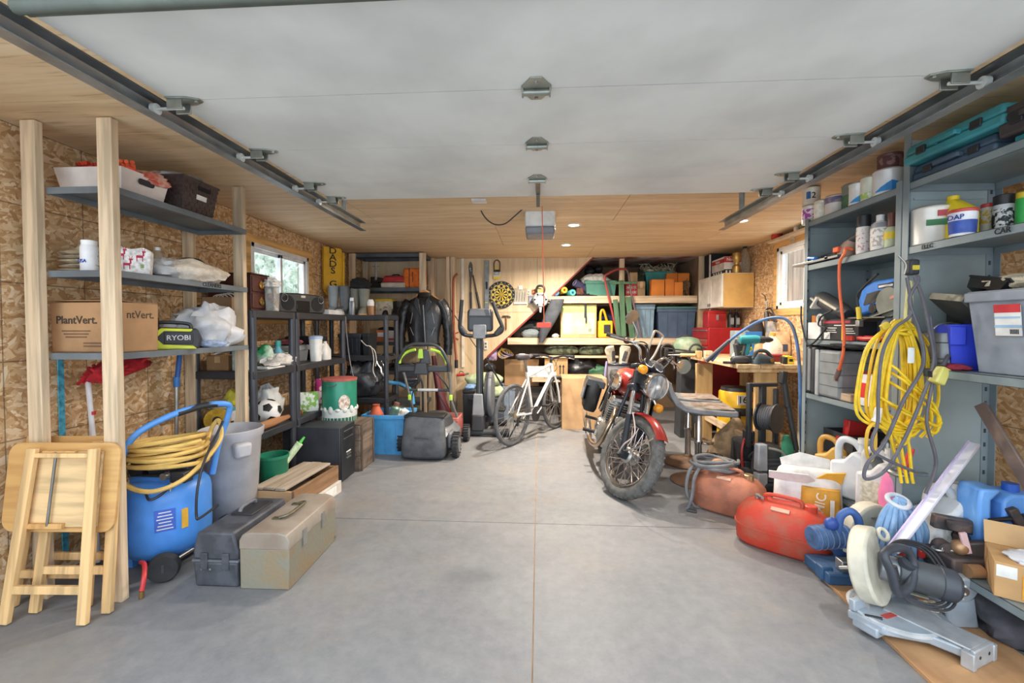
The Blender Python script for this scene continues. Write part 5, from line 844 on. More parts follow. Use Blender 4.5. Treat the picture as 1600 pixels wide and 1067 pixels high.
q = PY(722, 586, 6.45); t = T('hand_tool', 'red handled tool lying on cushions by the pillar', 'tool', (q.x, 6.45, q.z)); t.a('grip', plas('#bf3d36'), C((-.08, 0, 0), (.04, 0, .01), .022)); t.a('head', STL, C((.04, 0, .01), (.1, 0, .025), .014)); t.a('strap', BLK, TB([(-.05, 0, 0), (-.04, .06, .05), (0, .12, .03)], .006))
one('dog_leash', 'coil of yellow and purple straps under the stair diagonal', 'strap', PY(786, 556, 6.7), m('#d0a93c', .7, col2='#8b7fae', vs=14), *[XF(TO((0, 0, 0), .07 + .012 * k, .012, n=20, k=6), (.02 * k, .02 * k, .03 + .01 * k), (70 - 20 * k, 10 * k, 0)) for k in range(4)])
one('toy_bag', 'purple and pink soft bag under the stair diagonal', 'bag', PY(770, 563, 6.72), m('#8b83b5', .8, col2='#c7a2ad', vs=10), BL((0, 0, 0), (.07, .08, .2), .3, 95), sm=60)
one('bike_helmet', 'black helmet hanging under the stair diagonal', 'helmet', PY(766, 580, 6.62), BLK, XF(SP((0, 0, .06), (.09, .1, .07)), (0, 0, 0)))
tote('grey_tote', 'blue grey plastic tote behind rear wheel of the bicycle', (PY(783, 640, 6.5).x, 6.75, 0), .42, .4, .5, '#8a97a8', 0, None, 4)
carton('cardboard_carton', 'brown carton behind the bicycle saddle under the lower beam', (PY(815, 600, 6.9).x, 7.1, .46), .55, .35, .42, '#b28b62'); t = T('storage_trunk', 'dark bench box behind bicycle supporting brown carton', 'box', (PY(820, 640, 6.9).x, 7.1, 0)); t.a('body', m('#57534f', .8), B(0, 0, 0, .75, .5, .44), bev=.008); t.a('lid', m('#6a645e', .8), B(0, 0, .43, .78, .52, .028), bev=.004)
q = PY(843, 590, 6.15); t = T('plastic_sheet', 'white rectangular plastic board standing behind the bicycle handlebar', 'board', (q.x, 6.2, 0)); t.a('board', plas('#d5d8d5'), PR(rr(-.2, q.z, .2, q.z + .16, .03), -.006, .006, 'y')); t.a('leg', STL, C((-.15, .01, 0), (-.15, .01, q.z + .1), .008), C((.15, .01, 0), (.15, .01, q.z + .1), .008))
# ---------------------------------------------------------------- niche shelves
NY = 6.66
def onn(x0, y0, x1, y1, z, d=.3, Y=NY): return fit(x0, y0, x1, y1, Y, d, z)
def beam(nm, z0, z1, x0, x1, lab, yf):
    t = T(nm, lab, 'shelf', ((x0 + x1) / 2, yf, z0)); t.a('front_beam', LUM[2], B(0, .02, 0, x1 - x0, .04, z1 - z0), bev=.003); t.a('deck', wood('#cda873', 0), B(0, .5, z1 - z0 - .016, x1 - x0 - .02, .88, .014)); t.a('bearer', LUM[1], B(-(x1 - x0) / 2 + .05, .5, 0, .04, .8, z1 - z0 - .02), B((x1 - x0) / 2 - .05, .5, 0, .04, .8, z1 - z0 - .02)); t.a('rear_beam', LUM[2], B(0, .92, 0, x1 - x0, .04, z1 - z0 - .02))
ZU, ZL = 1.862, 1.235
beam('niche_shelf', 1.755, ZU, dgx(1.80) + .02, 2.34, 'upper lumber shelf of the under stair niche', 6.59); beam('niche_shelf', 1.135, ZL, dgx(1.235) + .01, 2.34, 'lower lumber shelf of the under stair niche', 6.53)
beam('niche_shelf', .93, .965, .02, 1.2, 'thin plank shelf under the camouflage rolls', 6.62); beam('niche_shelf', .56, .615, -.1, 1.3, 'lowest plank shelf behind the tall carton', 6.62)
q = PY(971.5, 462, 6.64); t = T('lumber_post', 'short lumber post from upper niche shelf to ceiling', 'post', (q.x, 6.655, ZU)); t.a('stud', LUM[0], B(0, 0, 0, .075, .04, ZC - ZU - .015), bev=.003)
for px, py, c, hl, lab in ((869, 457, '#5f93c9', '#2b4a8c', 'blue foam noodle on upper niche shelf'), (882, 453, '#e3c23f', '#b5482f', 'yellow foam noodle on upper niche shelf'), (895, 457, '#57b7b9', '#2a6d78', 'teal foam noodle on upper niche shelf')):
    q = PY(px, py, 6.62); t = T('foam_noodle', lab, 'noodle', (q.x, 6.62, max(q.z, ZU + .052)), 0, 'foam noodles'); t.a('tube', m(c, .8), XF(L([(.018, 0), (.045, 0), (.05, .01), (.05, .8), (.018, .8), (.018, 0)], 18, cap=False), (0, 0, 0), (-90, 0, 8))); t.a('bore', m(hl, .9), XF(L([(.001, .004), (.018, .004)], 14), (0, 0, 0), (-90, 0, 8)))
t = T('rolled_mat', 'dark purple rolled mat leaning on foam noodles', 'mat', PY(905, 448, 6.72), rot=(0, 0, 0)); t.a('roll', m('#4a4669', .8, 0, .3, 30, st=(1, .1, 1)), XF(L([(.012, 0), (.06, 0), (.06, .5), (.012, .5)], 20), (-.07, 0, .06), (0, 115, 25))); t.a('spiral', m('#8e8aa6', .8), XF(TO((0, 0, 0), .04, .006, n=18), (-.07, 0, .06), (0, 115, 25)))
for k, (px, py, r_, lab) in enumerate(((922, 424, .09, 'larger black helmet at left of upper niche'), (936, 420, .07, 'smaller black helmet under niche ceiling'))):
    q = PY(px, py, 7.1); t = T('helmet', lab, 'helmet', (q.x, 7.15, q.z - r_)); t.a('shell', m('#26262a', .3), SP((0, 0, r_), (r_, r_ * 1.1, r_))); t.a('visor', m('#44464c', .1), SP((0, -.03, r_ * .95), (r_ * .8, r_, r_ * .45)))
t = T('storage_box', 'dark stacked boxes behind the black helmets', 'box', (PY(932, 440, 7.2).x, 7.2, ZU)); zq = PY(922, 424, 7.1).z - .09 - ZU; t.a('lower_box', m('#4a3d3a', .8), B(0, 0, 0, .42, .35, zq * .55), bev=.004); t.a('upper_box', m('#5a4a44', .8), B(.02, 0, zq * .55, .36, .33, zq * .45 - .002), bev=.004)
l, w_, d_, h_ = onn(914, 438, 964, 462, ZU, .36); tote('teal_tote', 'sea green plastic tote with white cloth on upper niche shelf', l, w_, .36, h_, '#4f8a78', 0, None, 0)
one('white_cloth', 'crumpled white cloth piled in the sea green tote', 'cloth', l + Vector((-.06, 0, h_ - .06)), fab('#c9c8c2', .2), BL((0, 0, 0), (.2, .15, .17), .35, 101), sm=60)
one('brown_glove', 'brown leather glove at left end of sea green tote', 'glove', l + Vector((-w_ / 2 - .07, -.1, 0)), fab('#6f4a3c'), BL((0, 0, 0), (.06, .06, .14), .3, 102), sm=60)
l, w_, d_, h_ = onn(977, 440, 996, 462, ZU, .25); t = T('red_box', 'red box with white snowflake print on upper niche shelf', 'box', l); t.a('body', m('#b5262c', .5), B(0, 0, 0, w_, .25, h_), bev=.003); t.a('printed_pattern', PAPER, *[XF(B(0, 0, -.03, .006, .002, .06), (-.05 + .05 * i, -.127, .06 + .07 * j), (0, 60 * k, 0)) for i in range(3) for j in range(2) for k in range(3)])
l2 = l; l, w_, d_, h_ = onn(984, 426, 996, 440, ZU + h_ + .002, .2); carton('small_carton', 'small tan carton on top of red snowflake box', l, w_, .2, h_, '#b39a74', 0, None, False)
l, w_, d_, h_ = onn(996, 440, 1008, 462, ZU, .25); carton('small_carton', 'brown carton between red box and teal basket', l, w_, .25, h_, '#9a8160')
l, w_, d_, h_ = onn(1008, 424, 1050, 462, ZU, .36, 6.9); t = tote('laundry_basket', 'teal laundry basket of garlands on upper niche shelf', l, w_, .34, h_, '#2f8f8c', 0, None, 5, .8, 'basket')
rg = random.Random(4); tw = []; 
for k in range(60):
    p = Vector((rg.uniform(-.28, .24), rg.uniform(-.16, .16), rg.uniform(-.02, .06))); tw.append(TB([p, p + Vector((rg.uniform(-.06, .06), rg.uniform(-.05, .05), rg.uniform(.02, .09))), p + Vector((rg.uniform(-.09, .09), rg.uniform(-.06, .06), rg.uniform(.0, .13)))], .006, 5, k=2))
g = one('garland', 'tangled green and white garland heaped on the teal basket', 'garland', l + Vector((0, 0, h_ - .02)), m('#7f8467', .8, 0, .5, 30, col2='#d8d2bd'), BL((0, 0, -.05), (.2, .14, .12), .4, 6), *tw)
one('garland_end', 'dark green garland drooping left of the teal basket', 'garland', l + Vector((-w_ / 2 - .08, -.12, 0)), m('#39463a', .9, 0, .5, 30), BL((0, 0, 0), (.07, .08, h_), .5, 7, 4), sm=0)
oc = '#e0883c'
for x0, y0, x1, y1, Y, z, lab in ((1018, 437, 1038, 462, 6.66, ZU, 'leftmost orange carton on upper niche shelf'), (1039, 436, 1053, 462, 6.68, ZU, 'second orange carton from left on upper niche shelf'), (1041, 427, 1058, 462, 6.86, ZU, 'tall orange carton behind second orange carton'), (1059, 427, 1077, 462, 6.84, ZU, 'tall orange carton at right end of upper niche shelf'), (1054, 441, 1067, 462, 6.66, ZU, 'short orange carton in front of the tall right one')):
    l, w_, d_, h_ = onn(x0, y0, x1, y1, z, .15, Y); carton('orange_carton', lab, l, w_, .15, h_, oc, 0, 'orange cartons on the niche shelf', False)
one('ornament_box', 'glittery brown decoration box at far right of niche shelf', 'decoration', (2.24, 6.9, ZU), m('#80674b', .6, 0, .5, 40), BL((0, 0, 0), (.07, .1, .3), .3, 8), sm=0)
# middle shelf
z = ZL
q = PY(862, 535, 6.5); one('wetsuit', 'dark grey neoprene suit hanging over the lower niche shelf', 'wetsuit', (q.x - .02, 6.45, q.z), m('#42464c', .75, 0, .25, 10), LOFT([(-.14, 0, .0, .03, .03), (-.1, 0, .15, .07, .04), (-.03, .0, .3, .1, .045), (.06, .01, .5, .11, .05), (.1, .02, .64, .1, .04)], 20, .02, 4, 10), sm=60)
one('dark_bag', 'black bag heap at left end of lower niche shelf', 'bag', (PY(825, 520, 6.9).x, 6.95, z), m('#26272a', .6), BL((0, 0, 0), (.3, .22, .28), .3, 104), sm=60)
one('grey_shoe', 'grey sports shoe on black bag heap in niche', 'shoe', (PY(830, 512, 6.68).x, 6.68, z + .0), m('#7b8487', .7), BL((0, 0, 0), (.13, .06, .13), .25, 105), sm=60)
one('white_rag', 'small white cloth at edge of the lower niche shelf', 'rag', (PY(868, 524, 6.62).x, 6.62, z), fab('#d5d0c6'), BL((0, 0, 0), (.05, .05, .06), .3, 106), sm=60)
l, w_, d_, h_ = onn(876, 476, 932, 526, z, .4); t = carton('printed_carton', 'large pale green and white printed carton on lower niche shelf', l, w_, .4, h_, '#c3a878'); t.a('printed_panel', m('#b9bf9a', .6, 0, .3, 8, col2='#cfcbb8'), B(0, -.2015, .06, w_ * .9, .002, h_ - .08)); t.a('green_band', m('#b5cf78', .6), B(0, -.203, h_ - .12, w_ * .92, .002, .1), B(0, -.02, h_ + .005, w_ * .92, .36, .002)); t.a('printed_lines', m('#8f9a86', .7), *[B(-.12 + .03 * k, -.2035, .1, .006, .001, .06 + .02 * (k % 3)) for k in range(9)], B(.17, -.2035, .09, .05, .001, .05))
t = T('black_duffel', 'black bag with dangling strap on pale green carton', 'bag', l + Vector((.1, -.05, h_ + .006))); t.a('body', fab('#1f2022'), BL((0, 0, 0), (.19, .16, .19), .3, 107), sm=60); t.a('strap', BLK, B(.0, -.17, -.2, .03, .012, .26, rx=3), B(.01, -.17, -.28, .02, .012, .1)); t.a('buckle', BLK2, B(.0, -.18, .0, .045, .014, .04))
l, w_, d_, h_ = onn(935, 492, 958, 526, z, .2, 6.62); t = T('drill_case', 'yellow plastic carry case with black latch on lower niche shelf', 'case', l); t.a('body', plas('#e0b41f'), B(0, 0, 0, w_, .2, h_ * .75), bev=.02); t.a('handle', plas('#e0b41f'), TB([(-.07, 0, h_ * .7), (-.06, 0, h_ + .05), (-.02, 0, h_ + .07), (.03, 0, h_ * .75)], .018)); t.a('latch', BLK, B(.02, -.103, h_ * .2, .1, .012, h_ * .38), bev=.006)
one('navy_bag', 'navy blue bag between printed carton and yellow case', 'bag', (PY(943, 520, 6.9).x, 6.98, z), fab('#27355c'), BL((0, 0, 0), (.14, .14, .42), .3, 108), sm=60)
l, w_, d_, h_ = onn(991, 478, 1023, 527, z, .42); tote('grey_tote', 'pale blue grey tote right of the sled on lower niche shelf', l, w_, .42, h_, '#7f99ab', 0, '#7e98a8', 3)
l, w_, d_, h_ = onn(1027, 482, 1088, 527, z, .42); tote('slate_tote', 'dark slate blue tote with green lid on lower niche shelf', l, w_, .42, h_, '#4d617a', 0, '#4f7f7c', 3)
# sled
v0, v1 = PY(946, 430, 6.5), PY(966, 527, 6.5); hh = v0.z - ZL; ex = 6.5 / 680; X = lambda px: (px - 980) * ex
t = T('wooden_sled', 'green slatted wooden sled with red runners standing on niche shelf', 'sled', (PY(980, 520, 6.553).x, 6.553, ZL - .0)); RD = m('#9c3a38', .5); SG = m('#4c6e50', .65, 0, .25, 20, st=(1, 1, .15))
t.a('runner', RD, TB([(X(966), 0, 0), (X(956), 0, hh * .45), (X(947), 0, hh * .85), (X(945), .0, hh * .98), (X(950), 0, hh * 1.03), (X(965), 0, hh * 1.1), (X(978), .0, hh * 1.1)], .016, 8)); t.a('runner', m('#6c5a5c', .5), TB([(X(1002), 0, 0), (X(994), 0, hh * .35), (X(985), 0, hh * .75), (X(982), 0, hh), (X(978), .0, hh * 1.1)], .014, 8))
t.a('centre_slat', SG, B(X(972), -.02, .02, .075, .018, hh * .9, ry=-3), bev=.004); t.a('side_slat', SG, B(X(964), -.018, .0, .07, .016, hh * .62, ry=-6), bev=.004); t.a('side_slat', SG, B(X(984), -.018, .0, .08, .016, hh * .66, ry=-6), bev=.004); t.a('crossbar', SG, B(X(974), -.03, hh * .86, .38, .02, .035), bev=.004); t.a('crossbar', SG, B(X(978), .01, hh * .3, .34, .02, .04), bev=.004)
# camo rolls, cartons, bags
CAM = m('#7f8a72', .9, 0, .5, 16, col2='#4f5b48', lo=.47, hi=.53)
for k, (x0, x1, lab) in enumerate(((851, 906, 'left camouflage sleeping bag roll'), (904, 944, 'right camouflage sleeping bag roll'))):
    a, b_ = PY(x0, 555, 6.75).x, PY(x1, 555, 6.75).x; one('sleeping_bag', lab + ' on plank shelf', 'sleeping bag', ((a + b_) / 2, 6.82, .967), CAM, BL((0, 0, 0), ((b_ - a) / 2, .17, .165), .12, 110 + k, 1.6, crease=.4), sm=60)
l, w_, d_, h_ = onn(851, 557, 887, 588, .617, .35); t = carton('cardboard_carton', 'brown carton with dark arrows under camouflage rolls', l, w_, .35, h_ - .01, '#c09a6b'); t.a('printed_arrow', INK, *[PR([(dx - .008, .06), (dx + .008, .06), (dx + .008, .17), (dx + .022, .17), (dx, .21), (dx - .022, .17), (dx - .008, .17)], -.177, -.175, 'y') for dx in (.06, .11)])
one('garbage_bag', 'black plastic bag on lowest plank shelf of niche', 'bag', (PY(908, 588, 6.8).x, 6.85, .617), m('#202024', .35), BL((0, 0, 0), (.22, .16, .31), .4, 113), sm=60)
one('green_sack', 'dark green nylon sack beside black plastic bag in niche', 'bag', (PY(933, 588, 6.75).x, 6.78, .617), m('#3f6b4d', .6), BL((0, 0, 0), (.15, .13, .19), .3, 114), sm=60)
a, b_ = PZ(879, 671), PZ(946, 671); ww = b_.x - a.x + .02; t = carton('tall_carton', 'tall plain brown carton on floor behind the motorcycle', ((a.x + b_.x) / 2 + .0, a.y + .26, 0), ww, .5, .70, '#c59f74')
# golf bag style bin with gloves
q = PY(965, 570, 6.2); t = T('grey_barrel', 'grey fabric bin holding cream gloves behind the motorcycle', 'bin', (q.x, 6.2, 0)); t.a('body', m('#85868c', .8), L([(.15, 0), (.16, .8), (.165, .88)], 24)); t.a('rim', BLK, XF(TO((0, 0, 0), .165, .014), (0, 0, .88))); t.a('strap', m('#8f86b5', .8), TB([(-.16, -.06, .92), (-.19, -.1, .7), (-.17, -.11, .4)], .014))
for k, (dx, rz, lab) in enumerate(((-.08, 25, 'left cream and black glove standing in grey bin'), (.06, -15, 'right cream and black glove standing in grey bin'))):
    g = T('hockey_glove', lab, 'glove', (q.x + dx, 6.15, .84), rot=(6, rz * -.6, rz), group='gloves in the grey bin'); g.a('cuff', fab('#d3c7ae'), LOFT([(0, 0, 0, .055, .045), (0, 0, .14, .06, .05), (0, 0, .26, .075, .055), (0, -.02, .3, .06, .05)], 18, .012, k), sm=60); g.a('palm_patch', fab('#4a4648'), B(.01, -.055, .1, .05, .02, .14, ry=8), bev=.008); g.a('blue_band', plas('#2e5c9e'), LOFT([(0, 0, .02, .06, .05), (0, 0, .07, .061, .051)], 18, cap=False))
# ================================================================ MOTORCYCLE (front wheel towards the camera, leaning on its side stand)
q = PZ(978, 776); BIKE_LEAN, BIKE_RZ, STEER, RAKE = 14, -3, 30, 22
t = T('motorcycle', 'red and chrome classic motorcycle facing the open door', 'motorcycle', (q.x - .065, q.y + .03, 0), rot=(0, BIKE_LEAN, BIKE_RZ))
ax_ = Vector((0, math.sin(R(RAKE)), math.cos(R(RAKE)))); pv = Vector((0, .05, .345))
SM = Matrix.Translation(pv) @ Matrix.Rotation(R(STEER), 4, ax_) @ Matrix.Translation(-pv)
F_ = lambda *s: XM(J(*s), SM)
RW = .345; CH2 = m('#dcdcdc', .12, .95, .1, 8); TY = m('#5f5e5c', .9, 0, .3, 18, .2, 60); DKF = m('#2d3138', .35, .3); MRED = m('#952f2a', .25, .1, .08, 5); ALU = m('#a8a7a3', .35, .85, .2, 14)
def wheel(y, z, Rr, wd, fn, front):
    c = (0, y, z)
    w2 = t.a('tyre', TY, fn(XF(L([(Rr - .085, -wd * .36), (Rr - .06, -wd * .5), (Rr - .028, -wd * .5), (Rr - .008, -wd * .34), (Rr, -wd * .12), (Rr, wd * .12), (Rr - .008, wd * .34), (Rr - .028, wd * .5), (Rr - .06, wd * .5), (Rr - .085, wd * .36), (Rr - .085, -wd * .36)], 56, cap=False), c, (0, 90, 0))), sm=50)
    tr = []
    for k in range(44):
        for s in (-1, 1): tr.append(XF(B(s * wd * .22, 0, Rr - .009, wd * .3, .014, .008, ry=s * 14, rz=s * 28), c, (k * 360 / 44, 0, 0)))
    o = t.a('tread_block', m('#6c6a66', .9, 0, .3, 30), fn(*tr), sub=w2); o['kind'] = 'stuff'
    t.a('rim', CH2, fn(XF(L([(Rr - .105, -.03), (Rr - .082, -.042), (Rr - .078, -.042), (Rr - .095, -.02), (Rr - .098, .02), (Rr - .078, .042), (Rr - .082, .042), (Rr - .105, .03), (Rr - .112, 0), (Rr - .105, -.03)], 56, cap=False), c, (0, 90, 0))), sub=w2)
    sp = []
    for k in range(40):
        a = k * 2 * math.pi / 40; b2 = a + (.55 if (k // 2) % 2 else -.55); s = -1 if k % 2 else 1
        sp.append(C((s * .04, y + .06 * math.cos(b2), z + .06 * math.sin(b2)), (s * .012, y + (Rr - .1) * math.cos(a), z + (Rr - .1) * math.sin(a)), .0028, n=5, cap=False))
    o = t.a('spoke', m('#c9b9b4', .25, .8), fn(*sp), sub=w2); o['kind'] = 'stuff'
    t.a('hub', ALU, fn(XF(L([(.02, -.065), (.05, -.06), (.065, -.045), (.065, -.035), (.04, -.025), (.04, .025), (.065, .035), (.065, .045), (.05, .06), (.02, .065)], 26), c, (0, 90, 0))), sub=w2)
    t.a('brake_disc', m('#8f8e8b', .3, .8), fn(XF(L([(.09, .066), (.145, .066), (.145, .072), (.09, .072), (.09, .066)], 36, cap=False), c, (0, 90, 0)), *[XF(B(0, .0, .06, .006, .018, .04), (.066, y, z), (k * 60, 0, 0)) for k in range(6)]), sub=w2)
idn = lambda *s: J(*s)
wheel(0, RW, RW, .1, F_, True); wheel(1.43, RW, RW, .12, idn, False)
fa = Vector((0, .0, RW)); ft = ax_
for s, nm in ((-1, 'fork_leg'), (1, 'fork_leg')):
    b0 = Vector((s * .092, .0, RW)); fl_ = t.a(nm, DKF, F_(C(b0 - ft * .04, b0 + ft * .33, .027, .025, 16), B(s * .092, -.01, RW - .03, .05, .07, .06)))
    t.a('fork_tube', CH2, F_(C(b0 + ft * .32, b0 + ft * .77, .0205, n=16)), sub=fl_); t.a('fork_gaiter', DKF, F_(C(b0 + ft * .54, b0 + ft * .72, .032, .03, 16)), sub=fl_)
t.a('axle', STL, F_(C((-.13, 0, RW), (.13, 0, RW), .014))); t.a('brake_hose', m('#b9aaa4'), F_(TB([(-.11, .02, RW - .02), (-.16, -.05, RW + .08), (-.15, -.1, RW + .2), (-.13, .05, RW + .34)], .006)))
# front fender
def fender(y, z, r0, wd, a0, a1, n=16):
    V, F = [], []
    for i in range(n + 1):
        a = R(a0 + (a1 - a0) * i / n)
        for j in range(7):
            u = (j - 3) / 3; rr_ = r0 - .03 * u * u
            for o_ in (0, .004): V.append((u * wd / 2, y - (rr_ + o_) * math.cos(a), z + (rr_ + o_) * math.sin(a)))
    for i in range(n):
        for j in range(6):
            for o_ in (0, 1):
                p = (i * 7 + j) * 2 + o_; k = p + 14; F.append((p, p + 2, k + 2, k) if o_ else (k, k + 2, p + 2, p))
    return V, F
t.a('front_fender', MRED, F_(fender(0, RW, RW + .028, .135, 44, 128))); t.a('fender_stay', CH2, F_(*[TB([(s * .07, -.22, RW + .24), (s * .1, -.12, RW + .1), (s * .1, -.0, RW + .02)], .006) for s in (-1, 1)], *[C((s * .068, .1, RW + .34), (s * .1, .14, RW + .3), .007) for s in (-1, 1)]))
# yokes, headlight, clocks, bars
u1, u2 = fa + ft * .58, fa + ft * .77
for nm, u in (('lower_yoke', u1), ('upper_yoke', u2)): t.a(nm, DKF, F_(XF(B(0, .02, -.02, .25, .09, .04), u, (-RAKE, 0, 0))), bev=.01)
hl = fa + ft * .63 + Vector((0, -.14, .03))
hd_ = t.a('headlight', CH2, F_(XF(L([(.02, -.11), (.06, -.1), (.088, -.05), (.094, .0), (.098, .02), (.094, .032), (.084, .03)], 36, cap=False), hl, (90, 0, 0), 1.2)), sm=60)
t.a('headlight_lens', m('#d9dde0', .08, .5, .5, 30, col2='#9aa3a8', st=(1.6, .3, .3), lo=.42, hi=.6), F_(XF(L([(.001, .036), (.05, .035), (.088, .026)], 36, cap=False), hl, (90, 0, 0), 1.2)), sub=hd_); t.a('reflector_bulb', m('#f2f2ee', .1, .3), F_(SP(hl + Vector((0, -.04, 0)), .024, 12, 8)), sub=hd_)
t.a('headlight_bracket', DKF, *[F_(B(s * .105, hl.y + .06, hl.z - .04, .012, .12, .1)) for s in (-1, 1)], bev=.004)
OR = m('#f0a02c', .25, 0, .1, 20)
i1 = t.a('indicator', OR, F_(XF(L([(.012, -.04), (.036, -.02), (.038, .02), (.025, .034), (.001, .038)], 20), hl + Vector((-.165, .03, .085)), (90, 0, 0)))); t.a('indicator_stalk', CH2, F_(C(hl + Vector((-.165, .05, .085)), hl + Vector((-.09, .09, .05)), .011)), sub=i1)
i2 = t.a('indicator', OR, F_(XF(L([(.012, -.04), (.036, -.02), (.038, .02), (.025, .034), (.001, .038)], 20), hl + Vector((.165, .03, -.16)), (90, 0, 0)))); t.a('indicator_stalk', CH2, F_(C(hl + Vector((.165, .05, -.16)), hl + Vector((.09, .12, -.06)), .011)), sub=i2)
gz = u2 + Vector((0, -.05, .045))
for s in (-1, 1): g = t.a('gauge', DKF, F_(XF(L([(.03, -.04), (.046, -.02), (.048, .02), (.044, .026), (.001, .024)], 24), gz + Vector((s * .06, 0, 0)), (40, 0, 0)))); t.a('gauge_ring', CH2, F_(XF(TO((0, 0, .022), .046, .005, n=24), gz + Vector((s * .06, 0, 0)), (40, 0, 0))), sub=g)
hb0 = u2 + Vector((0, .04, .05)); t.a('handlebar', CH2, F_(TB([hb0 + Vector(v) for v in ((-.35, .16, .10), (-.25, .08, .12), (-.14, .0, .10), (-.06, 0, .01), (.06, 0, .01), (.14, .0, .10), (.25, .08, .12), (.35, .16, .10))], .0125, 10)))
for s in (-1, 1):
    gr = t.a('grip', BLK, F_(C(hb0 + Vector((s * .25, .08, .12)), hb0 + Vector((s * .38, .185, .095)), .019))); t.a('lever', CH2, F_(TB([hb0 + Vector((s * .22, .04, .12)), hb0 + Vector((s * .3, .02, .11)), hb0 + Vector((s * .4, .09, .09))], .008)), sub=gr); t.a('switch_box', BLK, F_(SP(hb0 + Vector((s * .235, .07, .115)), (.03, .035, .03), 10, 8)), sub=gr)
    ms = [hb0 + Vector((s * .2, .04, .12)), hb0 + Vector((s * .22, .0, .2)), hb0 + Vector((s * .3, .02, .28))] if s < 0 else [hb0 + Vector((.2, .04, .12)), hb0 + Vector((.27, .0, .13)), hb0 + Vector((.36, -.02, .10))]
    mi = t.a('mirror', CH2, F_(XF(L([(.001, -.02), (.04, -.016), (.068, 0), (.068, .01), (.001, .012)], 28), ms[2] + Vector((s * .03, 0, .03)), (100, 0, -s * 10)))); t.a('mirror_stem', CH2, F_(TB(ms, .007)), sub=mi)
t.a('chrome_tube', m('#c7bfb4', .3, .6), F_(TB([hb0 + Vector(v) for v in ((.04, .02, .02), (.09, .05, .1), (.1, .06, .26), (.09, .06, .3), (.0, .06, .31), (-.02, .05, .27), (-.01, .03, .1))], .010)))
t.a('control_cable', BLK, *[F_(TB([hb0 + Vector((s * .22, .05, .11)), hb0 + Vector((s * .16, -.1, .12 + .03 * k)), hb0 + Vector((s * .08, -.1 - .02 * k, -.02)), hb0 + Vector((s * .05, .05, -.2))], .006)) for s in (-1, 1) for k in (0, 1)]); t.a('bar_bag', m('#4c4f55', .6), F_(BL(hb0 + Vector((.1, -.02, -.03)), (.09, .05, .09), .2, 3)), sm=60)
# tank, seat, engine
t.a('tank', MRED, LOFT([(0, .66, .77, .10, .26), (0, .66, .83, .155, .30), (0, .66, .91, .165, .31), (0, .66, .97, .14, .28), (0, .67, 1.005, .08, .2), (0, .67, 1.01, .02, .06)], 34, 0, 0, 6, 2.6), sm=60)
for s in (-1, 1): t.a('chrome_side_panel', CH2, XF(PR([(.26 * math.cos(i * .314) * (1.0 if math.cos(i * .314) < 0 else .8), .085 * math.sin(i * .314)) for i in range(20)], -.012, .012, 'x'), (s * .155, .60, .87), (0, s * -4, 0)), bev=.008); t.a('knee_pad', BLK, XF(B(0, 0, 0, .014, .16, .08), (s * .166, .8, .81)), bev=.006)
t.a('fuel_cap', CH2, L([(.03, 0), (.034, .015), (.02, .022)], 20, (0, .6, 1.008)))
t.a('seat', m('#232325', .6), LOFT([(0, 1.22, .80, .11, .36), (0, 1.22, .84, .135, .38), (0, 1.23, .90, .13, .37), (0, 1.24, .92, .09, .3)], 28, 0, 0, 6, 3), sm=60)
t.a('frame', DKF, *[TB([(s * .05, .36, .93), (s * .1, .34, .6), (s * .12, .4, .3), (s * .13, .9, .24), (s * .12, 1.1, .5), (s * .1, 1.2, .74)], .017) for s in (-1, 1)], C((0, .3, .97), (0, 1.0, .79), .025), *[C((s * .11, .95, .74), (s * .1, 1.65, .76), .014) for s in (-1, 1)])
t.a('crankcase', ALU, LOFT([(0, .72, .22, .16, .24), (0, .72, .27, .2, .27), (0, .72, .4, .2, .26), (0, .7, .47, .15, .2)], 26, 0, 0, 6, 3)); t.a('engine_cover', CH2, *[XF(L([(.001, -.02), (.09, -.015), (.11, .015), (.11, .03)], 26), (s * .2, .8, .36), (0, s * -90, 0)) for s in (-1, 1)])
fins = [B(s * .085, .66, .47 + .022 * k, .165, .19, .011) for k in range(9) for s in (-1, 1)]; t.a('cylinder', ALU, *[C((s * .085, .66, .44), (s * .085, .66, .68), .065, n=18) for s in (-1, 1)], *fins); t.a('cylinder_head', ALU, B(0, .66, .67, .3, .16, .05, tp=.85), bev=.012); t.a('oil_cooler', m('#5a5a5a', .5, .5), B(0, .38, .47, .2, .04, .14), *[B(0, .357, .475 + .016 * k, .2, .008, .008) for k in range(8)])
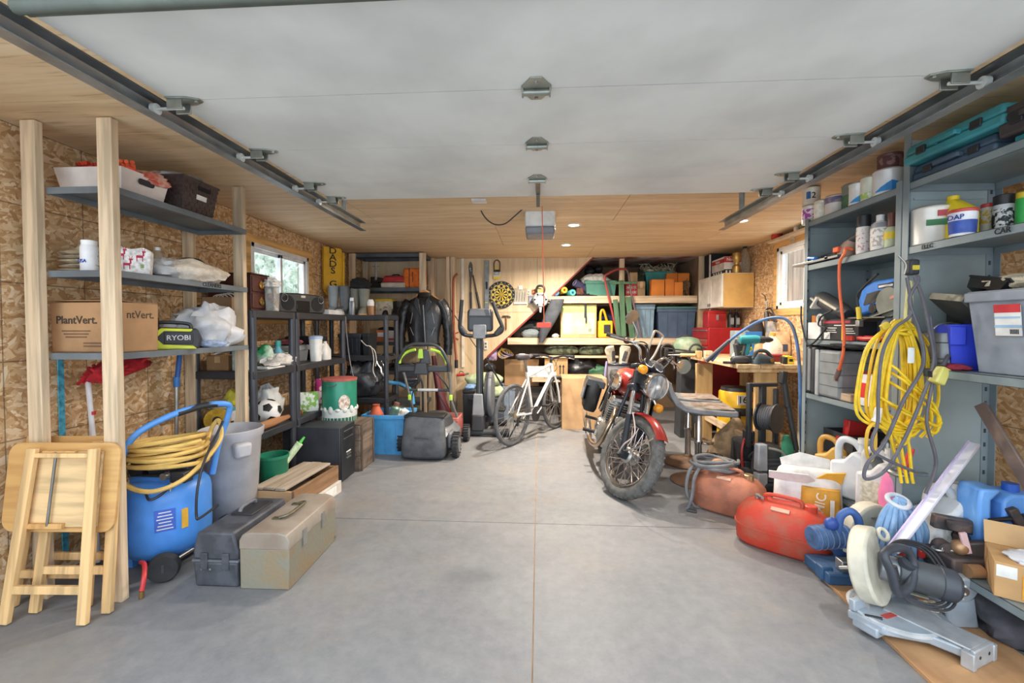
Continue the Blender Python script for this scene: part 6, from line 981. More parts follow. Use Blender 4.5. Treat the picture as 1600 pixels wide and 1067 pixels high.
for s in (-1, 1):
    t.a('exhaust_pipe', m('#b9a58e', .2, .9, .2, 6), TB([(s * .1, .56, .62), (s * .12, .42, .6), (s * .16, .36, .45), (s * .19, .44, .27), (s * .22, .7, .2), (s * .23, 1.0, .2)], .022, 12)); t.a('muffler', CH2, C((s * .23, 1.0, .2), (s * .24, 1.85, .3), .035, .05, 18))
    t.a('foot_peg', RUB, C((s * .15, .78, .3), (s * .33, .76, .3), .017), C((s * .15, 1.15, .36), (s * .3, 1.15, .36), .015)); t.a('side_cover', MRED if s > 0 else BLK, B(s * .14, 1.03, .5, .03, .22, .2, tp=.8), bev=.012)
    b_ = t.a('saddlebag', m('#242527', .4), LOFT([(s * .27, 1.3, .42, .06, .15), (s * .275, 1.3, .46, .08, .18), (s * .28, 1.3, .68, .09, .2), (s * .28, 1.3, .75, .08, .19)], 24, .004, 2, 8, 4), sm=50); t.a('flap', m('#3a3d42', .35), XF(PR([(-.1, .0), (.1, 0), (.105, .06), (.09, .075), (-.09, .075)], -.19, .19, 'y'), (s * .28, 1.3, .7)), B(s * .375, 1.3, .52, .012, .34, .2), sub=b_, bev=.01); t.a('buckle', CH2, B(s * .383, 1.22, .54, .008, .03, .12), B(s * .383, 1.38, .54, .008, .03, .12), sub=b_)
    t.a('shock_absorber', CH2, C((s * .13, 1.35, .45), (s * .12, 1.15, .76), .03, n=12)); t.a('swing_arm', DKF, C((s * .1, .95, .38), (s * .1, 1.43, RW), .022))
t.a('rear_fender', MRED, fender(1.43, RW, RW + .04, .16, 60, 180)); t.a('tail_light', m('#b02020', .2), B(0, 1.82, .66, .1, .05, .08), bev=.01); t.a('horn', CH2, C((-.08, .28, .55), (-.08, .31, .55), .045)); t.a('radiator_shroud', BLK, B(.1, .33, .34, .04, .05, .3), bev=.01)
t.a('side_stand', DKF, C((.12, .9, .26), (.16, .78, .02), .014))
# ================================================================ RIGHT SIDE, BACK HALF
# wall cabinet and things on it
CX0, CX1, CY0, CY1 = 2.36, 2.735, 5.73, 6.55; CZ0, CZ1 = 1.655, 2.085
t = T('wall_cabinet', 'white two door kitchen cabinet with yellowish side on the right wall', 'cabinet', ((CX0 + CX1) / 2, (CY0 + CY1) / 2, CZ0)); w_, d_, h_ = CX1 - CX0, CY1 - CY0, CZ1 - CZ0
t.a('body', m('#d2a65f', .5, 0, .08, 6), B(0, 0, 0, w_, d_, h_), bev=.003); t.a('bottom_panel', m('#e6dfcd', .5), B(0, 0, -.004, w_, d_, .004)); t.a('top_panel', m('#e2dccb', .5), B(0, 0, h_, w_, d_, .004))
for s in (-1, 1):
    dr = t.a('door', plas('#e0dbd0', .4), B(-w_ / 2 - .01, s * d_ / 4, .003, .018, d_ / 2 - .006, h_ - .006), bev=.003); yy = s * d_ / 4; q = -w_ / 2 - .02
    t.a('door_frame', plas('#e7e2d8', .4), B(q, yy, .003, .008, d_ / 2 - .006, .05), B(q, yy, h_ - .053, .008, d_ / 2 - .006, .05), B(q, yy - d_ / 4 + .03, .05, .008, .05, h_ - .1), B(q, yy + d_ / 4 - .03, .05, .008, .05, h_ - .1), sub=dr, bev=.002)
    t.a('catch', m('#5d5a52', .5, .5), B(q - .006, -s * -.02 + s * .01, .02, .008, .025, .04), sub=dr)
z = CZ1 + .006
t = carton('black_carton', 'tall black carton with white edge at far end of wall cabinet top', (2.545, 6.43, z), .27, .2, .33, '#1f2229', 0, None, False); t.a('white_edge', PAPER, B(-.128, -.1, 0, .018, .004, .33), B(-.1355, -.09, 0, .002, .02, .33))
t = T('printed_carton', 'white carton with red and black bands on top of wall cabinet', 'carton', (2.52, 6.05, z)); t.a('body', m('#dcd8d2', .7), B(0, 0, 0, .22, .4, .225), bev=.003); t.a('red_band', m('#b5343a', .6), B(0, -.2015, .15, .221, .002, .07), B(-.1112, 0, .15, .002, .401, .05)); t.a('black_band', INK, B(0, -.2015, .0, .221, .002, .06), B(-.1112, 0, 0, .002, .401, .05)); t.t('Nulson', .055, (.0, -.2035, .187), FR, PAPER); t.t('Nulson', .045, (-.1135, 0, .175), FL, PAPER); t.a('printed_icon', PAPER, *[B(-.08 + .045 * k, -.2035, .012, .022, .001, .034) for k in range(4)], *[B(-.113, -.12 + .08 * k, .01, .001, .04, .03) for k in range(4)])
t = T('brass_lantern', 'brass hourglass lamp standing on wall cabinet', 'lamp', (2.545, 5.80, z)); t.a('body', met('#b99a5c', .3), L([(.05, 0), (.055, .02), (.05, .09), (.03, .11), (.03, .14), (.05, .17), (.055, .19), (.05, .26), (.02, .27)], 22))
t = T('glass_jug', 'large clear glass demijohn with cap on wall cabinet', 'jug', (2.66, 5.83, z)); t.a('glass', m('#d9d3c0', .08, 0, .1, trans=.5, alpha=.4), L([(.06, 0), (.075, .02), (.075, .19), (.06, .24), (.025, .29), (.022, .33)], 26), sm=60); t.a('cap', BLK, L([(.026, .32), (.026, .345)], 16))
# red tool chest
RX0, RX1, RY0, RY1 = 2.27, 2.70, 5.97, 6.56; RD2 = m('#b02a2e', .35, .2, .12, 5)
t = T('tool_chest', 'tall red steel tool chest with drawers in back right corner', 'tool chest', ((RX0 + RX1) / 2, (RY0 + RY1) / 2, 0)); w_, d_ = RX1 - RX0, RY1 - RY0
t.a('cabinet', m('#8f2328', .4, .2, .12, 5), B(0, 0, .08, w_, d_, .86), bev=.006); t.a('caster', BLK, *[C((sx * .17, sy * .23 - .02, .04), (sx * .17, sy * .23 + .02, .04), .04) for sx in (-1, 1) for sy in (-1, 1)]); t.a('top_chest', RD2, B(0, .0, .95, w_, d_, .44), bev=.006)
for k, (z0, hh) in enumerate(((.96, .09), (1.055, .09), (1.15, .09), (1.245, .13), (.72, .2), (.50, .2), (.28, .2), (.1, .16))):
    dr = t.a('drawer', RD2, B(-w_ / 2 - .006, 0, z0, .014, d_ - .03, hh - .008), bev=.003); t.a('pull', STL, B(-w_ / 2 - .018, 0, z0 + hh - .03, .012, d_ - .06, .014), sub=dr)
t = T('red_toolbox', 'small red steel toolbox standing on the red tool chest', 'toolbox', (2.40, 6.12, 1.392)); t.a('body', RD2, B(0, 0, 0, .24, .2, .19), bev=.006); t.a('lid', RD2, B(0, 0, .19, .245, .205, .04, tp=.9), bev=.006); t.a('latch', STL, B(-.0, -.104, .1, .03, .01, .07)); t.a('handle', STL, TB([(-.06, 0, .225), (-.05, 0, .25), (.05, 0, .25), (.06, 0, .225)], .007))
for k, (x, lab) in enumerate(((2.575, 'left black oil bottle on the red tool chest'), (2.65, 'right black oil bottle on the red tool chest'))):
    t = T('oil_bottle', lab, 'bottle', (x, 6.02, 1.392), 0, 'oil bottles on the tool chest'); t.a('body', plas('#28292c'), LOFT([(0, 0, 0, .033, .05), (0, 0, .15, .034, .05), (0, 0, .2, .02, .02)], 18, 0, 0, 6, 3.5)); t.a('cap', BLK, C((0, 0, .2), (0, 0, .235), .017)); t.a('label', m('#8c8f93'), B(0, -.052, .04, .04, .003, .09))
# green tank, black hoops, bench
q = PY(1078, 545, 5.6); t = T('green_kettle', 'mottled green rounded tank on stand behind the workbench', 'tank', (q.x, 5.7, .0)); t.a('tank', m('#6f8a70', .5, 0, .4, 9, col2='#a3a58c'), L([(.05, 1.0), (.15, 1.03), (.17, 1.1), (.17, 1.18), (.13, 1.25), (.06, 1.27), (.02, 1.275)], 26, sx=1, sy=1)); t.a('stand', m('#3d3f42', .6), B(0, 0, 0, .24, .24, 1.0, tp=.8)); t.a('lid_knob', BLK, B(0, 0, 1.27, .1, .03, .025), bev=.006)
for k, (px, lab) in enumerate(((1043, 'left black hose hoop rising behind the workbench'), (1090, 'right black hose hoop rising behind the workbench'))):
    q = PY(px, 560, 5.15); r_ = .075; o_ = one('hose_hoop', lab, 'hose', (q.x, 5.15 if k == 0 else 5.2, 1.0 if k else .9), BLK, TB([(-r_, 0, -.0), (-r_, 0, .1 + .1 * (1 - k))] + ARC((0, 0, .12 + .1 * (1 - k)), r_, 170, 10, 6) + [(r_, 0, .1 + .1 * (1 - k)), (r_, 0, 0)], .012, 8, k=3), group=None)
BXL, BY0, BY1, BZ = 1.87, 4.22, 5.9, 1.045
t = T('workbench', 'rough plank workbench on wide wooden legs along the right wall', 'workbench', ((BXL + 2.74) / 2, (BY0 + BY1) / 2, 0)); w_ = 2.74 - BXL; WB2 = m('#d9bd92', .65, 0, .2, 22, .1, 60, '#b8946a', (1, .08, 1)); cx = (BXL + 2.74) / 2; cy = (BY0 + BY1) / 2
for k in range(4): t.a('top_plank', WB2, B(-w_ / 2 + w_ / 4 * (k + .5), 0, BZ - .04, w_ / 4 - .004, BY1 - BY0, .04), bev=.004)
t.a('front_rail', WB2, B(.0, -(BY1 - BY0) / 2 + .03, BZ - .075, w_ - .04, .04, .034), bev=.003)
for (x, y, sx) in ((PY(1196, 620, 4.3).x, 4.31, .2), (PY(1094, 620, 5.3).x + .04, 5.3, .19), (2.66, 4.31, .1), (2.66, 5.8, .1)): t.a('leg', m('#d8b37c', .6, 0, .15, 20, st=(1, 1, .08)), B(x - cx, y - cy, 0, sx, .04, BZ - .078), bev=.003)
t.a('lower_rail', LUM[1], B(-w_ / 2 + .12, .0, .3, .04, 1.5, .07)); 
def onb(px, Y): return Vector((PY(px, 560, Y).x, Y, BZ + .001))
t = T('wood_block', 'small square wood block at front of the workbench', 'block', onb(1106, 4.95)); t.a('block', LUM[0], B(0, 0, 0, .075, .075, .09), bev=.004); t.a('kerf', m('#9a7b55'), B(0, -.038, .04, .076, .002, .006))
t = T('wooden_mallet', 'wooden clamp handle lying at far left of the workbench', 'clamp', onb(1086, 5.02), 0); t.a('handle', wood('#d8b27c', 0), C((-.16, 0, .035), (.0, 0, .035), .022, .018)); t.a('head', wood('#d0a871'), B(.04, 0, 0, .06, .06, .085), bev=.006); t.a('screw', STL, C((-.3, 0, .035), (-.16, 0, .035), .009))
t = T('bar_clamp', 'dark metal clamp bars on far left end of workbench', 'clamp', onb(1065, 5.35)); t.a('bar', met('#4a4a4c', .5), C((-.2, 0, .04), (.25, .03, .05), .014), C((-.22, .1, .1), (.2, .05, .05), .01)); t.a('jaw', BLK, B(.22, .03, 0, .05, .05, .1), B(-.18, .0, 0, .04, .05, .09), bev=.005)
# teal drill
TEAL = plas('#2f8f97'); DKT = m('#3b3f44', .55)
q = onb(1172, 4.36); t = T('cordless_drill', 'teal cordless drill standing on its battery on workbench', 'drill', q, -8); t.a('motor_housing', TEAL, XF(L([(.03, -.1), (.043, -.09), (.045, .05), (.035, .08)], 18), (0, 0, .23), (0, 90, 0)), bev=.002); t.a('gear_case', DKT, XF(L([(.036, .08), (.036, .12), (.03, .13)], 16), (0, 0, .23), (0, 90, 0))); t.a('chuck', BLK, XF(L([(.026, .13), (.028, .17), (.012, .2)], 14), (0, 0, .23), (0, 90, 0))); t.a('handle', TEAL, B(-.03, 0, .08, .05, .045, .12, ry=10, tp=.9), bev=.01); t.a('rubber_grip', DKT, B(-.055, 0, .08, .02, .047, .11, ry=10), bev=.006); t.a('battery', DKT, B(-.02, 0, 0, .12, .08, .075), bev=.012); t.a('trigger', BLK, B(.0, 0, .16, .02, .025, .035), bev=.004)
q = onb(1187, 4.30); t = T('jigsaw', 'dark teal power tool lying in front of the drill on workbench', 'power tool', q + Vector((.02, -.02, 0)), 10); t.a('body', m('#36464d', .5), LOFT([(0, 0, 0, .11, .05), (0, 0, .05, .10, .05), (-.03, 0, .09, .05, .035), (-.04, 0, .10, .03, .02)], 22, 0, 0, 6, 3)); t.a('shoe_plate', STL, B(.04, -.02, 0, .2, .1, .006)); t.a('knob', met('#b08e4f'), C((.05, -.062, .035), (.05, -.05, .035), .016)); t.a('handle', DKT, TB([(-.1, 0, .05), (-.06, 0, .12), (.03, 0, .12), (.09, 0, .06)], .018))
q = onb(1156, 4.5); t = T('angle_sander', 'lime green and black cordless tool behind the teal drill', 'power tool', q); t.a('body', plas('#b7cf3a'), B(0, 0, 0, .09, .1, .05), XF(L([(.03, 0), (.035, .12), (.02, .14)], 16), (-.02, 0, .1), (0, 70, 0)), bev=.006); t.a('handle', DKT, B(-.01, 0, .05, .08, .06, .14, ry=-10), C((-.04, 0, .19), (.08, 0, .19), .045), bev=.008)
t = T('hot_glue_gun', 'black grinder left of the teal drill on workbench', 'power tool', onb(1161, 4.30) + Vector((-.04, .0, 0)), 0); t.a('body', DKT, XF(L([(.02, -.08), (.035, -.06), (.04, .05), (.025, .09)], 16), (0, 0, .04), (0, 90, 15)), bev=.002); t.a('disc', BLK, C((-.09, 0, .0), (-.09, 0, .02), .055))
for k, (px, Y, c, lab, rz) in enumerate(((1228, 4.38, '#e3c027', 'rear yellow tape measure on workbench', 20), (1232, 4.29, '#e8cb2a', 'front yellow and black tape measure on workbench', -12))):
    t = T('tape_measure', lab, 'tape measure', onb(px, Y), rz, 'yellow tape measures'); t.a('case', plas(c), PR([(-.045, 0), (.045, 0), (.045, .05), (.03, .075), (-.02, .08), (-.045, .05)], -.022, .022, 'y'), bev=.006); t.a('grip', BLK, B(-.03, 0, .0, .04, .048, .07), bev=.008); t.a('label', INK, B(.015, -.0235, .025, .03, .002, .025))
t = T('pencil_case', 'dark red case behind the yellow tape measures', 'case', onb(1212, 4.6)); t.a('body', m('#7c2230', .5), B(0, 0, 0, .16, .12, .06), bev=.01); t.a('lid', m('#8f2a38', .5), B(0, 0, .055, .162, .122, .02), bev=.006)
q = onb(1207, 4.75); t = T('white_jug', 'translucent white plastic jug on back of workbench', 'jug', q); t.a('body', m('#d9d2c4', .4), LOFT([(0, 0, 0, .085, .07), (0, 0, .16, .085, .07), (0, 0, .22, .05, .04), (0, 0, .26, .022, .022)], 24, 0, 0, 6, 3.5)); t.a('cap', plas('#d6a23c'), C((0, 0, .26), (0, 0, .29), .027)); t.a('measure_mark', INK, *[B(.03, -.0712, .03 + .025 * k, .025, .001, .002) for k in range(5)])
q = onb(1174, 5.2); t = T('blue_binder', 'blue folder standing at back of the workbench', 'folder', q + Vector((.02, 0, 0)), -12); t.a('cover', plas('#2e6fb5'), B(0, 0, 0, .17, .03, .3), bev=.003); t.a('pages', PAPER, B(.002, .0, .004, .166, .02, .29)); 
q = onb(1155, 5.3); t = T('parts_organizer', 'clear drawer organizer of small parts at back of workbench', 'organizer', q); t.a('case', m('#93a0a3', .4), B(0, 0, 0, .16, .14, .31), bev=.004)
for k in range(4):
    for j in range(2): t.a('drawer', m('#b9b6a4', .2, 0, .5, 30, col2='#6f7b79'), B(-.038 + .076 * j, -.072, .01 + .074 * k, .07, .01, .066), bev=.003)
one('white_cable', 'white cable coil on workbench before the red tool chest', 'cable', onb(1150, 4.85), WHT, *[XF(TO((0, 0, .1), .08 + .006 * k, .008, n=24, k=6), (0, .01 * k, 0), (80, 0, 10 * k)) for k in range(3)])
for k, (px, Y, ww, hh, c, rz, lab) in enumerate(((1195, 5.0, .2, .2, '#cfa777', 5, 'left tan paper bag at back of workbench'), (1217, 4.95, .2, .3, '#d6b78e', -4, 'right tan paper bag at back of workbench'), (1216, 5.25, .26, .42, '#bfb4a6', 0, 'printed grey carton on edge at back of workbench'))):
    t = T('paper_bag', lab, 'bag', onb(px, Y), rz); t.a('body', m(c, .8, 0, .35, 12, col2='#a5876a' if k < 2 else '#8a8f97'), LOFT([(0, 0, 0, ww / 2, .06), (0, 0, hh * .5, ww / 2 * 1.02, .055), (0, 0, hh * .9, ww / 2, .03), (0, 0, hh, ww / 2 * .95, .012)], 26, .012 if k < 2 else 0, k + 3, 12, 5)); t.a('printed_label', m(('#d9d1c2', '#3b4a63', '#b0463f')[k], .7), B(0, -.063, hh * .3, ww * .6, .003, hh * .25))
one('dark_speaker', 'round dark grey bundle on bags at back of workbench', 'bundle', onb(1180, 5.35) + Vector((.02, .02, .0)), m('#3a3633', .8), LOFT([(0, 0, 0, .09, .06), (0, 0, .3, .1, .07), (0, 0, .42, .07, .05), (0, 0, .44, .03, .02)], 20, .02, 7, 10))
q = PX(1196, 510, 2.66); t = T('caulking_gun', 'dark metal caulking gun hung on right wall by the window', 'caulking gun', (2.68, q.y, q.z)); t.a('barrel', met('#6c6864', .5), C((0, 0, -.06), (0, .02, .17), .028)); t.a('rod', STL, C((0, .02, .17), (0, .03, .3), .008)); t.a('handle', met('#4c4a48', .5), TB([(0, .02, .17), (0, -.07, .15), (0, -.16, .06)], .012), TB([(0, .02, .2), (0, -.08, .2), (0, -.2, .05)], .01)); t.a('nozzle', STL, C((0, 0, -.06), (0, -.01, -.16), .014, .006)); t.a('hook_cord', BLK, TB([(0, .03, .3), (.02, .1, .36), (.03, .2, .4)], .005))
# blue hose over bench
p = [PY(*q) for q in ((1112, 557, 4.4), (1140, 532, 4.3), (1180, 505, 4.15), (1212, 496, 4.05), (1232, 502, 3.98), (1243, 525, 3.92), (1249, 570, 3.88), (1251, 640, 3.85), (1253, 725, 3.83))]; p.append(Vector((p[-1].x, p[-1].y, .02))); p[0].z = BZ + .02
t = T('air_line', 'blue grey hose arching over the workbench to the floor', 'hose', (0, 0, 0)); t.a('hose', m('#4f7fc0', .45, 0, .2, 5, col2='#56657c'), TB(p, .0135, 10)); t.a('nozzle', m('#4b4c55', .5), C(p[0] - Vector((.05, 0, 0)), p[1], .022, .019))
# below the bench ---------------------------------------------------
q = PY(1150, 650, 4.9); t = T('shop_vacuum', 'yellow and black shop vacuum under the workbench', 'vacuum', (q.x + .03, 4.95, 0)); YV = plas('#e0b222'); t.a('tank', YV, L([(.17, .1), (.2, .14), (.2, .42), (.19, .45)], 30)); t.a('head', m('#2e3033', .5), L([(.2, .45), (.205, .5), (.2, .53)], 30)); t.a('motor_cover', YV, L([(.19, .53), (.185, .68), (.16, .71)], 30)); t.a('top_cap', BLK, L([(.17, .70), (.16, .735), (.02, .745)], 30)); t.a('caster', BLK, *[SP((.17 * math.cos(a), .17 * math.sin(a), .045), .045, 10, 8) for a in (.6, 2.2, 3.8, 5.4)])
t.a('base_ring', BLK, L([(.15, .06), (.19, .08), (.19, .12)], 24)); pl = t.a('number_plate', PAPER, B(-.03, -.195, .57, .1, .012, .1)); t.t('16', .1, (-.03, -.203, .62), FR, INK, sub=pl); t.t('WET DRY', .04, (-.04, -.205, .33), FR); t.t('VACUUM', .04, (-.04, -.205, .28), FR); t.a('hose', BLK, TB([(-.1, -.19, .48), (-.3, -.25, .5), (-.42, -.22, .53), (-.5, -.2, .5), (-.45, -.05, .35)], .03, 10)); t.a('red_switch', plas('#c23b32'), B(.09, -.185, .6, .03, .02, .03))
q = PY(1122, 660, 5.2); t = T('black_tube', 'black upright tube beside the shop vacuum', 'tube', (q.x + .0, 4.72, 0)); t.a('tube', BLK2, C((0, 0, 0), (0.0, .04, .5), .045, .05, 16)); t.a('cuff', BLK, C((0, .0, .0), (0, 0, .05), .058, n=16))
one('canvas_bag', 'worn tan canvas tool bag on floor under the workbench', 'bag', (PY(1135, 680, 4.55).x + .03, 4.56, 0), m('#a89072', .9, 0, .3, 14, .3, 90), LOFT([(0, 0, 0, .17, .12), (0, 0, .1, .2, .13), (.02, 0, .3, .14, .09), (.06, 0, .42, .08, .05), (.07, 0, .47, .03, .02)], 26, .05, 9, 9), sm=60)
q = PY(1160, 670, 4.1); t = T('tool_tote', 'black tool bag with red webbing and cables under workbench', 'bag', (q.x, 4.08, 0)); t.a('body', fab('#2a2a2d'), B(0, 0, 0, .16, .26, .38, tp=.85), bev=.03); t.a('strap', plas('#b8352f'), TB([(-.06, -.14, .1), (-.07, -.13, .3), (-.02, -.1, .42), (.04, -.12, .36), (.07, -.14, .2)], .011)); t.a('pouch', fab('#38383c'), B(0, -.14, .05, .12, .05, .16, tp=.9), B(.0, -.1, .38, .08, .08, .1), bev=.012); t.a('cable', RUB, TB([(-.05, -.13, .4), (.03, -.17, .34), (-.03, -.18, .26), (.05, -.17, .2)], .01))
# bar stools
for k, (px, py, Y, lab) in enumerate(((1091, 700, 4.0, 'nearer bar stool with grey curved seat beside the motorcycle'), (1075, 660, 4.55, 'farther bar stool half hidden behind the nearer one'))):
    q = PY(px, py, Y); t = T('bar_stool', lab, 'stool', (q.x, Y, 0), -8); BSM = m('#8c6f5b', .5, .4, .4, 8, col2='#5c4a40')
    t.a('base', BSM, L([(.235, 0), (.24, .012), (.2, .03), (.08, .055), (.045, .07), (.04, .09)], 34)); t.a('column', m('#d5d2cf', .12, .95), L([(.03, .08), (.03, .34), (.035, .35), (.035, .38), (.03, .39), (.03, .62)], 20)); t.a('foot_ring', m('#c9c4bd', .2, .9), TB([(.03, 0, .25), (.16, -.05, .22), (.24, 0, .22), (.2, .14, .22), (.03, .02, .25)], .013)); 
    sp_ = [(-.29, .235), (-.27, .16), (-.22, .075), (-.14, .025), (0, .01), (.2, .0), (.28, .0)]
    V, F = [], []
    for (x, zz) in sp_:
        for j in range(9):
            u = (j - 4) / 4; ww = .20 if x > -.1 else .17
            V.append((x, u * ww, .63 + zz)); 
    n = len(V); V += [(v[0] + (.03 if v[0] < -.15 else 0), v[1] * .97, v[2] + .05) for v in V]
    F = [(i * 9 + j, i * 9 + j + 1, (i + 1) * 9 + j + 1, (i + 1) * 9 + j) for i in range(len(sp_) - 1) for j in range(8)]; F += [tuple(n + i for i in f[::-1]) for f in list(F)]
    rim = [j for j in range(9)] + [i * 9 + 8 for i in range(1, len(sp_))] + [(len(sp_) - 1) * 9 + j for j in range(7, -1, -1)] + [i * 9 for i in range(len(sp_) - 2, 0, -1)]
    F += [(rim[i], n + rim[i], n + rim[(i + 1) % len(rim)], rim[(i + 1) % len(rim)]) for i in range(len(rim))]
    t.a('seat', m('#77787b', .5, 0, .25, 10), (V, F), bev=.012, sm=60); t.a('cushion', m('#6e5d50', .75, 0, .4, 16, col2='#8b8178'), B(.06, 0, .685, .4, .34, .012), bev=.006); t.a('seat_plate', BLK, B(0, 0, .615, .16, .16, .02))
# pressure washer
q = PY(1203, 700, 3.78); t = T('pressure_washer', 'black and dark grey upright pressure washer with hose reel', 'pressure washer', (q.x + .02, 3.82, 0), 8); PWB = m('#2c2e32', .5)
t.o.scale = (.88, .88, .86); t.a('base', PWB, B(0, 0, .03, .3, .3, .1), bev=.03); t.a('wheel', RUB, C((-.2, .1, .1), (-.15, .1, .1), .1, n=22), C((.15, .1, .1), (.2, .1, .1), .1, n=22)); t.a('motor_cover', m('#3a3c41', .5), LOFT([(0, 0, .1, .15, .13), (0, 0, .3, .14, .12), (0, .02, .42, .11, .1), (0, .04, .46, .08, .07)], 24, 0, 0, 6, 3.5)); t.a('vent_rib', m('#55575c', .5), *[B(-.0, -.13 + .004 * k, .14 + .04 * k, .2, .02, .012) for k in range(6)]); t.a('detergent_tank', m('#a9acb3', .4), B(-.16, -.1, .24, .1, .08, .26, tp=.9), B(-.16, -.1, .08, .1, .08, .14), bev=.012); t.a('front_fin', m('#8f8f86', .5), TB([(-.1, -.12, .46), (.02, -.16, .42), (.07, -.16, .25)], .012))
t.a('upright', PWB, B(-.0, .12, .4, .06, .05, .65), B(.14, .12, .4, .04, .05, .6), B(-.14, .12, .4, .04, .05, .66), B(0, .12, 1.02, .3, .05, .04), bev=.01); t.a('reel', PWB, XF(L([(.03, -.08), (.145, -.08), (.145, -.065), (.1, -.06), (.1, .06), (.145, .065), (.145, .08), (.03, .08)], 32), (.02, .05, .72), (90, 0, 30))); t.a('hose_wrap', m('#4a4c51', .5), *[XF(TO((0, 0, -.05 + .02 * k), .115, .011, n=28, k=6), (.02, .05, .72), (90, 0, 30)) for k in range(6)])
t.a('lance_gun', BLK, C((.06, -.1, 1.1), (.09, -.12, .85), .032, .03, 14), B(.05, -.1, 1.08, .06, .06, .12, ry=6), bev=.008); t.a('lance', m('#303236', .4), C((.09, -.12, .88), (.15, -.16, .45), .028, .022, 14), C((.15, -.16, .45), (.2, -.2, .02), .014, .012)); t.a('nozzle', BLK, C((.19, -.2, .09), (.2, -.205, .0), .028)); t.a('hose', BLK, TB([(-.1, .0, .06), (.0, -.22, .03), (.2, -.25, .02), (.3, -.15, .02)], .012))
t = T('patio_umbrella', 'dark green folded fabric leaning beside the pressure washer', 'fabric', (PY(1234, 760, 3.72).x, 3.72, 0)); t.a('cloth', m('#2f7a5e', .8, 0, .25, 10), LOFT([(.02, 0, 0, .05, .04), (.0, 0, .2, .055, .045), (-.02, 0, .42, .04, .035), (-.03, .01, .5, .015, .012)], 20, .025, 3, 12), sm=60); t.a('tip', BLK, C((.03, 0, .0), (.05, -.03, .06), .02))
t = T('white_bookcase', 'small pale wooden shelf case against wall right of bench leg', 'shelf', (PY(1232, 650, 4.5).x + .04, 4.45 - .35, 0)); PB = m('#d9cfb8', .6); t.a('side_panel', PB, B(-.1, 0, 0, .02, .25, .72), B(.1, 0, 0, .02, .25, .72)); t.a('shelf', PB, *[B(0, 0, z_, .2, .25, .02) for z_ in (.02, .36, .70)]); t.a('back', m('#7d7a70'), B(0, .12, 0, .2, .008, .72)); t.a('folder', m('#8d9296'), B(0.0, .0, .04, .1, .18, .26), B(-.02, 0, .38, .12, .18, .26))
# gas cans
def gas(lab, loc, rz, col, col2, Ln, cap):
    t = T('fuel_tank', lab, 'fuel can', loc, rz); P = rusty(col, col2); hl_ = Ln / 2
    t.a('body', P, LOFT([(0, 0, 0, hl_ * .9, .13), (0, 0, .025, hl_ * .98, .155), (0, 0, .15, hl_, .165), (0, 0, .20, hl_ * .96, .155), (0, 0, .25, hl_ * .8, .12), (0, 0, .275, hl_ * .55, .08), (0, 0, .28, .05, .03)], 40, 0, 0, 6, 3.2), sm=60); t.a('seam', P, LOFT([(0, 0, .125, hl_ + .006, .171), (0, 0, .135, hl_ + .006, .171)], 40, 0, 0, 6, 3.2))
    t.a('handle', P, TB([(-.1, 0, .27), (-.085, 0, .315), (.085, 0, .315), (.1, 0, .27)], .013), B(-.1, 0, .265, .05, .05, .012), B(.1, 0, .265, .05, .05, .012)); t.a('cap', cap, L([(.035, .25), (.035, .3), (.03, .305)], 18, (hl_ * .55, 0, 0))); t.a('fitting', STL, C((-hl_ * .55, 0, .25), (-hl_ * .55, 0, .3), .014), C((-hl_ * .55, 0, .29), (-hl_ * .4, -.05, .3), .01)); t.a('tag', m('#c9a08b', .7), B(0, -.1, .262, .1, .03, .006, rx=25))
    return t
a, b_ = PZ(1158, 822), PZ(1277, 873)
gas('bright red metal outboard fuel tank on floor at right', (1.555, 2.84, 0), -38, '#c9412d', '#b0614c', .53, m('#cf4a35', .4)); gas('faded rusty orange outboard fuel tank behind the bright red one', (1.45, 3.40, 0), -40, '#b5745a', '#96604c', .52, met('#b9a37f'))
q = Vector((1.39, 3.52, .29)); rg = random.Random(9); pts = []
for k in range(41):
    a = k * .785; r_ = .13 + .02 * math.sin(k * 1.3); pts.append((r_ * math.cos(a) * 1.15 + .03 * math.sin(k * .37), r_ * math.sin(a) + .03 * math.cos(k * .29), .012 + .0012 * k + .012 * math.sin(k * 1.7)))
t = T('fuel_hose', 'grey hose coiled on top of the faded fuel tank', 'hose', q); HG = m('#77797c', .6, 0, .2, 12); t.a('coil', HG, TB(pts, .013, 8, k=3)); t.a('drop', HG, TB([(-.14, -.02, .04), (-.22, -.08, -.02), (-.25, -.12, -.15), (-.2, -.12, -.26), (-.14, -.1, -.285)], .013), TB([(-.12, -.06, .03), (-.2, -.14, -.05), (-.23, -.18, -.18), (-.26, -.16, -.28)], .013)); t.a('connector', BLK, C((-.26, -.17, -.285), (-.2, -.2, -.285), .014)); t.a('primer_bulb', m('#a97f5c', .6), SP((.02, -.03, .045), (.05, .03, .03)))
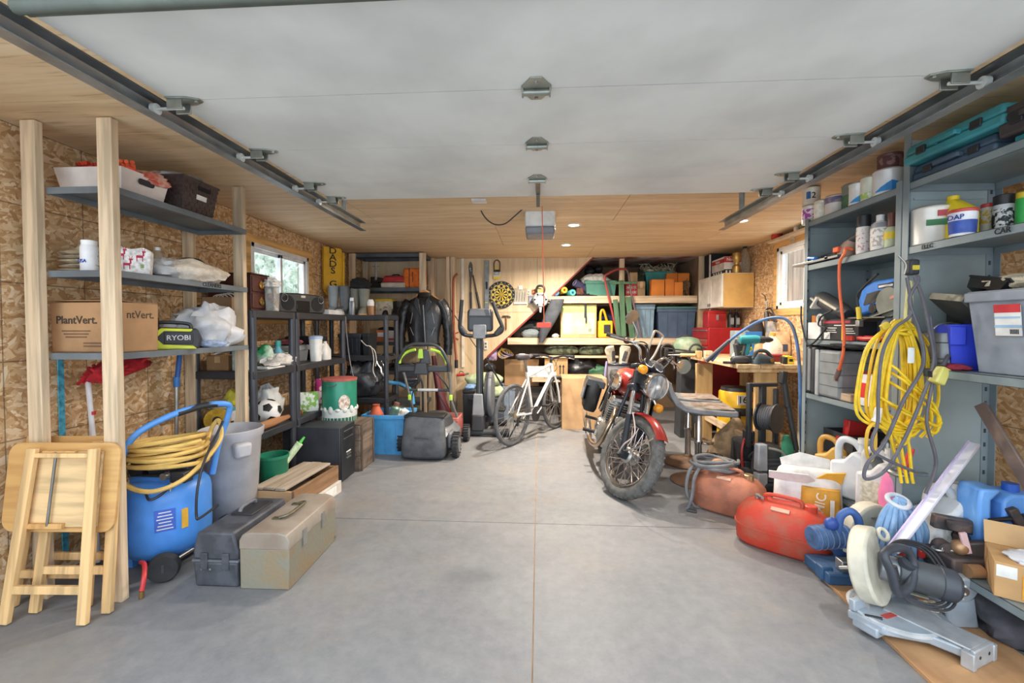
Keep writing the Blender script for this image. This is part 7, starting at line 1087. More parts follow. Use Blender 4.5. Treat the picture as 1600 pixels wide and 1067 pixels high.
# window ledge items right wall
q = PX(1210, 375, 2.66); t = T('wall_ledge', 'narrow wood ledge high on the right wall', 'ledge', (2.69, 5.0, 2.20 + .16)); 
bpy.data.objects.remove(t.o)
y1, y2 = PX(1205, 375, 2.68).y, PX(1260, 360, 2.68).y; zl = PX(1212, 374, 2.68).z
t = T('wall_ledge', 'narrow wood ledge of paint tins high on the right wall', 'ledge', (2.69, (y1 + 3.9) / 2, zl - .03)); t.a('board', LUM[1], B(0, 0, 0, .11, y1 - 3.9, .028), bev=.003); t.a('bracket', LUM[1], B(.03, -.3, -.05, .05, .03, .05), B(.03, .3, -.05, .05, .03, .05))
def can(name, lab, loc, r, h, body, label=None, lid='#c9c9c6', cat='can', group=None, band=None, tilt=None):
    t = T(name, lab, cat, loc, 0, group); t.a('body', m(body, .4, .2, .1, 6), L([(r, 0), (r + .002, .004), (r, .01), (r, h - .012), (r + .003, h - .006), (r, h)], 28)); 
    if label: t.a('label', m(label[0], .5, 0, .3, 24, col2=label[1], lo=.49, hi=.52), L([(r + .0015, h * label[2]), (r + .0015, h * label[3])], 28, cap=False))
    if band: t.a('printed_band', m(band[0], .5), *[XF(PR([(-r * .2, h * band[1]), (-r * .2, h * (band[1] + band[2] * z0)), (r * .2, h * (band[1] + band[2] * z1)), (r * .2, h * band[1])], -r - .003, -r * .9, 'y'), (0, 0, 0), (0, 0, a)) for a, z0, z1 in ((-75, .05, .4), (-55, .4, .7), (-35, .7, 1), (-15, 1, .85))])
    t.a('lid', met(lid, .3), L([(r - .004, h), (r - .006, h + .006), (r - .014, h + .003), (.01, h + .003)], 28)); return t
can('paint_tin', 'red paint tin at end of high wall ledge', (2.68, y1 - .12, zl), .055, .12, '#b9382f', None, '#8c8c86'); can('spray_can', 'white slim can on high wall ledge', (2.68, y1 - .5, zl), .03, .13, '#d8d4cb'); can('paint_tin', 'small green tin on high wall ledge', (2.68, y1 - .62, zl), .04, .09, '#67785a', None, '#b8483c')
# ================================================================ GREEN STEEL RACKS ON THE RIGHT
RKM = m('#8d999d', .45, .2, .16, 4, col2='#7c888c'); RKP = m('#98a5a6', .5, .1, .12, 3)
FX_, BX_ = 1.96, 2.42  # racks and the things on them: positions scaled about the camera, brought nearer
def rack(lab, y0, y1, zs, zlow):
    t = T('steel_rack', lab, 'rack', ((FX_ + BX_) / 2, (y0 + y1) / 2, 0)); w_, d_ = BX_ - FX_, y1 - y0
    for z in zs:
        if z > 0: t.a('shelf', RKM, B(0, 0, z - .004, w_ - .004, d_ - .012, .004), B(-w_ / 2 + .004, 0, z - .04, .004, d_ - .012, .04), B(w_ / 2 - .004, 0, z - .04, .004, d_ - .012, .04), B(0, -d_ / 2 + .008, z - .04, w_ - .02, .004, .04), B(0, d_ / 2 - .008, z - .04, w_ - .02, .004, .04), B(-w_ / 2 + .012, 0, z - .04, .02, d_ - .012, .003), bev=.001)
    for sx in (-1, 1):
        for sy in (-1, 1):
            p = t.a('upright', RKM, B(sx * (w_ / 2 + .002), sy * (d_ / 2 - .018), 0, .004, .038, zlow), B(sx * (w_ / 2 - .016), sy * (d_ / 2 + .0), 0, .038, .004, zlow), bev=.0006)
            if sy > 0: o = t.a('slot', m('#3c4444', .8), *[B(sx * (w_ / 2 - .02), sy * (d_ / 2) - .003, .08 + .075 * k, .010, .003, .022) for k in range(28)], sub=p); o['kind'] = 'stuff'
    t.a('side_panel', RKP, B(0, d_ / 2 + .004, .02, w_ - .03, .003, zlow - .04), bev=.0005); t.a('panel_rib', RKP, B(0, d_ / 2 - .003, 2.08, w_ - .1, .004, .012), B(0, d_ / 2 - .003, 1.76, w_ - .1, .004, .012))
    return t
A0, A1, B0, B1 = 2.495, 3.35, 1.655, 2.485
ra = rack('grey green steel rack of paint cans and power tools by right window', A0, A1, (2.165, 1.85, 1.31, .92, .30), 2.19)
ra.a('back_panel', RKP, B((BX_ - FX_) / 2 - .002, 0, .1, .003, A1 - A0 - .05, 2.0))
rb = rack('nearer grey green steel rack holding the big grey tote', B0, B1, (2.165, 1.825, 1.19, .25), ZC - .02)
q = rb.o.location; txt('CAR', .034, (-(BX_ - FX_) / 2 - .0035, PX(1568, 348, 1.96).y - q.y, 1.806), FL, INK, rb.o); txt('ELEC', .03, (-(BX_ - FX_) / 2 - .0035, PX(1450, 384, 1.96).y - q.y, 1.806), FL, INK, rb.o)
# --- rack A top: paint
def ron(px, X=2.30): return PX(px, 330, X).y
ZT = 2.167
can('paint_can', 'white can with purple flower label at left end of rack top', (2.029, ron(1265, 2.029) - .02, ZT), .058, .13, '#e6e1dc', ('#a34aa0', '#e9e2e6', .25, .8))
c = can('paint_can', 'white can with big numerals stacked on purple flower can', (2.029, ron(1265, 2.029) - .02, ZT + .137), .058, .125, '#e4dfd2')
c.t('2', .06, (-.02, -.0605, .06), FR, INK); c.a('blue_patch', plas('#3b78b8'), B(-.045, -.04, .04, .02, .02, .05))
can('paint_can', 'plain cream can third from left on rack top', (2.02, ron(1285, 2.02), ZT), .05, .13, '#e3dfcf', ('#e6e2d4', '#d8d6c6', .1, .85))
can('paint_can', 'white can with purple and navy top band on rack', (2.029, ron(1305, 2.029), ZT), .06, .125, '#d9d3cf', ('#6a5f86', '#8a8088', .6, .97))
can('paint_can', 'tall grey can with dark green label on rack', (2.1, ron(1336, 2.1), ZT), .075, .175, '#8f968e', ('#3e6b4c', '#55765d', .05, .6))
can('paint_can', 'small white can with blue swoosh before green label can', (2.007, ron(1341, 2.007), ZT), .05, .13, '#e6e6e4', None, band=('#2f8fd0', .08, .3))
can('paint_can', 'white can with lime green base band on rack', (2.02, ron(1360, 2.02), ZT), .05, .14, '#dfe2d2', ('#a9c46a', '#dbe2cc', .08, .32))
can('paint_can', 'large white can with blue swoosh at right end of rack top', (2.034, ron(1386, 2.034) - .005, ZT), .072, .14, '#e4e5e6', None, band=('#2f83c4', .1, .4))
can('paint_can', 'maroon can on top of large blue swoosh can', (2.047, ron(1386, 2.034) - .0, ZT + .145), .06, .09, '#6d4a4c', ('#5c3a40', '#8c6a66', .1, .8))
one('wire_twist', 'thin pale wire sticking up from rack top cans', 'wire', (2.1, ron(1350, 2.1), ZT + .175), plas('#c9c2a8'), TB([(0, 0, 0), (.0, -.02, -.01 + .03), (-.02, .02, .05), (-.03, .06, .045)], .003, 5))
# --- rack A tier 1.90
z = 1.852
q = (2.02, ron(1325, 2.02), z); t = T('palm_sander', 'brown grey power tool with orange cord on second rack shelf', 'power tool', q); t.a('body', m('#8a7468', .6), LOFT([(0, 0, .0, .05, .06), (0, .0, .04, .05, .07), (0, -.02, .09, .035, .06), (0, -.05, .12, .025, .04)], 20), sm=60); t.a('nose', BLK2, C((0, -.02, .1), (.0, -.13, .13), .03, .025)); t.a('plug', plas('#e8622f'), B(-.05, .02, .04, .03, .05, .035), bev=.006)
p0 = PX(1318, 396, 1.95); pts = [PX(*v, 1.94) for v in ((1319, 397), (1312, 412), (1312, 450), (1316, 490), (1319, 525), (1317, 555), (1311, 578))]
t = T('orange_cord', 'orange extension cord hanging down front of paint rack', 'cord', (0, 0, 0)); t.a('cord', plas('#ea6f3f'), TB([Vector((1.99, pts[0].y, 1.89)), Vector((1.95, pts[0].y, 1.9))] + pts, .009)); t.a('plug', m('#6d5a55'), C(pts[-1], pts[-1] + Vector((0, .025, -.05)), .014)); t.a('prongs', STL, B(pts[-1].x, pts[-1].y + .03, pts[-1].z - .075, .018, .018, .025))
q = (2.011, ron(1350, 2.011), z); t = T('spray_can', 'white spray can with tall black cap on second rack shelf', 'spray can', q); t.a('body', plas('#dcd9d4'), L([(.037, 0), (.037, .16), (.034, .17)])); t.a('cap', BLK, L([(.036, .165), (.036, .235), (.03, .24)])); t.a('label', m('#d8d4d0', .5, 0, .4, 60, col2='#b98a8c', lo=.56, hi=.6), L([(.0378, .02), (.0378, .15)], cap=False))
q = (2.007, ron(1376, 2.007), z); t = T('adhesive_bottle', 'white round bottle with narrow white cap on second rack shelf', 'bottle', q); t.a('body', plas('#dedbd4'), L([(.045, 0), (.046, .13), (.04, .155), (.02, .17)])); t.a('label', m('#e4e0da', .5, 0, .3, 50, col2='#b3a8a0', lo=.5, hi=.54), L([(.0468, .02), (.0468, .12)], cap=False)); t.a('cap', WHT, L([(.02, .165), (.02, .205)])); t.a('grey_shoulder', GRY, L([(.0465, .128), (.041, .156)], cap=False))
q = (2.02, ron(1394, 2.02), z); t = T('glue_tube', 'yellow and green tube at right end of second rack shelf', 'tube', q); t.a('body', plas('#b9c3a0'), L([(.033, 0), (.035, .1), (.02, .12)])); t.a('band', plas('#e0c02a'), L([(.0358, .05), (.0358, .09)], cap=False)); t.a('cap', plas('#6a3f34'), L([(.02, .12), (.02, .2)]))
q = (2.047, ron(1287, 2.047), z); t = T('hand_plane', 'dark clamps and black tools on left of second rack shelf', 'tools', q); t.a('bar', met('#4e5050', .5), C((-.03, -.2, .02), (-.02, .12, .02), .011)); t.a('body', BLK2, B(.05, -.04, 0, .09, .16, .07), bev=.01); t.a('hook', STL, TB([(-.04, .02, .02), (-.04, .06, .05), (-.03, .1, .045)], .008))
q = PX(1268, 408, 2.2); t = T('blue_clamp', 'bright blue strap on steel bar poking past rack end', 'clamp', (1.99, A1 + .0, z)); t.a('bar', met('#8b8d8e', .4), B(0, -.12, .004, .09, .5, .018), bev=.003); t.a('strap', plas('#2f83d6'), TB([(-.04, -.14, .03), (-.02, -.02, .05), (.03, .04, .045), (.02, -.06, .03), (-.03, -.12, .03)], .012)); t.a('clip', BLK, B(-.02, -.26, .004, .05, .04, .024), bev=.004)
# --- rack A tier 1.305
z = 1.312
def rl(px, X): return PX(px, 500, X).y
t = T('tool_carton', 'black printed power tool carton on third rack shelf', 'carton', (2.074, 2.999, z)); t.a('body', m('#26272b', .6), B(0, 0, 0, .2, .36, .14), bev=.003); t.a('red_stripe', m('#b3364a'), B(-.1008, .02, .112, .002, .26, .016)); t.a('white_stripe', PAPER, B(-.1008, -.06, .095, .002, .2, .006)); t.a('printed_lines', PAPER, *[B(-.1008, .06 + .01 * (k % 2), .05 + .014 * k, .002, .09, .005) for k in range(3)], *[B(-.1008, -.1, .045 + .014 * k, .002, .11 - .02 * k, .005) for k in range(3)], B(-.1008, .11, .005, .002, .06, .045)); t.a('yellow_stripe', plas('#d7b23a'), B(-.1008, -.04, 0, .002, .014, .14))
t = T('white_carton', 'white carton left of the black printed tool carton', 'carton', (2.065, 3.24, z)); t.a('body', m('#dcdbd9', .7), B(0, 0, 0, .2, .14, .12), bev=.003); t.a('edge_label', m('#9aa6c0'), B(-.02, .0705, .02, .1, .002, .08)); t.a('bottle_row', plas('#c87a34'), C((-.06, .05, .12), (-.06, .05, .17), .022), C((.0, .04, .12), (.0, .04, .15), .02)); t.a('tape_roll', m('#d8d8d4', .4), XF(TO((0, 0, 0), .028, .01, n=18), (-.07, -.02, .145), (0, 90, 0)))
t = T('belt_sander', 'black reciprocating tool lying tilted on black tool carton', 'power tool', (2.02, 3.115, z + .175), rot=(24, 0, 0)); t.a('housing', m('#3f4144', .5), XF(L([(.05, -.2), (.055, -.16), (.05, .05), (.04, .12)], 20), (0, -.02, .05), (90, 0, 0)), bev=.003); t.a('name_strip', m('#cfc7b2', .5), B(-.05, .02, .06, .01, .2, .016)); t.a('guide_fork', m('#d3cec2', .5), B(-.02, .14, -.02, .1, .02, .1, rx=20), B(-.03, .19, .02, .02, .1, .016), bev=.004)
t = T('circular_saw', 'bright blue circular saw on top of third rack shelf tools', 'saw', (2.02, 2.706, z + .16), rot=(20, 0, 90)); SBL = plas('#3d86e0')
t.a('body', SBL, PR([(-.2, .1), (-.13, .19), (-.02, .2), (.16, .16), (.22, .09), (.2, .03), (.05, .04), (-.1, .0), (-.2, .0), (-.235, .04)], -.03, .045, 'y'), bev=.015); t.a('handle_opening', m('#4c4a46', .8), PR([(-.14, .06), (-.09, .13), (.02, .12), (.08, .085), (-.04, .05)], .046, .05, 'y')); t.a('name_plate', PAPER, XF(B(0, .0, 0, .12, .003, .014), (.08, .0475, .125), (0, 12, 0))); t.a('plate_back', BLK, XF(B(0, 0, 0, .14, .003, .03), (.08, .046, .118), (0, 12, 0))); t.a('blade_guard', m('#7d827a', .45, .3), C((.1, .03, .01), (.1, .07, .01), .1, n=28)); t.a('motor', BLK2, C((.1, -.08, .05), (.1, -.03, .05), .055)); t.a('base_plate', met('#8d9089', .5), B(.02, .03, -.06, .34, .13, .008)); t.a('knob', BLK, C((-.05, .046, .01), (-.05, .06, .01), .035)); t.a('label', m('#c58a7d'), B(.16, .0715, .02, .07, .002, .02)); t.o.rotation_euler = (0, R(14), R(90)); t.o.location = (2.05, 2.70, z + .2); t.o.scale = (-.86, .86, .86)
t = T('saw_cord', 'black cord with yellow collar hanging from blue saw', 'cord', (1.95, 0, 0)); pv_ = [PX(*v, 1.95) for v in ((1372, 428), (1352, 446), (1340, 462), (1341, 480), (1343, 495))]; t.a('cord', BLK, TB([v - Vector((1.95, 0, 0)) for v in pv_], .007)); t.a('collar', plas('#d9bd33'), C(pv_[3] - Vector((1.95, 0, 0)), pv_[4] - Vector((1.95, 0, .015)), .013)); t.a('plug', STL, B(0, pv_[4].y, pv_[4].z - .06, .03, .03, .04), bev=.004)
t = T('tool_cord', 'thin black cord looping from tool over white carton to rack post', 'cord', (0, 0, 0)); t.a('cord', BLK, TB([PX(*v, 1.945) for v in ((1300, 485), (1283, 495), (1279, 508), (1290, 512), (1285, 520), (1272, 535), (1262, 538), (1256, 520), (1252, 500), (1252, 478))], .006))
one('red_pliers', 'red handled pliers on third rack shelf below blue saw', 'pliers', (1.994, 2.759, z + .001), plas('#c23a34'), TB([(0, -.12, .02), (-.02, .0, .015), (0, .1, .02)], .014), TB([(.03, -.12, .02), (.0, .0, .02), (.04, .1, .02)], .014), B(-.01, .12, .0, .05, .06, .03)); one('cord_reel', 'dark grey roll at right end of third rack shelf', 'roll', (2.029, 2.608, z), GRY, XF(TO((0, 0, .06), .05, .028, (90, 0, 0), 22, 8), (0, 0, .02)))
t = T('saw_table', 'grey metal plate holding up the blue saw', 'plate', (2.065, 2.741, z)); t.a('plate', met('#7c7f7b', .5), B(0, .0, .14, .22, .3, .008)); t.a('support', m('#4a4d4f', .6), B(.06, 0, 0, .08, .24, .14))
# --- rack A tier .86
z = .922
t = T('tool_case', 'black upright plastic tool case at far end of fourth rack shelf', 'case', (2.1, 3.257, z)); t.a('shell', m('#3a3c3f', .5), B(0, .03, 0, .3, .055, .34), B(0, -.03, 0, .3, .055, .34), bev=.02); t.a('hinge_strip', m('#7e8184', .5), B(-.151, 0, .02, .01, .03, .3), bev=.004); t.a('handle', BLK, TB([(-.05, 0, .33), (-.04, 0, .37), (.04, 0, .37), (.05, 0, .33)], .012))
t = T('tool_case', 'grey ribbed upright tool case beside the black case', 'case', (2.1, 3.062, z)); GC2 = m('#83888a', .5); t.a('shell', GC2, B(0, 0, 0, .3, .24, .32), bev=.02); t.a('rim', m('#a9acac', .45), B(-.152, .105, .0, .012, .035, .32), bev=.006); t.a('panel_line', m('#565b5d', .6), *[B(-.151, -.02, .08 * k, .003, .2, .004) for k in (1, 2, 3)], *[B(0, -.121, .08 * k, .3, .003, .004) for k in (1, 2, 3)]); t.a('handle', BLK, TB([(-.03, -.06, .32), (-.02, -.06, .355), (.0, .06, .355), (.0, .06, .32)], .013))
one('soft_case', 'black flat cloth draped on top of grey tool case', 'cloth', (2.083, 2.937, z + .335), fab('#232528'), BL((0, 0, 0), (.14, .27, .05), .2, 121), sm=60)
t = T('first_aid_box', 'white and red paper box at front of fourth rack shelf', 'box', (2.047, 2.688, z)); t.a('body', m('#e2dfe2', .6), B(0, 0, 0, .17, .19, .19), bev=.003); t.a('red_side', m('#c43340', .5), B(0, .0955, 0, .171, .003, .19), B(-.02, .097, .19, .12, .003, .015)); t.a('red_square', m('#d0342f', .5), B(-.0858, .055, .05, .002, .06, .09))
t = T('grey_box', 'grey plastic box behind white and red paper box', 'box', (2.198, 2.741, z)); t.a('body', m('#a8aaa3', .5), B(0, 0, 0, .13, .26, .24), bev=.01); t.a('slot', INK, B(-.066, -.05, .17, .003, .08, .03)); t.a('panel', m('#c9cdd2'), B(-.066, .09, .05, .003, .06, .12))
one('wood_block', 'short pale wood offcut lying on fourth rack shelf', 'block', (2.007, 2.937, z), wood('#b09a80', 1), B(0, 0, 0, .09, .16, .05), bev=.006)
one('loose_lid', 'brown papers lying on rack shelf behind hanging cords', 'paper', (2.1, 2.581, z), m('#8d8378', .7), B(0, 0, 0, .15, .1, .1), bev=.008)
# --- rack A bottom
z = .302
def jug(name, lab, loc, w_, d_, h_, col, cap, rz=0, tr=0, level=None, label=None):
    t = T(name, lab, 'jug', loc, rz); M_ = m(col, .35, 0, .06, 5, trans=tr) if tr else plas(col)
    hw = w_ / 2
    prof = [(-hw, 0), (hw, 0), (hw, h_ * .68), (hw * .2, h_ * .9), (hw * .1, h_ * .97), (-hw * .25, h_ * .97), (-hw * .5, h_ * .93), (-hw, h_ * .82)]
    t.a('body', M_, PR([(-hw, 0), (hw, 0), (hw, h_ * .60), (hw * .72, h_ * .74), (hw * .1, h_ * .8), (-hw * .35, h_ * .62), (-hw, h_ * .58)], -d_ / 2, d_ / 2, 'y'), bev=min(w_, d_) * .12)
    t.a('handle', M_, TB([(-hw * .85, 0, h_ * .5), (-hw * .86, 0, h_ * .8), (-hw * .6, 0, h_ * .93), (-hw * .05, 0, h_ * .9), (hw * .25, 0, h_ * .78)], w_ * .09, 10)); t.a('neck', M_, C((hw * .35, 0, h_ * .76), (hw * .35, 0, h_ * .94), w_ * .13, w_ * .11)); t.a('cap', plas(cap), C((hw * .35, 0, h_ * .92), (hw * .35, 0, h_), w_ * .14, n=18))
    if level: t.a('liquid', plas(level), B(0, 0, .004, w_ * .9, d_ * .86, h_ * .35))
    if label: t.a('label', m(label, .6, 0, .25, 40), B(0, -d_ / 2 - .001, h_ * .12, w_ * .7, .003, h_ * .38))
    return t
jug('amber_jug', 'tan yellow plastic jug on rack bottom shelf', (2.074, 3.159, z), .21, .14, .34, '#d0a04c', '#b02d33', -55, 0, None, '#e2d6bd')
jug('clear_jug', 'translucent jug of blue liquid on rack bottom shelf', (2.038, 2.901, z), .24, .16, .39, '#cdd2d6', '#d9d9d6', -62, 0, '#6f9cc9', None); jug('clear_jug', 'translucent white jug behind pink bottle on rack bottom shelf', (2.047, 2.697, z), .22, .16, .38, '#d3d3d3', '#d9d9d6', -62, 0, None, '#d6d3bd')
t = T('pink_bottle', 'pink plastic bottle standing at front of rack bottom', 'bottle', (1.994, 2.545, z)); t.a('body', plas('#e07aa8'), LOFT([(0, 0, 0, .06, .055), (0, 0, .16, .062, .058), (0, 0, .24, .05, .045), (0, 0, .29, .025, .025)], 22, 0, 0, 6, 3.5)); t.a('cap', WHT, C((0, 0, .29), (0, 0, .32), .022)); t.a('label', plas('#6aa651'), B(-.03, .058, .05, .03, .003, .04))
t = T('dark_crate', 'dark open box behind tan jug on rack bottom shelf', 'box', (2.243, 3.168, z)); t.a('body', m('#35363a', .6), OPEN(.3, .3, .36, .01, .95)); t.a('red_funnel', plas('#c8302d'), PR([(-.1, .34), (.08, .34), (.02, .43), (-.09, .45)], -.03, .03, 'y'), bev=.006); t.a('brown_side', card('#a97f55'), B(-.0, .12, 0, .28, .02, .3))
one('small_bottles', 'steel aerosol can behind translucent jugs', 'can', (2.225, 2.893, z), met('#a5a6a4'), L([(.04, 0), (.04, .36), (.03, .38), (.012, .39), (.012, .41)])); one('black_spout', 'black spout bottle behind translucent jugs', 'bottle', (2.225, 2.786, z), BLK, L([(.045, 0), (.045, .34), (.02, .39), (.012, .43)]))
# --- rack B top
z = 2.167
def case(lab, loc, w_, d_, h_, col, rz=0, grp=None):
    t = T('tool_case', lab, 'case', loc, rz, grp); M_ = m(col, .5, 0, .2, 6); t.a('lower_shell', M_, B(0, 0, 0, w_, d_, h_ * .48, tp=1.02), bev=.012); t.a('upper_shell', M_, B(0, 0, h_ * .5, w_, d_, h_ * .5, tp=.95), bev=.012); t.a('latch', m('#2b2f33'), B(-w_ / 2 - .004, -d_ * .28, h_ * .3, .012, .05, h_ * .4), B(-w_ / 2 - .004, d_ * .28, h_ * .3, .012, .05, h_ * .4), bev=.003); t.a('handle', M_, B(-w_ / 2 - .02, 0, h_ * .42, .02, .13, .022), B(-w_ / 2 - .01, -.06, h_ * .42, .03, .016, .022), B(-w_ / 2 - .01, .06, h_ * .42, .03, .016, .022), bev=.004); return t
y_ = PX(1478, 240, 2.25).y
case('slate blue tool case under the teal case on near rack top', (2.154, 2.252, z), .34, .42, .085, '#45586a'); case('teal tool case lying on top of near rack', (2.136, 2.225, z + .087), .38, .5, .098, '#3c8f98'); case('scuffed dark brown tool case at near end of rack top', (2.136, 1.833, z + .03), .36, .34, .13, '#463f42'); one('case_base', 'teal flat case under dark brown case', 'case', (2.154, 1.816, z), plas('#2f8b92'), B(0, 0, 0, .34, .3, .028), bev=.006)
# --- rack B tier 1.88
z = 1.827
def rb_(px, X): return PX(px, 350, X).y
c = can('solvent_can', 'large white can with green band on near rack shelf', (2.056, rb_(1456, 2.056), z), .085, .19, '#e3dfd6'); c.a('label', m('#3f7d52', .5), XF(B(0, -.0865, .09, .09, .004, .03), (0, 0, 0), (0, 0, -25))); c.a('red_print', m('#b5444a'), XF(B(.02, -.0868, .135, .06, .004, .03), (0, 0, 0), (0, 0, -20)))
t = T('yellow_bottle', 'yellow plastic bottle on near rack shelf', 'bottle', (2.1, rb_(1497, 2.1), z)); t.a('body', plas('#ecd02c'), LOFT([(0, 0, 0, .05, .075), (0, 0, .15, .05, .075), (0, .02, .19, .03, .045), (0, .03, .215, .022, .022)], 22, 0, 0, 6, 3.5)); t.a('cap', plas('#e0c01f'), C((0, .03, .215), (0, .03, .235), .024))
t = T('filler_tub', 'blue and white filler tub with red lid on near rack shelf', 'tub', (2.002, rb_(1504, 2.002), z)); t.a('body', plas('#e4e2e4'), L([(.045, 0), (.052, .11)], 26)); t.a('lid', plas('#c2453f'), L([(.055, .11), (.055, .122), (.05, .126)], 26)); t.a('label', m('#3553a8', .5, 0, .2, 30), L([(.0475, .012), (.0505, .072)], 26, cap=False)); t.t('DAP', .032, (-.052, -.022, .085), (90, 0, -66), m('#2a3f9a'), sx=1)
def tube(lab, px, X, r, h, col, cap, ch=.04, lab2=None, black=0):
    t = T('spray_can', lab, 'spray can', (X, rb_(px, X), z)); t.a('body', plas(col), L([(r, 0), (r, h), (r * .85, h + .01)])); t.a('cap', plas(cap), L([(r * .95, h + .005), (r * .95, h + ch), (r * .8, h + ch + .004)]))
    if lab2: t.a('label', m(lab2[0], .5, 0, .3, 50, col2=lab2[1], lo=.48, hi=.54), L([(r + .0008, h * lab2[2]), (r + .0008, h * lab2[3])], cap=False))
    return t
tube('slim white tube next to filler tub on near rack', 1530, 2.27, .022, .14, '#dcd8d2', '#cfccc8', .02, ('#d9d2cf', '#a3908f', .2, .8)); tube('white tube with red cap and yellow band on near rack', 1543, 2.27, .028, .17, '#e2dccb', '#cf4a48', .022, ('#e0b531', '#e3dcc9', .55, .95)); tube('white and black spray can with tall black cap on near rack', 1568, 2.26, .04, .16, '#d9d9d9', '#2a2a2c', .05, ('#26272a', '#dedede', .05, .9)); tube('green spray can at frame edge on near rack', 1600, 2.27, .03, .17, '#3fae55', '#d8b92c', .03); tube('dark can behind the black capped spray can', 1586, 2.36, .03, .16, '#54664c', '#1f2022', .04)
# --- rack B tier 1.165
z = 1.192
t = tote('grey_tote', 'large scuffed grey tote with red and white label on near rack', (2.215, 1.945, z), .46, .44, .37, '#9298a1', -90, None, 0, .86)
lb = t.a('label', PAPER, XF(B(0, 0, 0, .105, .003, .13), (-.045, -.205, .17), (5, 0, 0))); t.a('red_label_top', m('#c8383f'), XF(B(0, -.002, .1, .105, .003, .035), (-.045, -.205, .17), (5, 0, 0)), sub=lb); t.a('label_line', m('#9fc0dd'), XF(B(0, -.002, .035, .105, .003, .012), (-.045, -.205, .17), (5, 0, 0)), XF(B(0, -.002, .075, .1, .003, .008), (-.045, -.205, .17), (5, 0, 0)), sub=lb); t.a('barcode', INK, XF(J(*[B(.01 + .006 * k, -.002, .008, .003, .002, .02) for k in range(6)]), (-.045, -.205, .17), (5, 0, 0)), sub=lb)
t = T('blue_bin', 'royal blue plastic bin squeezed behind the grey tote', 'bin', (2.10, 2.275, z), -20); t.a('body', plas('#2c3fc0'), OPEN(.18, .14, .22, .006, .8)); t.a('lip', plas('#2c3fc0'), B(-.06, -.075, .12, .06, .01, .09), bev=.004)
c = T('paint_pail', 'grey steel pail with bail handle on near rack shelf', 'pail', (2.056, 2.332, z)); c.a('body', met('#8b8d8e', .4), L([(.082, 0), (.085, .01), (.085, .17), (.088, .178)], 28)); c.a('rib', met('#5d5f60', .5), *[TO((0, 0, zz), .0855, .003, n=28, k=5) for zz in (.03, .05, .13)]); c.a('drip_stain', m('#3b3c3e', .6), XF(PR([(-.03, .02), (.03, .02), (.03, .15), (.01, .16), (-.03, .15)], -.088, -.084, 'y'), (0, 0, 0), (0, 0, 40))); c.a('handle', STL, TB([(-.085, 0, .16), (-.05, -.02, .22), (.05, -.02, .22), (.085, 0, .16)], .004))
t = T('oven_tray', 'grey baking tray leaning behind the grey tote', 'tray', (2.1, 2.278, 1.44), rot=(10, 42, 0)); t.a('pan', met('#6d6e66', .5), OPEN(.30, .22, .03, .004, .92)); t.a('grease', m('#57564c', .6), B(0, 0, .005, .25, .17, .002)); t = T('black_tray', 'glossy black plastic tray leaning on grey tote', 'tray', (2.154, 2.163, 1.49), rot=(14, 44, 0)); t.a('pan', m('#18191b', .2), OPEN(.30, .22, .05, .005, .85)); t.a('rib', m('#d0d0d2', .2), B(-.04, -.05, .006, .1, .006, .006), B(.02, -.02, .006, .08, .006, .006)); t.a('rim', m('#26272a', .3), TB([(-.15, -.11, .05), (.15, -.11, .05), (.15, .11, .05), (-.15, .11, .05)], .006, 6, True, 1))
t = T('tray_prop', 'dark box behind the grey tote propping the trays', 'box', (2.278, 2.261, z)); t.a('body', m('#2c2e31', .7), B(0, 0, 0, .22, .4, .30), bev=.006); t.a('lid', m('#3a3c40', .7), B(0, 0, .30, .225, .405, .02), bev=.004)
one('cream_sack', 'cream canvas sack lying across back of the grey tote', 'sack', (2.269, 2.074, 1.545), fab('#cbbda3'), BL((0, 0, 0), (.2, .12, .10), .3, 131), sm=60)
one('red_rag', 'dark red cloth beside the steel pail', 'rag', (2.011, 2.225, z), fab('#9a3040'), BL((0, 0, 0), (.04, .05, .03), .2, 132))
# ================================================================ HANGING CORDS
rg = random.Random(21); YC = m('#e8c223', .45, 0, .12, 14)
HC = PY(1400, 592, 2.36)
t = T('extension_cord', 'thick yellow extension cord hank hanging on the rack post', 'cord', (HC.x, 2.36, HC.z)); t.o.scale = (.72,) * 3; lp = []
for k in range(17):
    u = (k - 8) / 8; dz = rg.uniform(-.03, .03); wl = .075 + .13 * abs(u) + rg.uniform(-.015, .015); bot = -.42 - rg.uniform(-.03, .05) + .10 * abs(u); yo = rg.uniform(-.055, .03); tx = .02 * u
    cx = .05 * u + rg.uniform(-.02, .02)
    lp.append(TB([(.0 + tx, yo, .38 + .02 * (k % 3)), (cx - wl * .7, yo - .01, .25), (cx - wl, yo, -.02 + dz), (cx - wl * .95, yo + .01, -.24 + dz), (cx - wl * .35, yo - .02, bot), (cx + wl * .45, yo - .01, bot + .01), (cx + wl, yo + .01, -.22 - dz), (cx + wl * .95, yo, .02), (cx + wl * .55, yo - .02, .26)], .0105, 7, True, 5))
for k in range(6):
    a0 = rg.uniform(-.1, .1); lp.append(TB([(a0 - .14, .0, .14 - .08 * k), (a0 - .09, -.07 - .008 * k, .08 - .08 * k), (a0, -.085, -.02 - .06 * k), (a0 + .12, -.07, -.12 - .05 * k), (a0 + .17, -.05, -.3), (a0 + .15, .01, -.42)], .0105, 7, k=4))
for k in range(3): lp.append(TB([(-.07 + .05 * k, -.05, -.36), (-.05 + .055 * k, -.05, -.48), (.0 + .045 * k, -.04, -.62 - .03 * k), (.03 + .04 * k, -.03, -.74)], .0105, 7, k=4))
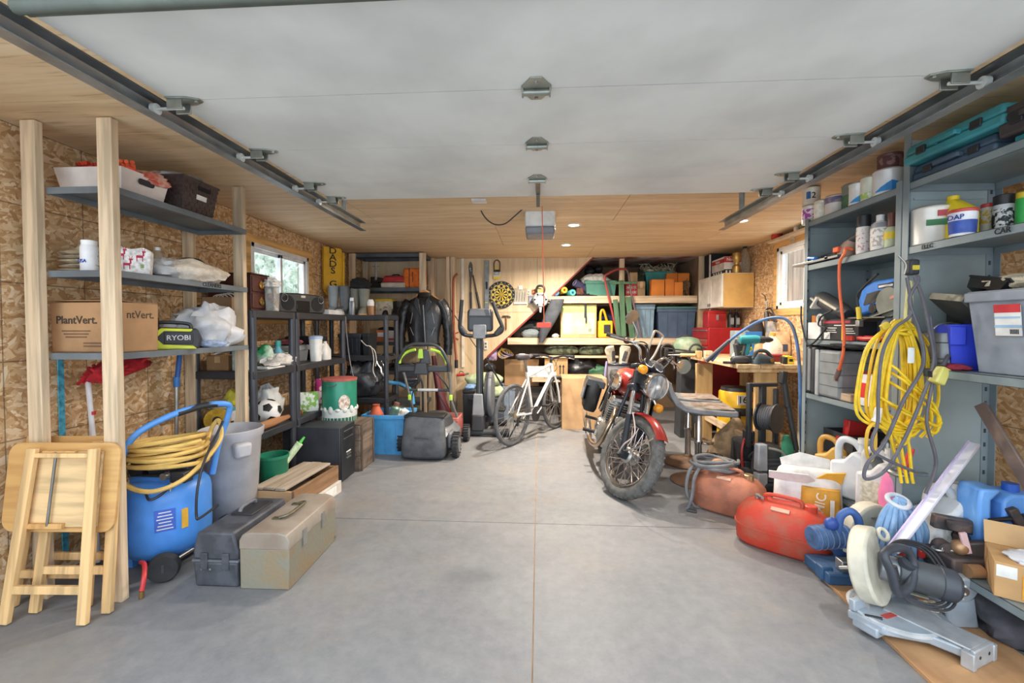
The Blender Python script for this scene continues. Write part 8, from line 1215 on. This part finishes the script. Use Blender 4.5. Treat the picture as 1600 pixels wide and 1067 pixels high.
t.a('hank', YC, *lp); t.a('binding', YC, XF(TO((0, 0, 0), .075, .0115, n=24, k=7, sy=.6), (.02, -.02, .33), (12, 8, 0)), XF(TO((0, 0, 0), .07, .0115, n=24, k=7, sy=.6), (.03, -.02, .35), (-10, -6, 0)))
t.a('hanging_strand', m('#d9d08a', .5), TB([(.03, -.03, .34), (.025, -.04, .5), (.055, -.02, .70)], .010), TB([(.08, -.0, .38), (.085, -.01, .55), (.075, -.01, .70)], .010)); t.a('connector', plas('#e2c23a'), XF(B(0, 0, 0, .055, .035, .045), (-.115, -.06, .36), (0, -35, 0)), bev=.008); t.a('tag', PAPER, B(.03, -.085, .12, .045, .004, .11), bev=.002); t.a('lamp_socket', plas('#f0e9dc'), C((-.17, -.05, -.3), (-.15, -.05, -.2), .028, .022)); t.a('socket_hook', plas('#e8b73a'), TB([(-.17, -.05, -.3), (-.22, -.05, -.36), (-.23, -.05, -.5), (-.2, -.05, -.58), (-.17, -.05, -.5), (-.17, -.05, -.36)], .011))
GCd = m('#5d5a60', .55, 0, .15, 10); t = T('extension_cord', 'grey extension cord looped over the yellow hank', 'cord', (HC.x, 2.34, HC.z)); t.o.scale = (.8,) * 3; t.a('loop', GCd, TB([(.02, -.1, .62), (-.03, -.1, .5), (.03, -.105, .3), (.05, -.11, .1), (-.06, -.11, -.12), (-.16, -.105, -.38), (-.25, -.09, -.52), (-.25, -.08, -.62), (-.14, -.09, -.56), (-.04, -.1, -.36), (.05, -.11, -.1), (.12, -.1, .12), (.09, -.1, .32), (.05, -.1, .5), (.0, -.1, .64)], .0105, 8, True, 5), TB([(-.04, -.09, .64), (-.02, -.1, .42), (-.11, -.1, .33), (-.18, -.1, .18), (-.2, -.1, -.05), (-.2, -.1, -.26), (-.23, -.1, -.36), (-.22, -.1, -.44), (-.12, -.1, -.5), (.02, -.1, -.56)], .0095, 8), TB([(.1, -.09, .4), (.14, -.09, .1), (.1, -.11, -.05), (.08, -.11, -.25), (.14, -.11, -.5), (.1, -.09, -.7)], .0095, 8)); t.a('hook_end', STL, TB([(-.07, -.06, .78), (-.04, -.08, .72), (-.05, -.08, .66)], .006)); t.a('clamp_end', BLK2, B(.035, -.03, .66, .06, .06, .1), bev=.015); t.a('yellow_clip', plas('#dcc63c'), B(.035, -.062, .69, .04, .01, .03), bev=.003)
q = PX(1461, 586, 1.92); t = T('power_connector', 'yellow power connector hanging at edge of near rack shelf', 'plug', (1.925, q.y, q.z - .04)); t.a('body', plas('#d8cd6e'), XF(B(0, 0, 0, .05, .05, .085, tp=.9), (0, 0, 0), (0, 25, 0)), bev=.008); t.a('lead', GCd, TB([(.03, 0, .085), (.07, .02, .13), (.12, .05, .125)], .009)); t.a('slot', INK, B(-.028, 0, .03, .006, .02, .03))
# ================================================================ FLOOR PILE, FRONT RIGHT
a, b_ = PZ(1240, 812), PZ(1338, 832)
t = T('cement_bag', 'open white and yellow bag of tile mortar on floor by rack', 'bag', (1.80, 3.02, 0), -26); wb = .185; WB3 = m('#dcd9d6', .7, 0, .12, 12, .3, 16)
t.a('sack', WB3, LOFT([(0, 0, 0, wb, .09), (0, 0, .05, wb * 1.05, .12), (0, 0, .22, wb * 1.02, .12), (0, .0, .36, wb * .98, .09), (.02, 0, .43, wb * .95, .06), (.03, .0, .45, wb * .9, .05)], 34, .02, 4, 7, 3.5), sm=60); t.a('yellow_panel', m('#d9a13c', .65, 0, .15, 12), LOFT([(.07, -.055, .02, .11, .10), (.07, -.055, .22, .11, .10), (.07, -.055, .36, .10, .075)], 24, .012, 4, 7, 5)); t.t('CERAMIC', .075, (.05, -.168, .19), (90, -82, 0), plas('#f0e6cf')); t.a('white_stripe', PAPER, B(.125, -.163, .03, .022, .003, .28)); t.a('printed_lines', m('#9c9aa0', .7), *[B(-.1, -.128, .05 + .022 * k, .12 - .02 * (k % 3), .003, .006) for k in range(10)]); t.a('blue_print', m('#7fb0d0'), B(-.035, -.13, .1, .035, .004, .04)); t.a('torn_flap', WB3, XF(PR([(-.2, 0), (.0, -.02), (.06, .03), (.02, .08), (-.2, .07)], -.004, .004, 'y'), (-.02, -.09, .38), (35, 0, 0)), XF(PR([(-.16, 0), (.14, 0), (.12, .08), (-.05, .11), (-.17, .06)], -.004, .004, 'y'), (.02, .05, .43), (-18, 0, 6)), bev=.002); t.a('yellow_flap', m('#dca33a', .65), XF(PR([(-.06, 0), (.1, -.01), (.12, .09), (.02, .07)], -.004, .004, 'y'), (.08, -.06, .39), (20, 0, 0))); t.a('powder', m('#c9a15c', .9), SP((-.03, 0, .425), (.1, .045, .02), 14, 6))
# rack foot tools
one('paint_tray', 'black paint tray and rollers on floor under rack bottom', 'tray', (2.08, 2.68, 0), BLK, B(0, 0, 0, .3, .2, .1), B(-.02, -.02, .1, .24, .1, .03), bev=.012)
t = T('scraper', 'flat grey scraper blades lying at front of rack bottom', 'tool', (1.93, 2.56, .33), rot=(0, 8, 35)); t.a('blade', met('#9b9b98', .45), B(-.06, .03, 0, .22, .045, .008), B(-.02, -.05, 0, .26, .035, .008, rz=-14)); t.a('support', BLK2, B(.0, 0, -.12, .14, .1, .12))
# blue hose coil hung on the front post
q = PY(1398, 830, 2.6); t = T('water_hose', 'pale blue hose coil tied to foot of the rack post', 'hose', (PY(1396, 790, 2.36).x, 2.36, .16)); BH = m('#8fb0d0', .45, 0, .2, 12, col2='#6b8fb8'); lp = []
for k in range(8):
    u = (k - 3.5) / 3.5; lp.append(TB([(.0, -.02, .35), (u * .07 - .03, -.06 - .01 * (k % 3), .28), (u * .11 - .04, -.08, .12), (u * .1 - .02, -.06, .03), (u * .08 + .03, -.03, .05), (u * .09 + .04, -.04, .2), (.02 + u * .03, -.03, .33)], .0135, 8, True, 5))
t.a('coil', BH, *lp); t.a('tie', m('#c8ccd2', .6), XF(TO((0, 0, 0), .045, .012, n=20), (0, -.03, .345), (25, 0, 0))); t.a('red_clip', plas('#c8362f'), XF(B(0, 0, 0, .03, .03, .08), (-.04, -.1, .06), (0, 30, 0)), B(.06, -.1, .09, .03, .02, .04), bev=.005)
t = T('post_clamp', 'steel spring clamp with red handle gripping the rack post', 'clamp', (1.93, 2.46, .62)); t.a('jaw', STL, XF(TO((0, 0, 0), .04, .014, n=20), (0, -.02, 0), (10, 0, 0)), B(.06, -.05, -.01, .12, .02, .02), bev=.003); t.a('red_handle', plas('#cc352d'), C((.0, -.05, .02), (.035, -.06, .14), .018, .012))
jug('white_jug', 'white plastic jug of liquid cement beside the rack post', (2.12, 2.37, .252), .25, .16, .34, '#deddda', '#d7d5d2', 6, 0, None, '#d9d7d2').t('CEMENT', .05, (.02, -.0885, .11), FR); q = bpy.data.objects[-1] if 0 else None
t = T('blue_jug', 'large blue plastic washer fluid jug under near rack', 'jug', (2.27, 2.25, .252), -8); t.o.scale = (.88,) * 3; BJ = m('#5b97e6', .35, 0, .15, 5, col2='#79b0ee'); t.a('body', BJ, PR([(-.17, 0), (.19, 0), (.17, .28), (.11, .40), (-.02, .40), (-.06, .36), (-.06, .08), (-.11, .05), (-.11, .36), (-.06, .42), (-.16, .42), (-.17, .36)], -.08, .08, 'y'), bev=.014); t.a('cap', plas('#2f62c0'), C((.03, 0, .40), (.03, 0, .44), .035)); t.a('rib', m('#77aee8', .4), *[B(.055, -.083, .1 + .03 * k, .15, .006, .008) for k in range(7)])
# white channel and brown angle
v0, v1 = PY(1395, 862, 2.18), PY(1524, 693, 2.32); t = T('vinyl_channel', 'long white vinyl channel leaning diagonally across floor pile', 'trim piece', v0); t.a('channel', plas('#dcd7de'), XM(B(0, 0, 0, .042, .016, (v1 - v0).length), (v1 - v0).to_track_quat('Z', 'Y').to_matrix().to_4x4()), bev=.003); t.a('flange', m('#c9b8d8', .5), XM(B(.021, .008, 0, .006, .016, (v1 - v0).length), (v1 - v0).to_track_quat('Z', 'Y').to_matrix().to_4x4()))
v0, v1 = PY(1640, 810, 2.0), PY(1534, 634, 2.28); t = T('steel_angle', 'rusty brown steel bar leaning against near rack side', 'bar', v0); Mx = (v1 - v0).to_track_quat('Z', 'Y').to_matrix().to_4x4(); t.a('bar', rusty('#6d5c56', '#8a7468'), XM(B(0, 0, 0, .07, .012, (v1 - v0).length), Mx), XM(B(.03, .025, 0, .01, .05, (v1 - v0).length), Mx), bev=.002)
# rusty jack, cartons, fabric
JK = m('#4d4a4b', .6, .4, .3, 14, col2='#6b5850')
t = T('floor_jack', 'rusty black trolley jack with yellow handle in floor pile', 'jack', (2.13, 2.2, .252), -12); t.o.scale = (.76,) * 3; t.a('frame', JK, B(0, .06, .17, .46, .05, .09, ry=6), B(.02, -.06, .08, .40, .05, .11, ry=-10), B(.2, 0, .14, .12, .2, .12), bev=.01); t.a('wheel', JK, C((.12, -.1, .25), (.12, -.04, .25), .045), C((-.22, -.08, .1), (-.22, .0, .1), .05), C((.22, -.1, .06), (.22, .1, .06), .06)); t.a('lift_arm', JK, XF(B(0, 0, 0, .05, .06, .16), (.2, 0, .24), (0, -25, 0)), B(.24, 0, .3, .1, .06, .04, ry=20), bev=.008); t.a('saddle', JK, C((-.12, 0, .22), (-.12, 0, .26), .06)); t.a('handle_tube', plas('#e6c726'), C((.24, -.02, .31), (.56, -.06, .43), .026)); t.a('handle_grip', BLK2, C((.36, -.035, .355), (.44, -.045, .385), .031)); t.a('side_handle', BLK, C((.02, -.02, .30), (.2, 0, .33), .012, .016)); t.a('pedal', m('#d7b3b3', .6), XF(B(0, 0, 0, .035, .02, .13), (-.13, -.1, .11), (0, -14, 0)), bev=.003)
t = T('iron_fittings', 'rusty iron blocks and copper fittings heaped under the jack', 'fittings', (2.02, 2.19, .252)); t.a('iron_block', JK, B(0, 0, 0, .2, .16, .07), B(.12, .1, 0, .15, .1, .12), bev=.01); t.a('fitting', m('#b08a66', .4, .5), C((-.06, -.1, .03), (.0, -.1, .03), .03), C((.04, -.12, .025), (.1, -.12, .03), .025), SP((-.02, -.02, .1), .035)); t.a('chain', STL, *[XF(TO((0, 0, 0), .02, .005, n=12, k=5), (-.1 + .03 * k, .0, .08), (90 * (k % 2), 0, 20)) for k in range(5)])
t = carton('open_carton', 'open cardboard box with orange sticker in front right pile', (2.13, 1.955, .252), .3, .22, .15, '#c09766', -36, None, False); bpy.data.objects.remove([c for c in t.o.children if c.name.startswith('flap')][0])
t.a('raised_flap', card('#c9a374'), XF(B(0, 0, 0, .3, .004, .1), (0, .11, .15), (-18, 0, 0)), XF(B(0, 0, 0, .004, .2, .06), (.15, 0, .15), (0, 14, 0)), bev=.001); t.a('orange_sticker', m('#eba52c', .6, 0, .15, 30), B(.0, -.1115, .015, .14, .002, .1)); t.a('white_sticker', PAPER, B(-.115, -.1115, .09, .06, .002, .05)); t.a('sticker_line', m('#c9841f'), *[B(.0, -.113, .03 + .018 * k, .12, .001, .005) for k in range(4)]); t.a('grey_print', m('#8c8579'), B(.02, -.1115, .125, .08, .001, .018))
one('white_fitting', 'white plastic pieces inside the open cardboard box', 'plastic parts', (2.13, 1.955, .385), m('#d9d9de', .5), BL((0, 0, 0), (.1, .07, .05), .4, 141), B(.03, .0, .03, .12, .03, .03, rz=10, ry=15)); one('wood_handle', 'pale wooden handle inside the open cardboard box', 'handle', (2.18, 1.97, .42), wood('#dcb684', 0), C((-.06, 0, 0), (.08, 0, .02), .018))
t = T('tall_carton', 'cardboard box with white label at right edge of frame', 'carton', (2.26, 1.69, .252)); t.a('body', card('#c29a6c'), B(0, 0, 0, .3, .2, .34), bev=.003); t.a('label', PAPER, B(-.1, -.1012, .12, .09, .002, .13)); t.a('flap', card('#b58d60'), B(0, -.05, .34, .3, .1, .003, rx=25))
one('black_fabric', 'dark grey fabric dust bag slumped behind mitre saw', 'bag', (2.2, 2.1, .0), m('#4b4a50', .85, 0, .25, 12, .2, 70), BL((0, 0, 0), (.2, .2, .2), .3, 143, 1.7), sm=60)
# ---------------------------------------------------------------- saw board and saws
t = T('saw_board', 'plywood board on floor under the two saws', 'board', (1.80, 2.12, 0), -3); t.a('board', m('#c09468', .7, 0, .3, 10, .1, 60, '#a97f58', (1, .15, 1)), B(0, 0, 0, .5, 1.1, .018), bev=.002)
def frm(o, d, up=(0, 0, 1)):
    "matrix: local z along d, placed at o"
    return Matrix.Translation(o) @ Vector(d).normalized().to_track_quat('Z', 'Y').to_matrix().to_4x4()
MGY = m('#aab2bb', .45, .2, .15, 8, col2='#97a0a8'); CRM = m('#cfc9b6', .5, 0, .15, 8); DGR = m('#3d4149', .45)
o = Vector((1.66, 2.03, .018)); Q = lambda *s: XF(J(*s), (.02, .0, 0), (0, 0, 25)); t = T('mitre_saw', 'grey and black mitre saw with coiled cord on floor board', 'mitre saw', o, 0); t.o.scale = (.86,) * 3; P = lambda px, py, Y: PY(px, py, Y) - o
t.a('base', MGY, Q(PR([(-.22, .18), (-.2, .02), (-.06, -.1), (-.02, -.22), (.14, -.22), (.16, -.1), (.26, .02), (.27, .18)], .03, .075, 'z'), B(-.18, .1, 0, .07, .12, .05), B(.22, .1, 0, .07, .12, .05)), bev=.008)
t.a('table_arm', m('#b6b9bc', .4, .3), Q(PR([(-.02, -.24), (.14, -.24), (.12, .06), (.05, .14), (-.06, .1)], .077, .09, 'z'), B(.06, -.245, .0, .17, .02, .09), B(-.03, -.235, 0, .03, .05, .08), B(.15, -.235, 0, .03, .05, .08)), bev=.005); t.a('bolt_hole', INK, Q(C((.02, -.2565, .05), (.02, -.25, .05), .008), C((.1, -.2565, .05), (.1, -.25, .05), .008)))
t.a('turntable', MGY, Q(L([(.19, .074), (.19, .082), (.17, .084), (.01, .084)], 36, (0, .08, 0)))); t.a('scale_ring', m('#c9ced1', .4), Q(L([(.2, .06), (.205, .078), (.19, .08)], 36, (0, .08, 0), cap=False))); t.a('kerf_plate', m('#b8473f', .5), Q(B(-.02, .05, .0845, .22, .03, .004, rz=-4)), bev=.001)
t.a('fence', MGY, Q(B(.19, .16, .08, .16, .03, .09)), Q(B(-.17, .16, .08, .1, .03, .06)), bev=.006); t.a('pivot_bracket', MGY, C((.33, .06, .20), (.33, .19, .22), .075, n=26), B(.33, .13, .0, .17, .14, .18, tp=.8), bev=.01); t.a('pivot_bolt', m('#6a5348', .5), C((.33, .052, .20), (.33, .062, .20), .022))
gc = Vector((-.09, .14, .29)); gd = Vector((.62, -.74, .2)).normalized(); GM = frm(gc, gd)
seg = [(.2 * math.cos(R(a)), .2 * math.sin(R(a))) for a in range(-30, 215, 12)] + [(-.09, -.06), (.08, -.08)]
def gmap(p): return p
t.a('blade_guard', CRM, XM(PR(seg, -.045, .045, 'z'), GM @ Matrix.Rotation(R(100), 4, 'Z')), bev=.014, sm=50); t.a('saw_blade', met('#8c8f92', .3), XM(C((0, 0, -.004), (0, 0, .004), .165, n=40), GM)); t.a('lower_guard', m('#8f9296', .3, 0, .1, alpha=.8), XM(PR([(.175 * math.cos(R(a)), .175 * math.sin(R(a))) for a in range(180, 350, 12)] + [(0, 0)], .01, .03, 'z'), GM @ Matrix.Rotation(R(20), 4, 'Z')), bev=.003)
mo = gc + gd * .05; ax2 = Vector((.9, -.35, -.12)).normalized(); MM = frm(mo, ax2)
t.a('gear_case', m('#8f9296', .4, .4), XM(C((0, 0, -.02), (0, 0, .08), .07, .065, 22), MM), bev=.006); mt_ = t.a('motor', m('#4a4d50', .5), XM(L([(.075, .06), (.08, .08), (.08, .22), (.078, .24)], 30), MM), bev=.004); t.a('motor_cap', DGR, XM(L([(.082, .235), (.084, .25), (.08, .3), (.06, .318), (.01, .322)], 30), MM), sub=mt_, bev=.004); t.a('vent_slot', m('#b8b6a8', .6), *[XM(B(.05 * math.cos(a), .05 * math.sin(a), .312, .022, .009, .012, rz=math.degrees(a)), MM) for a in [k * .628 for k in range(10)]], sub=mt_); t.a('rating_plate', m('#77776a', .5), XM(B(-.02, -.078, .1, .08, .006, .09), MM), sub=mt_)
h0 = gc + Vector((-.06, -.2, .10)); t.a('trigger_handle', DGR, TB([h0 + Vector(v) for v in ((-.02, .0, .06), (.0, -.02, -.02), (.04, -.01, -.13), (.13, .03, -.12), (.19, .08, -.05), (.17, .09, .03), (.08, .05, .07))], .021, 12, True, 6), bev=0); t.a('trigger', BLK, C(h0 + Vector((.03, .0, .0)), h0 + Vector((.045, .0, -.06)), .012)); t.a('handle_arm', DGR, C(h0 + Vector((.17, .08, -.02)), mo + ax2 * .08, .035, .04)); t.a('lift_ring', CRM, XF(TO((0, 0, 0), .03, .01, n=20), gc + Vector((.08, .02, .16)), (60, 0, 20)))
t.a('cord', BLK2, *[TB([mo + Vector(v) * s for v in ((-.05, -.12, .02), (.02, -.16, -.10), (.16, -.2, -.13), (.31, -.12, -.12), (.36, .0, .0), (.3, .05, .1), (.12, .02, .15), (-.02, -.05, .11))], .0065, 8, True, 5) for s in (.86, .80, .92)])
t.a('dust_chute', MGY, C((.16, .3, .3), (.26, .36, .26), .03)); t.a('sawdust', m('#cdbfa3', .95, 0, .3, 50), BL((.2, .1, .078), (.05, .04, .03), .4, 3)); t.a('clamp_screw', BLK, C((-.21, .1, .07), (-.19, .1, .12), .014), C((-.2, .02, .075), (-.14, -.02, .085), .01))
o = Vector((1.70, 2.52, .018)); t = T('chop_saw', 'smaller blue chop saw behind the grey mitre saw', 'chop saw', o, 0); BS_ = m('#3d5d96', .5, 0, .2, 10); BS2 = m('#44618c', .5, 0, .3, 20)
t.a('base', m('#2f5378', .5), B(0, -.02, 0, .3, .22, .06), B(-.13, -.06, 0, .06, .06, .075), bev=.008); t.a('vise', STL, C((-.08, -.1, .08), (-.02, -.16, .12), .012), B(-.02, -.08, .06, .1, .06, .06), bev=.006); t.a('arm', CRM, XF(PR([(.18 * math.cos(R(a)), .18 * math.sin(R(a))) for a in range(-40, 200, 12)], -.04, .04, 'y'), (.14, .0, .22), (0, -20, 18)), bev=.012)
mp = PY(1296, 838, 2.42) - o; mo2 = t.a('motor', BS2, XM(L([(.055, -.1), (.06, -.09), (.06, .08), (.05, .1)], 26), frm(mp, (1, .1, .05))), bev=.004); t.a('cooling_rib', m('#5b7399', .5), *[XM(TO((0, 0, -.08 + .03 * k), .0605, .004, n=26, k=5), frm(mp, (1, .1, .05))) for k in range(6)], sub=mo2); hp = PY(1325, 822, 2.40) - o; t.a('grip_handle', BS_, TB([hp + Vector(v) for v in ((-.045, 0, -.03), (-.04, 0, .05), (.0, -.01, .085), (.04, -.01, .05), (.055, 0, -.04), (.0, .01, -.06))], .02, 10, True), B(hp.x, hp.y, hp.z - .1, .1, .06, .06), bev=0); t.a('knob', plas('#33509a'), SP(hp + Vector((-.085, .0, .01)), (.035, .03, .035))); t.a('support_column', BS_, C((.05, .05, .05), (mp.x + .04, mp.y + .05, mp.z - .02), .035)); t.a('cord', BLK, TB([hp + Vector((.04, -.03, -.06)), (.0, -.14, .16), (-.06, -.16, .09)], .007))
